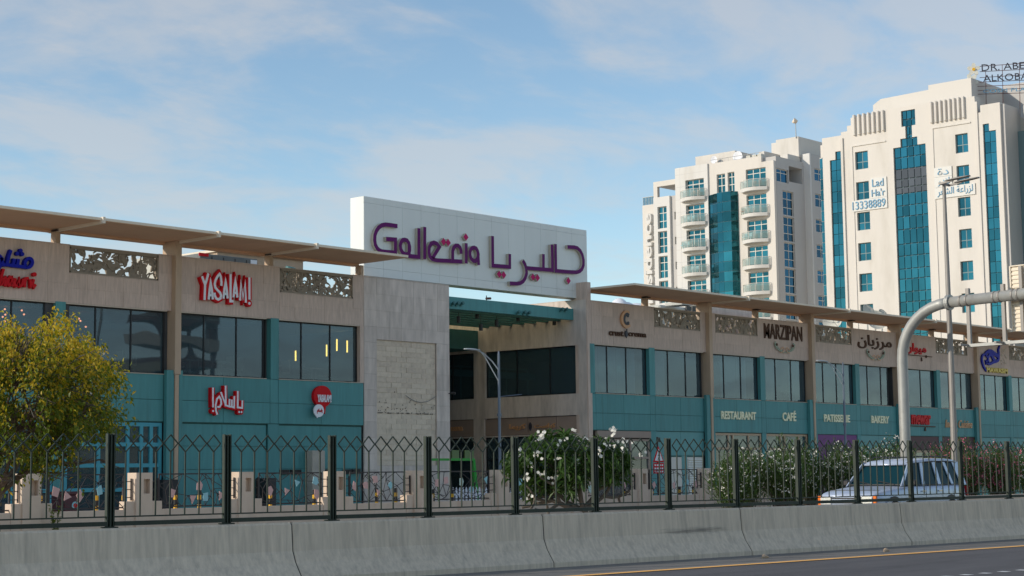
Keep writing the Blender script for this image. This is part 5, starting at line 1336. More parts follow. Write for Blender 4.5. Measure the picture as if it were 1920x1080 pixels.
# portico on the left roof and the name blade
holed('roof_portico', 'X', AX + 0.1, 132.2, 136.05, 38.02, 40.15, [], M['tower_cream'], ta, depth=0.3, voids=[(132.2, 135.4, 38.0, 39.45), (132.2, 134.0, 40.35, 41)], thick=0.5)
box('portico_roof', AX + 0.6, AX + 5, 132.2, 136.05, 39.6, 40.1, M['tower_cream'], ta); box('roof_block', AX + 3.0, AX + 6, 131, 134.3, 38, 40.7, M['tower_grey'], ta)
box('name_blade', AX + 0.3, AX + 8, 135.96, 138.1, 0, 37.25, M['tower_cream'], ta)
mb = MB()
for k in range(5): mb.box(AX + 0.35, AX + 0.40, 136.0 + k * 0.5, 136.04 + k * 0.5, 37.25, 38.35)
mb.box(AX + 0.33, AX + 0.41, 136.0, 138.1, 38.3, 38.36); mb.build('railing', M['steel_grey'], ta)
box('glass_rail', AX + 0.36, AX + 0.38, 136.05, 138.05, 37.3, 38.3, M['glass'], ta)
def twin(pl, c, h, us, zs, m='tglass_green', d=0.28): window(pl, c, h[0], h[1], h[2], h[3], us, zs, M[m], M['tframe'], ta, fw=0.09, d=d, fd=0.06)
rgb_ = random.Random(4)
M['rail_glass'] = mat('rail_glass', (0.30, 0.42, 0.40), 0.2, spec=0.5)
t_ = M['rail_glass'].node_tree; b_ = t_.nodes['Principled BSDF']; b_.inputs['Alpha'].default_value = 0.55
def balcony(c, u0, u1, z, wid=1.25):
    """bowed slab with posts, rail and glass"""
    uc = (u0 + u1) / 2; h = (u1 - u0) / 2; n = 10
    out = [(c - wid * math.cos(math.pi * (k / n - 0.5)) ** 0.8 if 0 < k < n else c, u0 + (u1 - u0) * k / n) for k in range(n + 1)]
    out = [(c, u0)] + [(c - 0.35 - (wid - 0.35) * math.sin(math.pi * k / n), u0 + (u1 - u0) * k / n) for k in range(n + 1)] + [(c, u1)]
    m_ = len(out); vs = [(x, y, z - 0.42) for x, y in out] + [(x, y, z) for x, y in out]
    vs[:m_] = [(c + (x - c) * 0.93, uc + (y - uc) * 0.97, z - 0.42) for x, y in out]
    b = raw('balcony', vs, [tuple(reversed(range(m_))), tuple(range(m_, 2 * m_))] + [(k, k + 1, k + 1 + m_, k + m_) for k in range(m_ - 1)] + [(m_ - 1, 0, m_, 2 * m_ - 1)], M['tower_white'], ta)
    mb = MB(); P = out[1:-1]
    for x, y in P[::2] + [P[0], P[-1]]: mb.tube([(x + 0.05, y, z), (x + 0.05, y, z + 0.98)], 0.03, 5)
    mb.tube([(x + 0.05, y, z + 1.0) for x, y in P], 0.035, 5, cap=False); mb.tube([(c, P[0][1], z + 1.0), (P[0][0] + 0.05, P[0][1], z + 1.0)], 0.03, 5); mb.tube([(c, P[-1][1], z + 1.0), (P[-1][0] + 0.05, P[-1][1], z + 1.0)], 0.03, 5)
    mb.build('railing', M['tframe'], b)
    vs = [(x + 0.05, y, z + 0.06) for x, y in P] + [(x + 0.05, y, z + 0.92) for x, y in P]; q = len(P)
    raw('glass_rail', vs, [(k, k + 1, k + 1 + q, k + q) for k in range(q - 1)], M['rail_glass'], b)
    if rgb_.random() < 0.8:
        mb = MB(); y_ = rgb_.uniform(u0 + 0.5, u1 - 1.2)
        for q_ in (0, 0.75): mb.box(c - 0.75, c - 0.35, y_ + q_, y_ + q_ + 0.45, z + 0.4, z + 0.45); mb.box(c - 0.40, c - 0.35, y_ + q_, y_ + q_ + 0.45, z + 0.45, z + 0.85); mb.box(c - 0.6, c - 0.5, y_ + q_ + 0.1, y_ + q_ + 0.2, z, z + 0.4)
        mb.build('balcony_chairs', M[rgb_.choice(('brown_panel', 'ac', 'shard_blue', 'maroon'))], b)
for h in hs:
    c = AX if h[0] < 127 else AX - 0.25
    a, b, z0, z1 = h
    twin('X', c, h, [a + 1.0, a + 2.0] if a < 127 else [a + 0.98, a + 1.97], [z1 - 0.62], d=0.28 if a < 127 else 0.42)
    if z0 > 7: balcony(c - 0.002, a - 0.35, b + 0.62, z0 + 0.02)
for h in sm: twin('X', AX + 0.25, h, [(h[0] + h[1]) / 2], [])
for h in w1: twin('X', AX - 0.1, h, [(h[0] + h[1]) / 2], [h[2] + 1.0, h[2] + 2.1], d=0.34)
for h in md: twin('X', AX, h, [(h[0] + h[1]) / 2], [h[2] + 0.95, h[2] + 1.95])
# joints in the white cladding
for k in range(10):
    z = 40.5 - 1.65 * k * 1.0
    pbox('panel_joint', 'X', AX - 0.25, 127.0, 132.2, z, z + 0.03, -0.004, 0.0, M['tower_grey'], ta)
for u in (131.4, ): pbox('panel_joint', 'X', AX - 0.25, u, u + 0.03, 0, 41.4, -0.005, 0.0, M['tower_grey'], ta)
# green glass bay
plan = [(AX - 0.05, 127.05), (AX - 0.9, 125.15), (AX - 1.1, 124.2), (AX - 1.0, 122.95), (AX - 0.05, 122.5)]
for k in range(4):
    p, q = Vector(plan[k]), Vector(plan[k + 1]); dd = (q - p)
    nc = 2 if dd.length > 1.6 else (1 if k != 0 else 2)
    for c_ in range(nc):
        a = p + dd * (c_ / nc + 0.012); b = p + dd * ((c_ + 1) / nc - 0.012)
        for j in range(28):
            z1 = 37.25 - 1.28 * j; z0 = z1 - 1.23
            if z0 < 2: break
            raw('glass_pane', [(a.x, a.y, z0), (b.x, b.y, z0), (b.x, b.y, z1), (a.x, a.y, z1)], [(0, 1, 2, 3)], M['tglass_green'], ta)
mb = MB(); n = len(plan)
vs = [(x + 0.06, y, 0.5) for x, y in plan] + [(x + 0.06, y, 37.28) for x, y in plan]
mb.add(vs, [(k, k + 1, k + 1 + n, k + n) for k in range(n - 1)] + [tuple(range(n, 2 * n))]); mb.build('bay_frame', M['tmull'], ta)
# shaded side, facing the road
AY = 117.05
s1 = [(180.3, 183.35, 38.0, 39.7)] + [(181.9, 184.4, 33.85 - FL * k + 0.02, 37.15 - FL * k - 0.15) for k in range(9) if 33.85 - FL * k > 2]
holed('wall', 'Y', AY, 180.55, 187.3, 0, 41.2, [(max(h[0], 180.6), h[1], h[2], h[3]) for h in s1], M['tower_grey'], ta, depth=0.3, voids=[(183.5, 186.6, 38.3, 40.3)], thick=2.5)  # grey wall colour carries the shade of this side
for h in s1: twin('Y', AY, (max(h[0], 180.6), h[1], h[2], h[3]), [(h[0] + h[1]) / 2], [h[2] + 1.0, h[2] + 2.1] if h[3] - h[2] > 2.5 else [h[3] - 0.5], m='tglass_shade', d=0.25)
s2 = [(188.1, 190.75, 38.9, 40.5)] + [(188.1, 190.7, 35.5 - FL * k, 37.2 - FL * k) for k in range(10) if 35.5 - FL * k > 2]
holed('wall', 'Y', AY - 0.9, 187.3, 200, 0, 42.3, s2 + [(a + 5, b + 5, c, d) for a, b, c, d in s2], M['tower_grey'], ta, depth=0.3, thick=0.5)
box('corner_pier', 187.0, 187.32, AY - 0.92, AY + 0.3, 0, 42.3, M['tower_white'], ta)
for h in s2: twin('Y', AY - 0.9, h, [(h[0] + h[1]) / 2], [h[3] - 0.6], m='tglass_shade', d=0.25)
mb = MB(); mb.box(AX + 0.6, 199.9, AY + 2.55, 131.9, 0, 40.3); mb.box(AX + 0.6, 199.9, 131.9, 135.9, 0, 37.9); mb.box(AX + 0.56, 183.2, AY + 0.31, AY + 2.6, 0, 41.0); mb.box(183.4, 187.2, AY + 0.31, AY + 2.6, 0, 38.2); mb.box(187.2, 199.9, AY - 0.39, AY + 2.6, 0, 41.0)
mb.build('tower_body', M['tower_grey'], ta)
# roofs
for nm, a in (('roof_block', (AX + 1.5, AX + 8, 123.8, 130.1, 40.3, 42.95)), ('roof_block', (AX + 3, AX + 12, 120.35, 121.2, 40.3, 42.6)), ('roof_block', (AX + 4, AX + 14, 114.5 + 3, 118.6, 40.3, 42.0)), ('roof_block', (AX + 6.5, AX + 18, 113.4 + 4, 117.8 + 3, 41.9, 44.6)), ('roof_block', (AX + 8, AX + 12, 118, 122.5, 40.3, 44.6))):
    box(nm, *a, M['tower_cream'], ta)
mb = MB(); mb.tube([(AX + 0.2, y, 41.9) for y in (119, 122.4, 126.8)], 0.03, 5)
for y in (119, 120, 121, 122, 123, 124, 125, 126): mb.tube([(AX + 0.2, y, 41.3), (AX + 0.2, y, 41.9)], 0.025, 4)
mb.build('railing', M['steel_grey'], ta)
(my, mz), (my2, mz2) = [(117.67,44.612),(117.609,46.348)]
mb = MB(); mb.tube([(186.4, my, 44.4), (186.4, my, mz2)], [0.07, 0.04], 6); ms = mb.build('mast', M['steel_grey'], ta)
mb = MB(); mb.tube([(186.2, my + 0.3, mz2 + 0.1), (186.2, my, mz2 + 0.3), (186.4, my - 0.25, mz2 + 0.1)], [0.15, 0.38, 0.2], 8); mb.build('antenna_drum', M['cream_stone'], ms)
def tdish(y, z, r):
    mb = MB(); n = 12; vs = [(AX + 0.9, y, z)] + [(AX + 0.7, y + r * math.cos(2 * math.pi * j / n), z + r * math.sin(2 * math.pi * j / n)) for j in range(n)]
    mb.add(vs, [(0, 1 + j, 1 + (j + 1) % n) for j in range(n)]); mb.tube([(AX + 1, y, 41), (AX + 0.9, y, z)], 0.06, 5)
    tag(mb.build('satellite_dish', M['sign_white'], None, loc=(AX + 1, y, 41)), 'white satellite dish on the apartment tower roof, %s' % ('left one' if y > 123 else 'above the green glass bay'), 'satellite dish')
tdish(122.9, 41.9, 0.75); tdish(126.6, 42.0, 0.5)
for k, y in enumerate((121.5, 120.6, 119.8)):
    box('roof_unit', AX + 1.0, AX + 1.7, y - 0.3, y + 0.3, 41.2, 41.9, M['ac_light'], ta)
# name letters up the blade
rsd = thing('vertical_sign', 'raised white vertical lettering "residence" on the blade of the apartment tower', 'sign', (AX + 0.3, 137, 30))
v, isl = text_islands('residence', 0.03, 1.0)
x0_, x1_ = min(p[0] for p in v), max(p[0] for p in v); y0_, y1_ = min(p[1] for p in v), max(p[1] for p in v)
LO, HI = 24.0, 36.0
for q in sorted(isl, key=lambda g: min(v[i][0] for t in g for i in t)):
    ids = sorted({i for t in q for i in t}); mp_ = {a: k for k, a in enumerate(ids)}
    raw('letter', [(AX + 0.3 - 0.45 * (v[i][2] + 0.5), 136.35 + (v[i][1] - y0_) / (y1_ - y0_) * 1.35, LO + (v[i][0] - x0_) / (x1_ - x0_) * (HI - LO)) for i in ids], [tuple(reversed([mp_[i] for i in t])) for t in q], M['tower_white'], rsd)

# ------------------------------------------------------------------ low garden wall with pillars and iron panels
LW_Y = 38.0
wall = thing('garden_wall', 'low peach garden wall with niched pillars in front of the mall', 'wall', (38, LW_Y, 0))
PX = [20.6, 24.1, 27.5, 30.95, 34.45, 37.85, 41.7, 45.45, 49.15, 53.2, 57.2]
for i, x in enumerate(PX):
    w = 0.26
    # pillar with a sunk niche
    mb = MB()
    y0, y1 = LW_Y - 0.15, LW_Y + 0.25
    nx0, nx1, nz0, nz1 = x - 0.02, x + 0.18, 1.20, 1.58
    fr = [(x - w, y0), (x + w, y0)]
    mb.box(x - w, nx0, y0, y1, 0, 1.75); mb.box(nx1, x + w, y0, y1, 0, 1.75); mb.box(nx0, nx1, y0, y1, 0, nz0); mb.box(nx0, nx1, y0, y1, nz1, 1.75); mb.box(nx0, nx1, y0 + 0.16, y1, nz0, nz1)
    mb.build('pillar', M['beige_wall'], wall)
    box('step_block', x - 0.55, x + 0.62, LW_Y - 0.10, LW_Y + 0.20, 0, 1.0, M['beige_wall'], wall, 0.01)
    if i < len(PX) - 1:
        xn = PX[i + 1]
        box('low_wall', x + 0.62, xn - 0.55, LW_Y - 0.08, LW_Y + 0.18, 0, 0.78, M['beige_wall'], wall, 0.01)
        for sx in (x + w + 0.04, xn - w - 0.30):
            mb = MB()
            for z in (1.10, 1.31, 1.52): mb.box(sx, sx + 0.27, LW_Y + 0.02, LW_Y + 0.04, z - 0.011, z + 0.011)
            mb.box(sx, sx + 0.022, LW_Y + 0.0, LW_Y + 0.05, 1.02, 1.60); mb.box(sx + 0.25, sx + 0.272, LW_Y + 0.0, LW_Y + 0.05, 1.02, 1.60); mb.build('side_bracket', M['iron'], wall)
rgp = random.Random(12)
plabels = ['broken-glass pattern iron panel at the left edge, behind the tree trunk', 'iron panel of crazed bars with pastel pieces, first right of the tree trunk', 'iron panel in front of the blue framed shopfront, second left of the red logo bays',
           'iron panel with pink and blue pieces below the left arabic red sign', 'iron panel with pastel pieces below the round balloon sign', 'iron panel with pastel pieces in front of the pale stone tower',
           'iron panel in front of the green swing frame and picket fence', 'iron panel mostly hidden by the white-flowered tree', 'iron panel right of the white-flowered tree', 'iron panel in front of the white doors', 'iron panel behind the left end of the white oleander hedge']
for i in range(len(PX) - 1):
    a, b = PX[i] + 0.60, PX[i + 1] - 0.53
    t = thing('garden_screen', plabels[i], 'iron panel', ((a + b) / 2, LW_Y, 0.8), 'crazed iron panels on the garden wall')
    z0, z1 = 0.84, 1.71; mb = MB(); yy = LW_Y + 0.03
    for p, q in (((a, z0), (b, z0)), ((a, z1), (b, z1)), ((a, z0), (a, z1)), ((b, z0), (b, z1))): mb.bar((p[0], yy, p[1]), (q[0], yy, q[1]), 0.036, 0.03, up=(0, 1, 0))
    mb.bar((a, yy, 0.7), (a, yy, z0), 0.028); mb.bar((b, yy, 0.7), (b, yy, z0), 0.028); mb.build('frame', M['iron'], t)
    pts = [Vector((rgp.uniform(a, b), rgp.uniform(z0, z1))) for _ in range(26)] + [Vector((a + (b - a) * k / 6, z)) for k in range(7) for z in (z0, z1)] + [Vector((u, z0 + (z1 - z0) * k / 3)) for u in (a, b) for k in (1, 2)]
    V, E_, F_, *_ = delaunay_2d_cdt(pts, [], [], 0, 0.001)
    mb = MB(); 
    for e in E_:
        p, q = V[e[0]], V[e[1]]
        if rgp.random() < 0.8 and (p - q).length < 0.8: mb.bar((p.x, yy, p.y), (q.x, yy, q.y), 0.017, 0.012, up=(0, 1, 0))
    mb.build('crazed_bars', M['iron'], t)
    done = []
    for _ in range(60):
        if len(done) >= 5: break
        cx, cz = rgp.uniform(a + 0.15, b - 0.15), rgp.uniform(z0 + 0.2, z1 - 0.2)
        if any(abs(cx - p[0]) < 0.32 and abs(cz - p[1]) < 0.3 for p in done): continue
        done.append((cx, cz)); k = rgp.choice((3, 4, 4, 5)); an = rgp.uniform(0, 6.28)
        pp = [(cx + rgp.uniform(0.09, 0.15) * math.cos(an + 2 * math.pi * j / k), cz + rgp.uniform(0.11, 0.19) * math.sin(an + 2 * math.pi * j / k)) for j in range(k)]
        mb = MB(); prism(pp, 'Y', yy - 0.02, 0.012, mb, 0, 0); mb.build('pastel_piece', M[rgp.choice(('shard_pink', 'shard_blue', 'shard_mint', 'shard_pink', 'shard_blue'))], t)
# bollards
BX = [(25.335,1.339),(27.066,1.315),(27.943,1.303),(29.68,1.279),(30.519,1.267),(33.13,1.231),(34.845,1.207),(37.446,1.222),(38.285,1.211),(39.974,1.137),(40.873,1.124),(49.985,1.057),(51.697,1.035),(53.413,1.073),(54.313,1.062),(55.987,1.041)]
bn = ['left of the first garden pillar', 'behind the iron panel right of the brown bin', 'just left of the second garden pillar', 'by the black cabinet under the red arabic sign', 'second right of the black cabinet', 'beside the second black cabinet', 'below the grey wall duct', 'in front of the pale stone tower, left one',
      'in front of the pale stone tower, right one', 'left of the picket fence, behind the garden pillar', 'at the left end of the picket fence', 'right of the white-flowered tree', 'beside the garden pillar right of the white-flowered tree', 'in front of the white doors, left one', 'in front of the white doors, right one', 'at the left end of the oleander hedge']
for k, ((x, z), nm) in enumerate(zip(BX, bn)):
    t = thing('bollard', 'black and yellow banded bollard ' + nm, 'bollard', (x, 39.4, 0), 'banded bollards behind the garden wall')
    zz = [0, z * 0.55, z * 0.67, z * 0.78, z * 0.88, z]
    for j in range(5):
        mb = MB(); mb.tube([(x, 39.4, zz[j]), (x, 39.4, zz[j + 1])], 0.055, 10); mb.build('band', M['black' if j in (0, 2, 4) else 'yellow'], t)
# white picket fence
t = thing('picket_fence', 'low white picket fence in front of the entrance passage', 'fence', (46, 42, 0))
(xa, _), (xb, _) = [(43.623,0.965),(48.24,0.894)]
n = int((xb - xa) / 0.17)
for k in range(n):
    x = xa + 0.17 * k; prs = MB(); prism([(x - 0.045, 0.1), (x + 0.045, 0.1), (x + 0.045, 1.08), (x, 1.18), (x - 0.045, 1.08)], 'Y', 42.0, 0.02, prs, 0, 0); prs.build('picket', M['sign_white'], t)
for z in (0.45, 0.92): box('rail', xa - 0.1, xb, 42.022, 42.05, z - 0.03, z + 0.03, M['sign_white'], t)
# green swing
t = thing('swing_frame', 'bright green A-frame swing at the mouth of the entrance passage', 'swing', (48.8, 46, 0))
(tx, tz), (lx, lz), (rx, rz), (bx_, bz_) = [(48.941,2.202),(48.683,1.016),(49.275,1.007),(47.746,2.203)]
mb = MB(); top = (tx, 46, tz)
mb.bar(top, (tx - 0.25, 45.5, 0), 0.09); mb.bar(top, (tx + 0.5, 46.6, 0), 0.09); mb.bar((tx - 2.6, 46, tz), top, 0.09); mb.bar((tx - 2.6, 46, tz), (tx - 2.9, 45.5, 0), 0.09); mb.bar((tx - 2.6, 46, tz), (tx - 2.3, 46.6, 0), 0.09)
mb.bar((tx - 0.14, 45.75, 1.15), (tx + 0.26, 46.3, 1.15), 0.07); mb.build('frame', M['green_paint'], t)
mb = MB(); mb.box(tx - 1.9, tx - 0.8, 45.9, 46.2, 0.55, 0.60); mb.build('seat', M['green_paint'], t)
mb = MB()
for x in (tx - 2.0, tx - 0.7): mb.bar((x, 46, 0.6), (x, 46, tz), 0.02)
mb.build('hanging_rods', M['green_paint'], t)
for k, ((a, z1), (b, z0)) in enumerate([[(51.869,2.649),(52.308,2.308)],[(52.65,2.652),(53.205,2.307)]]):
    bo = box('poster_board', a, b, 50, 50.06, z0, z1, M['lime'], None); tag(bo, ['left', 'right'][k] + ' lime green board hanging in the entrance passage behind the swing', 'board')
# brown bin with a round sticker
t = thing('waste_bin', 'dark brown bin with a round sticker behind the garden wall near the tree', 'bin', (31.9, 45, 0))
(xa, z1), (xb, z0) = [(29.82,1.238),(30.236,0.604)]
box('body', xa, xb, 45, 45.8, 0, z1 - 0.1, M['maroon'], t, 0.03); box('lid', xa - 0.03, xb + 0.03, 44.97, 45.83, z1 - 0.1, z1, M['maroon'], t, 0.02)
(cx, cz), = [(30.151,0.812)]
mb = MB(); prism([(cx + 0.12 * math.cos(j * math.pi / 8), cz + 0.12 * math.sin(j * math.pi / 8)) for j in range(16)], 'Y', 44.985, 0.012, mb, 0, 0); mb.build('sticker', M['shard_blue'], t)
mb = MB(); prism([(cx + 0.07 * math.cos(j * math.pi / 8), cz + 0.07 * math.sin(j * math.pi / 8)) for j in range(16)], 'Y', 44.982, 0.003, mb, 0, 0); mb.build('sticker', M['red'], t)
# pedestrian sign
t = thing('pedestrian_sign', 'red triangle pedestrian sign over a red and white plate on a pole', 'road sign', (51.6, 39.2, 0))
(xa, z1), (xb, z0), (xc, zc), (xd, zd) = [(51.637,2.35),(52.104,1.995),(51.551,1.996),(52.049,1.756)]
cx = (xa + xb) / 2; hw_ = 0.34
mb = MB(); prism([(cx - hw_, z0), (cx + hw_, z0), (cx, z0 + 0.6)], 'Y', 39.2, 0.02, mb, 0, 0); mb.build('triangle', M['red'], t)
mb = MB(); prism([(cx - hw_ * 0.72, z0 + 0.06), (cx + hw_ * 0.72, z0 + 0.06), (cx, z0 + 0.50)], 'Y', 39.193, 0.006, mb, 0, 0); mb.build('triangle_face', M['sign_white'], t)
mb = MB(); k0 = z0 + 0.09
for p, q in (((cx, k0 + 0.24), (cx, k0 + 0.13)), ((cx, k0 + 0.13), (cx - 0.06, k0)), ((cx, k0 + 0.13), (cx + 0.06, k0)), ((cx, k0 + 0.21), (cx + 0.07, k0 + 0.15)), ((cx, k0 + 0.21), (cx - 0.06, k0 + 0.15))): mb.bar((p[0], 39.188, p[1]), (q[0], 39.188, q[1]), 0.03, 0.004, up=(0, 1, 0))
mb.box(cx - 0.02, cx + 0.02, 39.186, 39.19, k0 + 0.25, k0 + 0.29); mb.build('walker_symbol', M['black'], t)
box('plate', cx - 0.32, cx + 0.32, 39.2, 39.22, z0 - 0.42, z0 - 0.03, M['red'], t)
for r_ in range(3):
    for c_ in range(4): box('plate_mark', cx - 0.27 + c_ * 0.145, cx - 0.18 + c_ * 0.145, 39.19, 39.199, z0 - 0.38 + r_ * 0.12, z0 - 0.32 + r_ * 0.12, M['sign_white'], t)
mb = MB(); mb.tube([(cx, 39.25, 0), (cx, 39.25, z0 + 0.95)], 0.035, 8); mb.box(cx - 0.03, cx + 0.18, 39.24, 39.26, z0 + 0.75, z0 + 0.93); mb.build('pole', M['black'], t)

# ------------------------------------------------------------------ street lamps
def lamp_head(mb, p, d, L, w):
    p = Vector(p); d = Vector(d).normalized(); s = d.cross(Vector((0, 0, 1))).normalized(); n = 7; vs = []
    ring = []
    for k in range(n):
        t = k / (n - 1); x = p + d * L * t; ww = w * (0.35 + 0.65 * math.sin(math.pi * (0.12 + 0.76 * t))); hh = ww * 0.38
        ring.append([x + s * (ww * math.cos(a)) + Vector((0, 0, hh * (math.sin(a) if math.sin(a) > 0 else 0.55 * math.sin(a)))) for a in [j * math.pi / 5 for j in range(10)]])
    vs = [v_ for r in ring for v_ in r]
    mb.add(vs, [(k * 10 + j, k * 10 + (j + 1) % 10, (k + 1) * 10 + (j + 1) % 10, (k + 1) * 10 + j) for k in range(n - 1) for j in range(10)] + [tuple(reversed(range(10))), tuple(range((n - 1) * 10, n * 10))])
def street_lamp(label, x, y, top, armdir, L, extra=True):
    t = thing('street_lamp', label, 'street lamp', (x, y, 0), 'curved-arm street lamps before the mall')
    mb = MB(); mb.tube([(x, y, 0), (x, y, top)], [0.062, 0.042], 10); mb.tube([(x, y, top), (x, y, top + 0.12)], [0.04, 0.02], 8)
    mb.tube([(x, y, 3.6), (x, y, 3.7)], 0.08, 10); mb.build('pole', M['lamp_blue'], t)
    d = Vector((armdir[0], armdir[1], 0)).normalized(); P = Vector((x, y, top))
    mb = MB(); e = P + d * L + Vector((0, 0, 0.12))
    mb.tube([P + Vector((0, 0, -0.55)), P + d * L * 0.3 + Vector((0, 0, -0.25)), P + d * L * 0.7 + Vector((0, 0, 0.02)), e], 0.022, 7)
    mb.tube([P + Vector((0, 0, -0.95)), P + d * L * 0.25 + Vector((0, 0, -0.62)), P + d * L * 0.6 + Vector((0, 0, -0.15)), P + d * L * 0.8 + Vector((0, 0, 0.04))], 0.018, 7)
    mb.build('arm', M['lamp_white'], t)
    mb = MB(); lamp_head(mb, e - d * 0.1, d + Vector((0, 0, 0.05)), 0.6, 0.12); mb.build('lamp_head', M['lamp_white'], t, smooth=True)
    if extra:
        mb = MB(); mb.tube([(x, y, 5.0 - 0.72), (x + 0.95, y - 0.2, 5.1 - 0.72)], 0.015, 5); mb.tube([(x, y, 2.05), (x + 0.95, y - 0.2, 2.1)], 0.015, 5); mb.build('banner_arm', M['lamp_blue'], t)
street_lamp('blue-grey street lamp with a pale head in front of the entrance passage', 43.87, 40, 5.75, (-0.9, 0.3), 0.85)
street_lamp('slim street lamp with a pale head in front of the patisserie sign', 66.65, 40, 6.3, (-0.95, 0.3), 1.0, False)
# tall twin lamp by the road
t = thing('tall_street_lamp', 'tall tapered highway lamp with two flat heads, right of the grey gantry', 'street lamp', (48.75, 25.4, 0))
mb = MB(); mb.tube([(48.75, 25.4, 0), (48.75, 25.4, 10.55)], [0.125, 0.055], 12); mb.build('pole', M['steel_dull'], t)
mb = MB()
RNv = -RN
for s_ in (0.0,):
    a = Vector((48.75, 25.4, 10.5)); rr = Vector((0.668, -0.744, 0))
    hd = (RNv + Vector((0, 0, 0.02))).normalized()
mb.bar(a - RD * 0.25 + Vector((0, 0, 0.02)), a + RD * 0.25 + Vector((0, 0, 0.02)), 0.07); mb.bar(a - RD * 0.25, a - RD * 0.25 - RN * 0.5 + Vector((0, 0, 0.05)), 0.06); mb.bar(a + RD * 0.25, a + RD * 0.25 - RN * 0.5 + Vector((0, 0, 0.05)), 0.06)
mb.build('cross_arm', M['steel_dull'], t)
for s_ in (-0.25, 0.25):
    mb = MB(); lamp_head(mb, a + RD * s_ - RN * 0.25 + Vector((0, 0, 0.06)), -RN + Vector((0, 0, 0.05)), 0.85, 0.125); mb.build('lamp_head', M['steel_dull'], t, smooth=True)

# ------------------------------------------------------------------ gantry
GP = Vector((47.6, 26.45, 0))
t = thing('sign_gantry', 'thick grey pipe gantry curving over the road towards the right edge', 'gantry', GP)
mb = MB(); path = [GP + Vector((0, 0, z)) for z in (0, 2.5, 5.0)]
for k in range(1, 9):
    a = k / 9 * math.pi / 2; path.append(GP - RN * (1.7 * (1 - math.cos(a))) + Vector((0, 0, 5.0 + 1.62 * math.sin(a))))
path.append(GP - RN * 1.7 + Vector((0, 0, 6.63)))
mb.tube(path, [0.165] * len(path), 20); mb.build('curved_post', M['steel_grey'], t, smooth=True)
E0 = GP - RN * 1.72 + Vector((0, 0, 6.63))
mb = MB(); mb.tube([E0, GP - RN * 14 + Vector((0, 0, 6.85))], 0.165, 20); mb.build('boom', M['steel_grey'], t, smooth=True)
mb = MB()
def ring(s, r, w): 
    c = GP - RN * s + Vector((0, 0, 6.63 + (s - 1.7) * 0.018)); mb.tube([c - RN * -w / 2, c - RN * w / 2], r, 20)
for s_, r, w in ((1.74, 0.235, 0.05), (1.80, 0.235, 0.05)): ring(s_, r, w)
mb.build('flange', M['steel_grey'], t)
for s_ in (2.2, 2.42, 3.35, 3.53, 3.98, 4.15):
    mb = MB(); ring(s_, 0.182, 0.05); mb.build('clamp_ring', M['steel_dull'], t)
zb = lambda s: 6.63 + (s - 1.7) * 0.018
HP = []
for s_ in (2.42, 3.62, 5.2, 6.8):
    c = GP - RN * s_ + RD * 0.02
    mb = MB(); mb.bar(c + Vector((0, 0, 5.30)), c + Vector((0, 0, zb(s_) - 0.15)), 0.11, 0.09, up=RD); mb.bar(c + Vector((0, 0, zb(s_) + 0.15)), c + Vector((0, 0, zb(s_) + 0.36)), 0.11, 0.11, up=RD); mb.build('hanger', M['steel_dull'], t)
    mb = MB(); q = c + Vector((0, 0, 5.28)); mb.bar(q, q - RD * 0.0 + RD * -0.55 + Vector((0, 0, 0.0)), 0.08, 0.06); mb.build('lamp_bracket', M['steel_dull'], t)
mb = MB(); mb.bar(GP - RN * 2.35 + Vector((0, 0, 5.27)), GP - RN * 14 + Vector((0, 0, 5.30)), 0.22, 0.09); mb.build('lamp_rail', M['steel_grey'], t)
pan = thing('road_sign', 'back of a ribbed beige road sign hanging on the gantry at the right edge', 'road sign', GP - RN * 6 + Vector((0, 0, 6.6)))
def gpt(s, o, z): p = GP - RN * s + RD * o; return (p.x, p.y, z)
def gbox(mb, s0, s1, o0, o1, z0, z1): mb.add([gpt(s, o, z) for z in (z0, z1) for s, o in ((s0, o0), (s1, o0), (s1, o1), (s0, o1))], BOXF)
ns = 15; zlo, zhi = 5.62, 7.55
for k in range(ns):
    z0 = zlo + (zhi - zlo) * k / ns; mb = MB(); h_ = (zhi - zlo) / ns
    gbox(mb, 3.74, 9.0, 0.30, 0.34, z0 + 0.004, z0 + h_ * 0.55); gbox(mb, 3.74, 9.0, 0.33, 0.36, z0 + h_ * 0.55, z0 + h_)
    mb.build('rib', M['sign_back'] if 'sign_back' in M else M['canopy'], pan)
mb = MB(); gbox(mb, 3.70, 3.74, 0.27, 0.37, zlo, zhi + 0.02); gbox(mb, 3.74, 9.0, 0.27, 0.37, zhi, zhi + 0.03); mb.build('edge_frame', M['canopy'], pan)
for s_ in (4.10, 6.0, 8.0): mb = MB(); gbox(mb, s_ - 0.05, s_ + 0.05, 0.19, 0.29, zlo - 0.02, zhi - 0.02); mb.build('upright', M['steel_dull'], pan)

# ------------------------------------------------------------------ kerb and hedge bed
kb = thing('kerb_wall', 'low pale kerb wall along the far side of the service road', 'kerb', (60, 27.9, 0))
for k in range(10): box('kerb_stone', 40 + 6 * k + 0.01, 46 + 6 * k - 0.01, 28.0, 28.25, -0.02, 0.68 if k > 0 else 0.5, M['beige_wall'], kb, 0.02)

# ------------------------------------------------------------------ the silver car
CX, CY = 40.22, 23.24     # front left corner; heading -X, left side towards the camera (-Y)
car = thing('suv_car', 'silver-white off-road car passing behind the fence below the gantry', 'car', (42.6, 24.15, 0))
Lc, Wc = 5.15, 1.86
def cpt(f, s, z): return (CX + f, CY + s, z)      # f: metres back from the nose, s: metres in from the near side
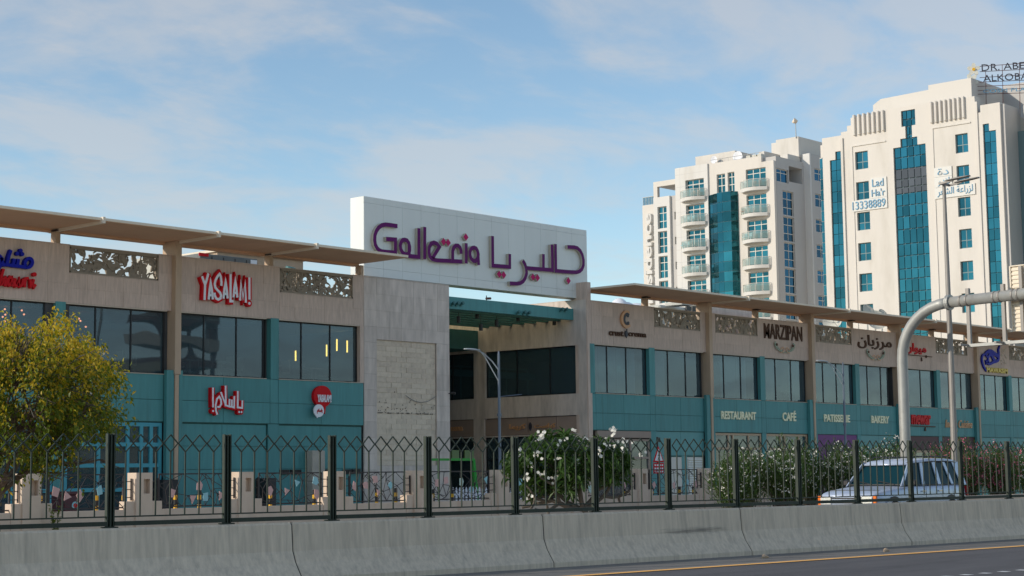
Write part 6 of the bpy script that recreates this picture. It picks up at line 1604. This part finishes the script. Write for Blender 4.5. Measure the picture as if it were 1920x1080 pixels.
# stations: f, half-inset at sill, at belt, z list -> lofted lower body
st = [(0.00, .16, .45, .72, .94), (0.10, .05, .40, .76, 1.00), (0.45, .02, .35, .86, 1.06), (1.00, .01, .33, .90, 1.11), (1.45, .0, .33, .92, 1.15), (1.62, .0, .33, .92, 1.17), (3.0, .0, .33, .92, 1.17), (4.2, .0, .33, .92, 1.18), (4.9, .02, .36, .92, 1.18), (5.08, .06, .42, .88, 1.16), (5.15, .12, .5, .84, 1.12)]
mb = MB(); vs = []; nst = 12
for (f, ins, zlo_, zb_, zt) in st:
    a = [(ins + 0.06, zlo_), (ins, zlo_ + 0.12), (ins, (zlo_ + zb_) / 2), (ins, zb_), (ins + 0.03, zt - 0.04), (ins + 0.10, zt)]
    ring_ = a + [(Wc - s, z) for s, z in reversed(a)]
    vs += [cpt(f, s, z) for s, z in ring_]
fs = []
for k in range(len(st) - 1):
    for j in range(nst - 1): fs.append((k * nst + j, k * nst + j + 1, (k + 1) * nst + j + 1, (k + 1) * nst + j))
fs.append(tuple(reversed(range(nst)))); fs.append(tuple(range((len(st) - 1) * nst, len(st) * nst)))
mb.add(vs, fs)
body = mb.build('body', M['carpaint'], car, smooth=True)
sb_ = body.modifiers.new('rounding', 'SUBSURF'); sb_.levels = 2; sb_.render_levels = 2
# greenhouse: pillars and roof as a shell, windows as panels between
def gring(f, ins, z): return f, ins, z
base = [(1.55, .10), (5.05, .10)]; top = [(2.20, .22), (4.80, .20)]
zr0, zr1 = 1.16, 1.78
B = [cpt(1.50, .09, zr0), cpt(1.50, Wc - .09, zr0), cpt(5.10, Wc - .09, zr0), cpt(5.10, .09, zr0)]
T = [cpt(2.22, .23, zr1), cpt(2.22, Wc - .23, zr1), cpt(4.86, Wc - .21, zr1), cpt(4.86, .21, zr1)]
inner = MB()
def shr(P, k): c = sum((Vector(p) for p in P), Vector()) / 4; return [c + (Vector(p) - c) * k for p in P]
inner.add(shr(B, .97) + shr(T, .97), BOXF); inner.build('cabin_glass', M['carglass'], car)
# roof
rf = [(2.12, .26, 1.77), (2.35, .20, 1.82), (3.2, .17, 1.875), (4.3, .17, 1.88), (4.80, .19, 1.85), (4.98, .26, 1.78)]
mb = MB(); vs = []
for f, i_, z in rf:
    vs += [cpt(f, i_, z - 0.06), cpt(f, i_ + 0.01, z - 0.015), cpt(f, i_ + 0.14, z + 0.02), cpt(f, Wc / 2, z + 0.035), cpt(f, Wc - i_ - 0.14, z + 0.02), cpt(f, Wc - i_ - 0.01, z - 0.015), cpt(f, Wc - i_, z - 0.06)]
mb.add(vs, [(k * 7 + j, k * 7 + j + 1, (k + 1) * 7 + j + 1, (k + 1) * 7 + j) for k in range(5) for j in range(6)] + [tuple(reversed(range(7))), tuple(range(35, 42))] + [(k * 7, (k + 1) * 7, (k + 1) * 7 + 6, k * 7 + 6) for k in range(5)])
rfo = mb.build('roof', M['carpaint'], car, smooth=True)
def pillar(f0, f1, w0, w1, side):
    s0, s1 = (.075, .215) if side else (Wc - .075, Wc - .215)
    th = 0.03 if side else -0.03
    a = [cpt(f0, s0, zr0 - .01), cpt(f0 + w0, s0, zr0 - .01), cpt(f1 + w1, s1, zr1 + .02), cpt(f1, s1, zr1 + .02)]
    b = [(x, y + th, z) for x, y, z in a]
    mb = MB(); mb.add(a + b, [(0, 1, 2, 3), (7, 6, 5, 4), (0, 4, 5, 1), (1, 5, 6, 2), (2, 6, 7, 3), (3, 7, 4, 0)]); mb.build('pillar', M['carpaint'], car)
for sd in (True, False):
    pillar(1.42, 2.12, .13, .12, sd); pillar(2.62, 2.72, .13, .16, sd); pillar(3.52, 3.42, .16, .20, sd) ; pillar(4.86, 4.58, .30, .42, sd); pillar(4.30, 4.02, .13, .15, sd)
mb = MB()
mb.add([cpt(1.45, .12, 1.155), cpt(1.62, Wc - .12, 1.155), cpt(1.62, Wc - .12, 1.175), cpt(1.45, .12, 1.175)], [(0, 1, 2, 3)])
# front details on the -X face
def fbox(name, s0, s1, z0, z1, d0, d1, m, f=0.0, bev=0.0): return box(name, CX + f - d1, CX + f - d0, CY + s0, CY + s1, z0, z1, M[m], car, bev)
gl_ = fbox('grille', 0.48, Wc - 0.48, 0.66, 0.90, 0.0, 0.012, 'black')
for k in range(4): 
    b_ = box('grille_bar', CX - 0.03, CX - 0.012, CY + 0.50, CY + Wc - 0.50, 0.685 + k * 0.06, 0.708 + k * 0.06, M['carpaint'], gl_)
for s0, s1 in ((0.14, 0.46), (Wc - 0.46, Wc - 0.14)):
    hl_ = fbox('headlight', s0, s1, 0.68, 0.90, 0.0, 0.02, 'headlight', bev=0.008)
for s0, s1 in ((0.045, 0.135), (Wc - 0.135, Wc - 0.045)): fbox('indicator', s0, s1, 0.66, 0.91, -0.09, -0.015, 'orange')
fbox('bumper', 0.02, Wc - 0.02, 0.40, 0.63, 0.0, 0.12, 'carpaint', bev=0.03)
for s_ in (-1, 1):
    y = CY - 0.012 if s_ < 0 else CY + Wc + 0.012
    for f in (0.92, 4.10):
        mb = MB(); n = 18; c = Vector((CX + f, 0, 0.40))
        pts = [(f + 0.47 * math.cos(a), max(0.35, 0.42 + 0.47 * math.sin(a))) for a in [k * math.pi / 12 for k in range(13)]]
        v_ = [(CX + p[0], y, p[1]) for p in pts] + [(CX + p[0], y + 0.10 * (-s_), p[1]) for p in pts]; q = len(pts)
        mb.add(v_, [tuple(range(q)), tuple(reversed(range(q, 2 * q)))] + [(k, k + q, (k + 1) % q + q, (k + 1) % q) for k in range(q)]); mb.build('wheel_arch', M['black'], car)
        mb = MB(); yy = CY + 0.02 if s_ < 0 else CY + Wc - 0.26; mb.tube([(CX + f, yy - 0.04, 0.385), (CX + f, yy + 0.24, 0.385)], 0.385, 24); wh = mb.build('wheel', M['rubber'], car)
        mb = MB(); ya = yy - 0.045 if s_ < 0 else yy + 0.245; mb.tube([(CX + f, ya - 0.005, 0.385), (CX + f, ya + 0.005, 0.385)], 0.22, 16); mb.build('rim', M['chrome'], wh)
for f in (1.72, 2.66, 3.60, 4.28): box('door_gap', CX + f, CX + f + 0.012, CY - 0.002, CY + 0.004, 0.42, 1.13, M['black'], car)
for f in (2.42, 3.36): box('door_handle', CX + f, CX + f + 0.17, CY - 0.03, CY - 0.002, 0.99, 1.02, M['chrome'], car)
box('side_trim', CX + 0.5, CX + 4.9, CY - 0.014, CY - 0.002, 0.70, 0.75, M['carpaint'], car)
for yy in (CY - 0.20, CY + Wc + 0.02): mr_ = box('mirror', CX + 1.72, CX + 1.86, yy, yy + 0.18, 1.16, 1.32, M['black'], car, 0.03)
for yy in (CY + .02, CY + Wc - .12): box('tail_light', CX + 5.10, CX + 5.16, yy, yy + .10, 0.85, 1.12, M['taillight'], car)
for yy in (CY + 0.30, CY + Wc - 0.30):
    mb = MB(); mb.tube([(CX + 2.5, yy, 1.90), (CX + 2.6, yy, 1.95), (CX + 4.5, yy, 1.95), (CX + 4.6, yy, 1.90)], 0.018, 6); mb.build('roof_rail', M['black'], car)

# ------------------------------------------------------------------ across the road, seen only mirrored in the upper windows
def far_block(name, label, x0, x1, y0, y1, h, m, bands, cat='building'):
    t = thing(name, label, cat, ((x0 + x1) / 2, y1, 0), 'buildings across the road, mirrored in the windows')
    box('wall', x0, x1, y0, y1, 0, h, m, t)
    for k in range(bands): box('louvre_band', x0 - 0.05, x1 + 0.05, y1 + 0.002, y1 + 0.12, h * (0.35 + 0.62 * k / bands), h * (0.35 + 0.62 * k / bands) + 0.25, M['steel_dull'], t)
    return t
M['far_tan'] = mat('far_tan', (0.40, 0.34, 0.22), 0.9)
far_block('office_building', 'tan louvred block mirrored in the window left of the first tall column fin', 84, 97, -78, -62, 13.0, M['far_tan'], 9)
far_block('office_building', 'tan louvred block mirrored in the window under the red and white wall sign', 104, 118, -78, -62, 14.5, M['far_tan'], 10)
t = thing('scaffold_tower', 'red and white tower mirrored in the middle pane under the red and white wall sign', 'tower', (126, -70, 0), 'buildings across the road, mirrored in the windows')
for k in range(9): box('deck', 122, 130, -76, -68, k * 2.9, k * 2.9 + 1.3, M['rust' if k % 2 else 'concrete_plain'], t)
for x in (122.3, 126, 129.7): box('leg', x - 0.3, x + 0.3, -69, -68.4, 0, 25, M['maroon'], t)

# windscreen surround, wipers, window trims, seats and plate of the car
mb = MB(); wsb = [cpt(1.49, .13, 1.19), cpt(1.49, Wc - .13, 1.19)]; wst = [cpt(2.20, .27, 1.765), cpt(2.20, Wc - .27, 1.765)]
mb.bar(wsb[0], wsb[1], 0.03); mb.bar(wst[0], wst[1], 0.05); mb.build('windscreen_seal', M['black'], car)
mb = MB(); mb.bar(cpt(1.46, .30, 1.20), cpt(1.62, .95, 1.30), 0.018); mb.bar(cpt(1.46, 1.0, 1.20), cpt(1.62, 1.6, 1.30), 0.018); mb.build('wiper', M['black'], car)
mb = MB(); mb.bar(cpt(1.60, .062, 1.175), cpt(5.0, .062, 1.175), 0.02); mb.build('belt_trim', M['black'], car)
box('number_plate', CX - 0.135, CX - 0.122, CY + Wc / 2 - 0.26, CY + Wc / 2 + 0.26, 0.45, 0.56, M['sign_white'], car)
box('hood_seam', CX + 0.42, CX + 0.43, CY + 0.14, CY + Wc - 0.14, 1.052, 1.064, M['black'], car)

# ------------------------------------------------------------------ plants
def leaf_cloud(name, mats, parent, pts, size, aspect, rg, droop=0.3, seg=2, fold=0.25, idxf=None, dirs=None):
    """one small folded leaf per point"""
    mb = MB(); V = mb.v; F = mb.f; I = mb.i
    for k, p in enumerate(pts):
        p = Vector(p)
        d = dirs[k] if dirs else Vector((rg.gauss(0, 1), rg.gauss(0, 1), rg.gauss(-droop, 0.6)))
        if d.length < 1e-3: d = Vector((1, 0, 0))
        d = d.normalized(); s = d.cross(Vector((rg.gauss(0, .5), rg.gauss(0, .5), 1))).normalized()
        n = s.cross(d); L = size * rg.uniform(0.5, 1.35); w = L * aspect
        b = len(V)
        V += [tuple(p), tuple(p + d * L * 0.5 + s * w / 2 + n * w * fold), tuple(p + d * L), tuple(p + d * L * 0.5 - s * w / 2 + n * w * fold)]
        F += [(b, b + 1, b + 2), (b, b + 2, b + 3)]
        i = idxf(k) if idxf else 0
        I += [i, i]
    o = mb.build(name, mats, parent); o['kind'] = 'stuff'
    return o
def branch(mb, p, d, L, r, depth, rg, tips, bend=0.35, split=3, up=0.15):
    pts = [p]; n = 4; dd = d.normalized()
    for k in range(n):
        dd = (dd + Vector((rg.gauss(0, 1), rg.gauss(0, 1), rg.gauss(up, .7))) * bend * 0.35).normalized()
        pts.append(pts[-1] + dd * L / n)
    mb.tube(pts, [r * (1 - 0.11 * k) for k in range(n + 1)], 7 if r > 0.03 else 4)
    if depth == 0:
        tips.append((pts[-1], dd)); return
    for s_ in range(split):
        q = pts[-1] if s_ < 2 else pts[2]
        nd = (dd + Vector((rg.gauss(0, 1), rg.gauss(0, 1), rg.gauss(up, .8))) * 0.62).normalized()
        branch(mb, q, nd, L * rg.uniform(0.62, 0.85), r * 0.6, depth - 1, rg, tips, bend, split, up)

# tree with orange and green leaves at the left edge
rg = random.Random(41)
TB = Vector((19.0, 31.3, 0))
tree = thing('leafy_tree', 'leafy tree with drooping green and orange leaves at the left edge', 'tree', TB)
mb = MB(); tips = []
mb.tube([TB, TB + Vector((0.03, 0, 0.6)), TB + Vector((-0.02, 0, 1.2))], [0.20, 0.15, 0.13], 10)
for d_, L_ in (((0.9, -0.35, 0.95), 1.15), ((-0.5, 0.4, 1.2), 1.2), ((0.3, 0.5, 1.3), 1.3), ((-1.0, -0.3, 0.8), 1.1), ((0.35, -0.9, 0.9), 1.0), ((0.1, 0.0, 1.5), 1.4)):
    branch(mb, TB + Vector((0, 0, 1.12)), Vector(d_), L_, 0.085, 3, rg, tips, 0.5, 3, 0.12)
mb.build('trunk', M['bark'], tree)
def crown_r(u):      # outline helper: unit direction -> radius scale with lobes
    return 0.84 + 0.30 * noise.noise(u * 1.7 + Vector((3.1, 0.4, 1.7))) + 0.26 * noise.noise(u * 4.2)
CC = TB + Vector((0.30, -0.2, 3.2)); RX_, RY_, RZ_ = 2.75, 2.6, 2.15
pts = []; dirs = []
while len(pts) < 29000:
    u = Vector((rg.gauss(0, 1), rg.gauss(0, 1), rg.gauss(0, 1))).normalized()
    rr = rg.uniform(0.25, 1.0) ** 0.45
    s_ = crown_r(u)
    p = CC + Vector((u.x * RX_, u.y * RY_, u.z * RZ_ * (0.80 if u.z < 0 else 1.0))) * rr * s_
    # clumps with gaps between them
    g = noise.noise(p * 1.5) + 0.5 * noise.noise(p * 3.9)
    if g < -0.04 + (0.25 if u.z < -0.2 else 0) * rg.random(): continue
    if p.z < 1.55 + 0.35 * noise.noise(Vector((p.x, p.y, 0)) * 1.3): continue
    pts.append(p); dirs.append(Vector((u.x * 0.5 + rg.gauss(0, .5), u.y * .5 + rg.gauss(0, .5), -0.75 + rg.gauss(0, .45))))
for k in range(900):       # loose sprays past the outline
    u = Vector((rg.gauss(0, 1), rg.gauss(0, 1), rg.gauss(0.15, .8))).normalized(); s_ = crown_r(u) * rg.uniform(1.0, 1.12)
    p = CC + Vector((u.x * RX_, u.y * RY_, u.z * RZ_ * (0.8 if u.z < 0 else 1))) * s_
    if noise.noise(u * 6) < 0.05 or p.z < 1.5: continue
    for j in range(7): pts.append(p + Vector((rg.gauss(0, .07), rg.gauss(0, .07), -0.06 * j))); dirs.append(Vector((rg.gauss(0, .6), rg.gauss(0, .6), -.7)))
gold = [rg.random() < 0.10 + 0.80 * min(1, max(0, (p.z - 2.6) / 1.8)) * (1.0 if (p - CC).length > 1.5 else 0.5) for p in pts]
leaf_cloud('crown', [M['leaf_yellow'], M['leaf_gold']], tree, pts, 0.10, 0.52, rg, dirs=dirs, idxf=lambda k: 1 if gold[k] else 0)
mb = MB()
for k in range(220):
    u = Vector((rg.gauss(0, 1), rg.gauss(0, 1), rg.gauss(0.1, .7))).normalized(); a = CC + Vector((u.x * RX_, u.y * RY_, u.z * RZ_)) * 0.35
    b = CC + Vector((u.x * RX_, u.y * RY_, u.z * RZ_ * (0.75 if u.z < 0 else 1))) * crown_r(u) * 0.98; m_ = (a + b) / 2 + Vector((rg.gauss(0, .12), rg.gauss(0, .12), 0.15))
    mb.tube([a, m_, b], [0.016, 0.010, 0.005], 4, cap=False)
mb.build('twigs', M['bark_grey'], tree)['kind'] = 'stuff'

# plumeria with white flowers
rg = random.Random(8)
PB = Vector((34.9, 28.9, 0))
pl = thing('plumeria_tree', 'spreading white-flowered frangipani tree behind the fence, below the arabic cafe sign', 'tree', PB)
mb = MB(); rosettes = []
def pbranch(p, d, L, r, depth):
    q = p + d * L * 0.5 + Vector((rg.gauss(0, .04), rg.gauss(0, .04), 0)); e = q + (d + Vector((0, 0, 0.25))).normalized() * L * 0.5
    mb.tube([p, q, e], [r, r * 0.9, r * 0.85], 7)
    if depth == 0: rosettes.append((e, (d + Vector((0, 0, .4))).normalized())); return
    n = rg.choice((2, 3)); a0 = rg.uniform(0, 6.28)
    for k in range(n):
        a = a0 + 2 * math.pi * k / n; s = d.orthogonal().normalized(); t_ = d.cross(s)
        nd = (d * 0.75 + (s * math.cos(a) + t_ * math.sin(a)) * 0.85 + Vector((0, 0, 0.12))).normalized()
        pbranch(e, nd, L * rg.uniform(0.68, 0.9), r * 0.8, depth - 1)
for d_, L_ in (((-0.75, 0.5, 0.5), 0.85), ((0.5, -0.35, 0.6), 0.8), ((-0.35, -0.1, 0.9), 0.85), ((0.1, 0.4, 1.0), 0.8), ((-0.8, 0.9, 0.25), 0.9), ((0.8, -0.6, 0.5), 0.75), ((-0.9, 0.3, 0.15), 0.8)):
    pbranch(PB + Vector((0, 0, 0.65)), Vector(d_).normalized(), L_ * 0.85, 0.06, 2)
mb.tube([PB + Vector((0.28, -0.25, 0)), PB + Vector((0.12, -0.1, 0.4)), PB + Vector((0, 0, 0.72))], [0.10, 0.085, 0.07], 9)
mb.build('trunk', M['bark_grey'], pl)
pts = []; dirs = []; fl = []
def in_crown(p):
    a = (p - (PB + Vector((-0.35, 0.2, 1.75)))); v_ = a.dot(Vector((0.668, -0.744, 0))); dep = a.dot(Vector((0.744, 0.668, 0)))
    return (v_ / 1.95) ** 2 + (dep / 1.4) ** 2 + (a.z / 1.02) ** 2 < 1.05
extra = []
for k in range(520):
    u = Vector((rg.gauss(0, 1), rg.gauss(0, 1), rg.gauss(0, 1))).normalized() * rg.uniform(0.55, 1.0)
    v_ = Vector((0.668, -0.744, 0)) * u.x * 1.8 + Vector((0.744, 0.668, 0)) * u.y * 1.3 + Vector((0, 0, u.z * 0.95))
    e = PB + Vector((-0.35, 0.2, 1.78)) + v_
    if noise.noise(e * 1.6) < -0.22 or e.z < 0.9 + 0.4 * rg.random(): continue
    if e.z < 1.35 and 0.2 < v_.dot(Vector((0.668, -0.744, 0))) : continue
    extra.append((e, (v_.normalized() + Vector((0, 0, .5))).normalized()))
for e, d in [r_ for r_ in rosettes if in_crown(r_[0])] + extra:
    n = rg.randint(11, 16); s = d.orthogonal().normalized(); t_ = d.cross(s)
    for k in range(n):
        a = 2.4 * k; el = rg.uniform(-0.25, 0.85)
        dirs.append(((s * math.cos(a) + t_ * math.sin(a)) + d * el).normalized()); pts.append(e - d * 0.015 * k)
leaf_cloud('crown', M['leaf_plum'], pl, pts, 0.24, 0.30, rg, dirs=dirs)
# flower clusters
cl = [(33.376,28.904,2.633),(33.311,28.992,2.538),(33.714,28.558,2.445),(34.088,28.14,2.449),(34.576,27.56,2.672),(34.532,27.671,2.292),(34.867,27.291,2.329),(34.808,27.385,2.158),(34.378,27.885,2.038),(34.309,27.937,2.189),(33.336,29.036,2.099),(33.189,29.241,1.855),(33.649,28.711,1.954),(34.046,28.285,1.851),(33.416,29.028,1.605),(33.203,29.288,1.47),(33.677,28.757,1.483),(33.264,29.292,1.03),(33.023,29.361,2.244),(33.705,28.58,2.371),(35.111,27.065,2.046),(34.726,27.438,2.395),(33.905,28.305,2.688),(33.264,29.052,2.485)]
for k, c in enumerate(cl):
    c = Vector(c) - Vector((0.744, 0.668, 0)) * rg.uniform(-0.25, 0.25); mb = MB()
    big = k in (0, 4, 5, 8, 10, 11, 14, 15, 16)
    for j in range(8 if big else 3):
        q = c + Vector((rg.gauss(0, .055), rg.gauss(0, .055), rg.gauss(0, .05))) * (1.25 if big else 0.9); nrm = Vector((rg.gauss(-.6, .5), rg.gauss(-.7, .5), rg.gauss(.4, .5))).normalized(); s = nrm.orthogonal().normalized(); t_ = nrm.cross(s)
        for i in range(5):
            a = 2 * math.pi * i / 5; dd = s * math.cos(a) + t_ * math.sin(a); pp = nrm.cross(dd)
            mb.add([q, q + dd * 0.03 + pp * 0.022, q + dd * 0.048 + nrm * 0.008, q + dd * 0.03 - pp * 0.022], [(0, 1, 2, 3)])
    mb.build('flower_cluster', M['petal_white'], pl)

# oleander bushes
def oleander(label, x, y, h, w, seed, petal, nfl=230, nl=5200):
    rg = random.Random(seed); B_ = Vector((x, y, 0)); t = thing('oleander_bush', label, 'bush', B_, 'oleander bushes along the service road')
    mb = MB(); ends = []
    for k in range(46):
        a = rg.uniform(0, 6.28); sp = rg.uniform(0.05, 1.0) ** 0.6; hh = h * rg.uniform(0.72, 1.04) * (1 - 0.30 * sp * sp)
        e = B_ + Vector((math.cos(a) * w * sp, math.sin(a) * w * 0.8 * sp, hh)); m_ = B_ + Vector((math.cos(a) * w * sp * 0.45, math.sin(a) * w * .4 * sp, hh * 0.55))
        s0 = B_ + Vector((math.cos(a) * 0.22 * sp, math.sin(a) * 0.2 * sp, 0)); mb.tube([s0, m_, e], [0.022, 0.015, 0.005], 4, cap=False); ends.append((s0, m_, e))
    mb.build('stems', M['bark_grey'], t)
    pts = []; dirs = []
    for k in range(nl):
        s0, m_, e = rg.choice(ends); f = rg.uniform(0.28, 1.0) ** 0.8
        p = s0.lerp(m_, f * 2) if f < 0.5 else m_.lerp(e, f * 2 - 1)
        p = p + Vector((rg.gauss(0, .13), rg.gauss(0, .13), rg.gauss(0, .09))); d = (e - m_).normalized() + Vector((rg.gauss(0, .7), rg.gauss(0, .7), rg.gauss(0, .5)))
        pts.append(p); dirs.append(d)
    leaf_cloud('foliage', M['leaf_ole'], t, pts, 0.15, 0.20, rg, dirs=dirs)
    mb = MB()
    for k in range(nfl):
        s0, m_, e = rg.choice(ends); f = rg.uniform(0.45, 1.0); p = m_.lerp(e, min(1, f * 2 - 0.9)) if f > .45 else m_
        c = p + Vector((rg.gauss(0, .12), rg.gauss(0, .12), rg.gauss(0.04, .08)))
        for q in range(rg.choice((1, 1, 2, 3, 6))):
            c2 = c + Vector((rg.gauss(0, .04), rg.gauss(0, .04), rg.gauss(0, .035))); nrm = Vector((rg.gauss(-.6, .5), rg.gauss(-.7, .5), rg.gauss(.3, .5))).normalized(); s = nrm.orthogonal().normalized(); t_ = nrm.cross(s)
            mb.add([c2 + (s * math.cos(a) + t_ * math.sin(a)) * rg.uniform(0.018, 0.028) for a in [2 * math.pi * i / 5 for i in range(5)]], [(0, 1, 2, 3, 4)])
    mb.build('flowers', M[petal], t)['kind'] = 'stuff'
OL = [(44.073,1.67),(45.122,1.665),(46.293,1.659),(47.503,1.653),(48.753,1.647),(50.011,1.64),(51.278,1.634),(52.586,1.627),(53.864,1.62),(55.376,1.613),(56.666,1.606),(58.409,1.597),(59.839,1.59),(61.406,1.582),(63.076,1.573),(64.715,1.565),(66.662,1.555)]
ol = [('white oleander at the left end of the hedge, under the word RESTAURANT', 2.05, .75, 'petal_white'), ('white oleander in front of the left restaurant window', 2.35, .9, 'petal_white'), ('white oleander under the word CAFE, second window', 2.4, .9, 'petal_white'),
      ('tall white oleander left of the purple shop front', 2.65, .95, 'petal_white'), ('white oleander in front of the left edge of the purple shop front', 2.45, .9, 'petal_white'), ('white oleander in front of the purple shop door, above the car hood', 2.5, .95, 'petal_white'),
      ('white oleander behind the windscreen of the car', 2.45, .9, 'petal_white'), ('white oleander above the car roof, left of the gantry post', 2.75, .95, 'petal_white'), ('white oleander touching the left side of the gantry post', 2.7, .9, 'petal_white'),
      ('small pink oleander just right of the gantry post', 2.2, .8, 'petal_pink'), ('pink oleander between the gantry post and the tall lamp pole', 2.35, .85, 'petal_pink'), ('tall pink oleander just right of the tall lamp pole', 2.75, .95, 'petal_pink'),
      ('pink oleander behind the rear of the car', 2.7, 1.0, 'petal_pink'), ('dense pink oleander right of the car', 2.75, 1.05, 'petal_pink'), ('white oleander at the right edge, beside the pink ones', 2.55, .95, 'petal_white'), ('pale oleander cut by the right edge', 2.6, 1.0, 'petal_white'), ('oleander beyond the right edge of the view', 2.6, 1.0, 'petal_pink')]
for k, (lab, h, w, pt) in enumerate(ol):
    oleander(lab, OL[k][0], 30.5 + 0.35 * math.sin(k * 2.3), h, w * 1.12, 100 + k, pt, 170 + 70 * (k % 3) if pt == 'petal_white' else 400)
# weed growing at the foot of the garden wall
rg = random.Random(77); wd = thing('weed', 'small yellow-green weed at the foot of the garden wall near the tree trunk', 'plant', (26.2, 37.6, 0))
pts = []; dirs = []
(wx, wz), = [(24.636,0.782)]
mb = MB()
for k in range(9):
    a = rg.uniform(0, 6.28); e = Vector((wx + 0.16 * math.cos(a), 37.6 + 0.1 * math.sin(a), rg.uniform(0.5, 0.95))); mb.tube([(wx, 37.6, 0), e], [0.008, 0.004], 4)
    for j in range(16): f = rg.uniform(.4, 1); pts.append(Vector((wx, 37.6, 0)).lerp(e, f)); dirs.append(Vector((rg.gauss(0, 1), rg.gauss(0, 1), .5)))
mb.build('stems', M['leaf_plum'], wd); leaf_cloud('foliage', M['leaf_yellow'], wd, pts, 0.10, 0.4, rg, dirs=dirs)
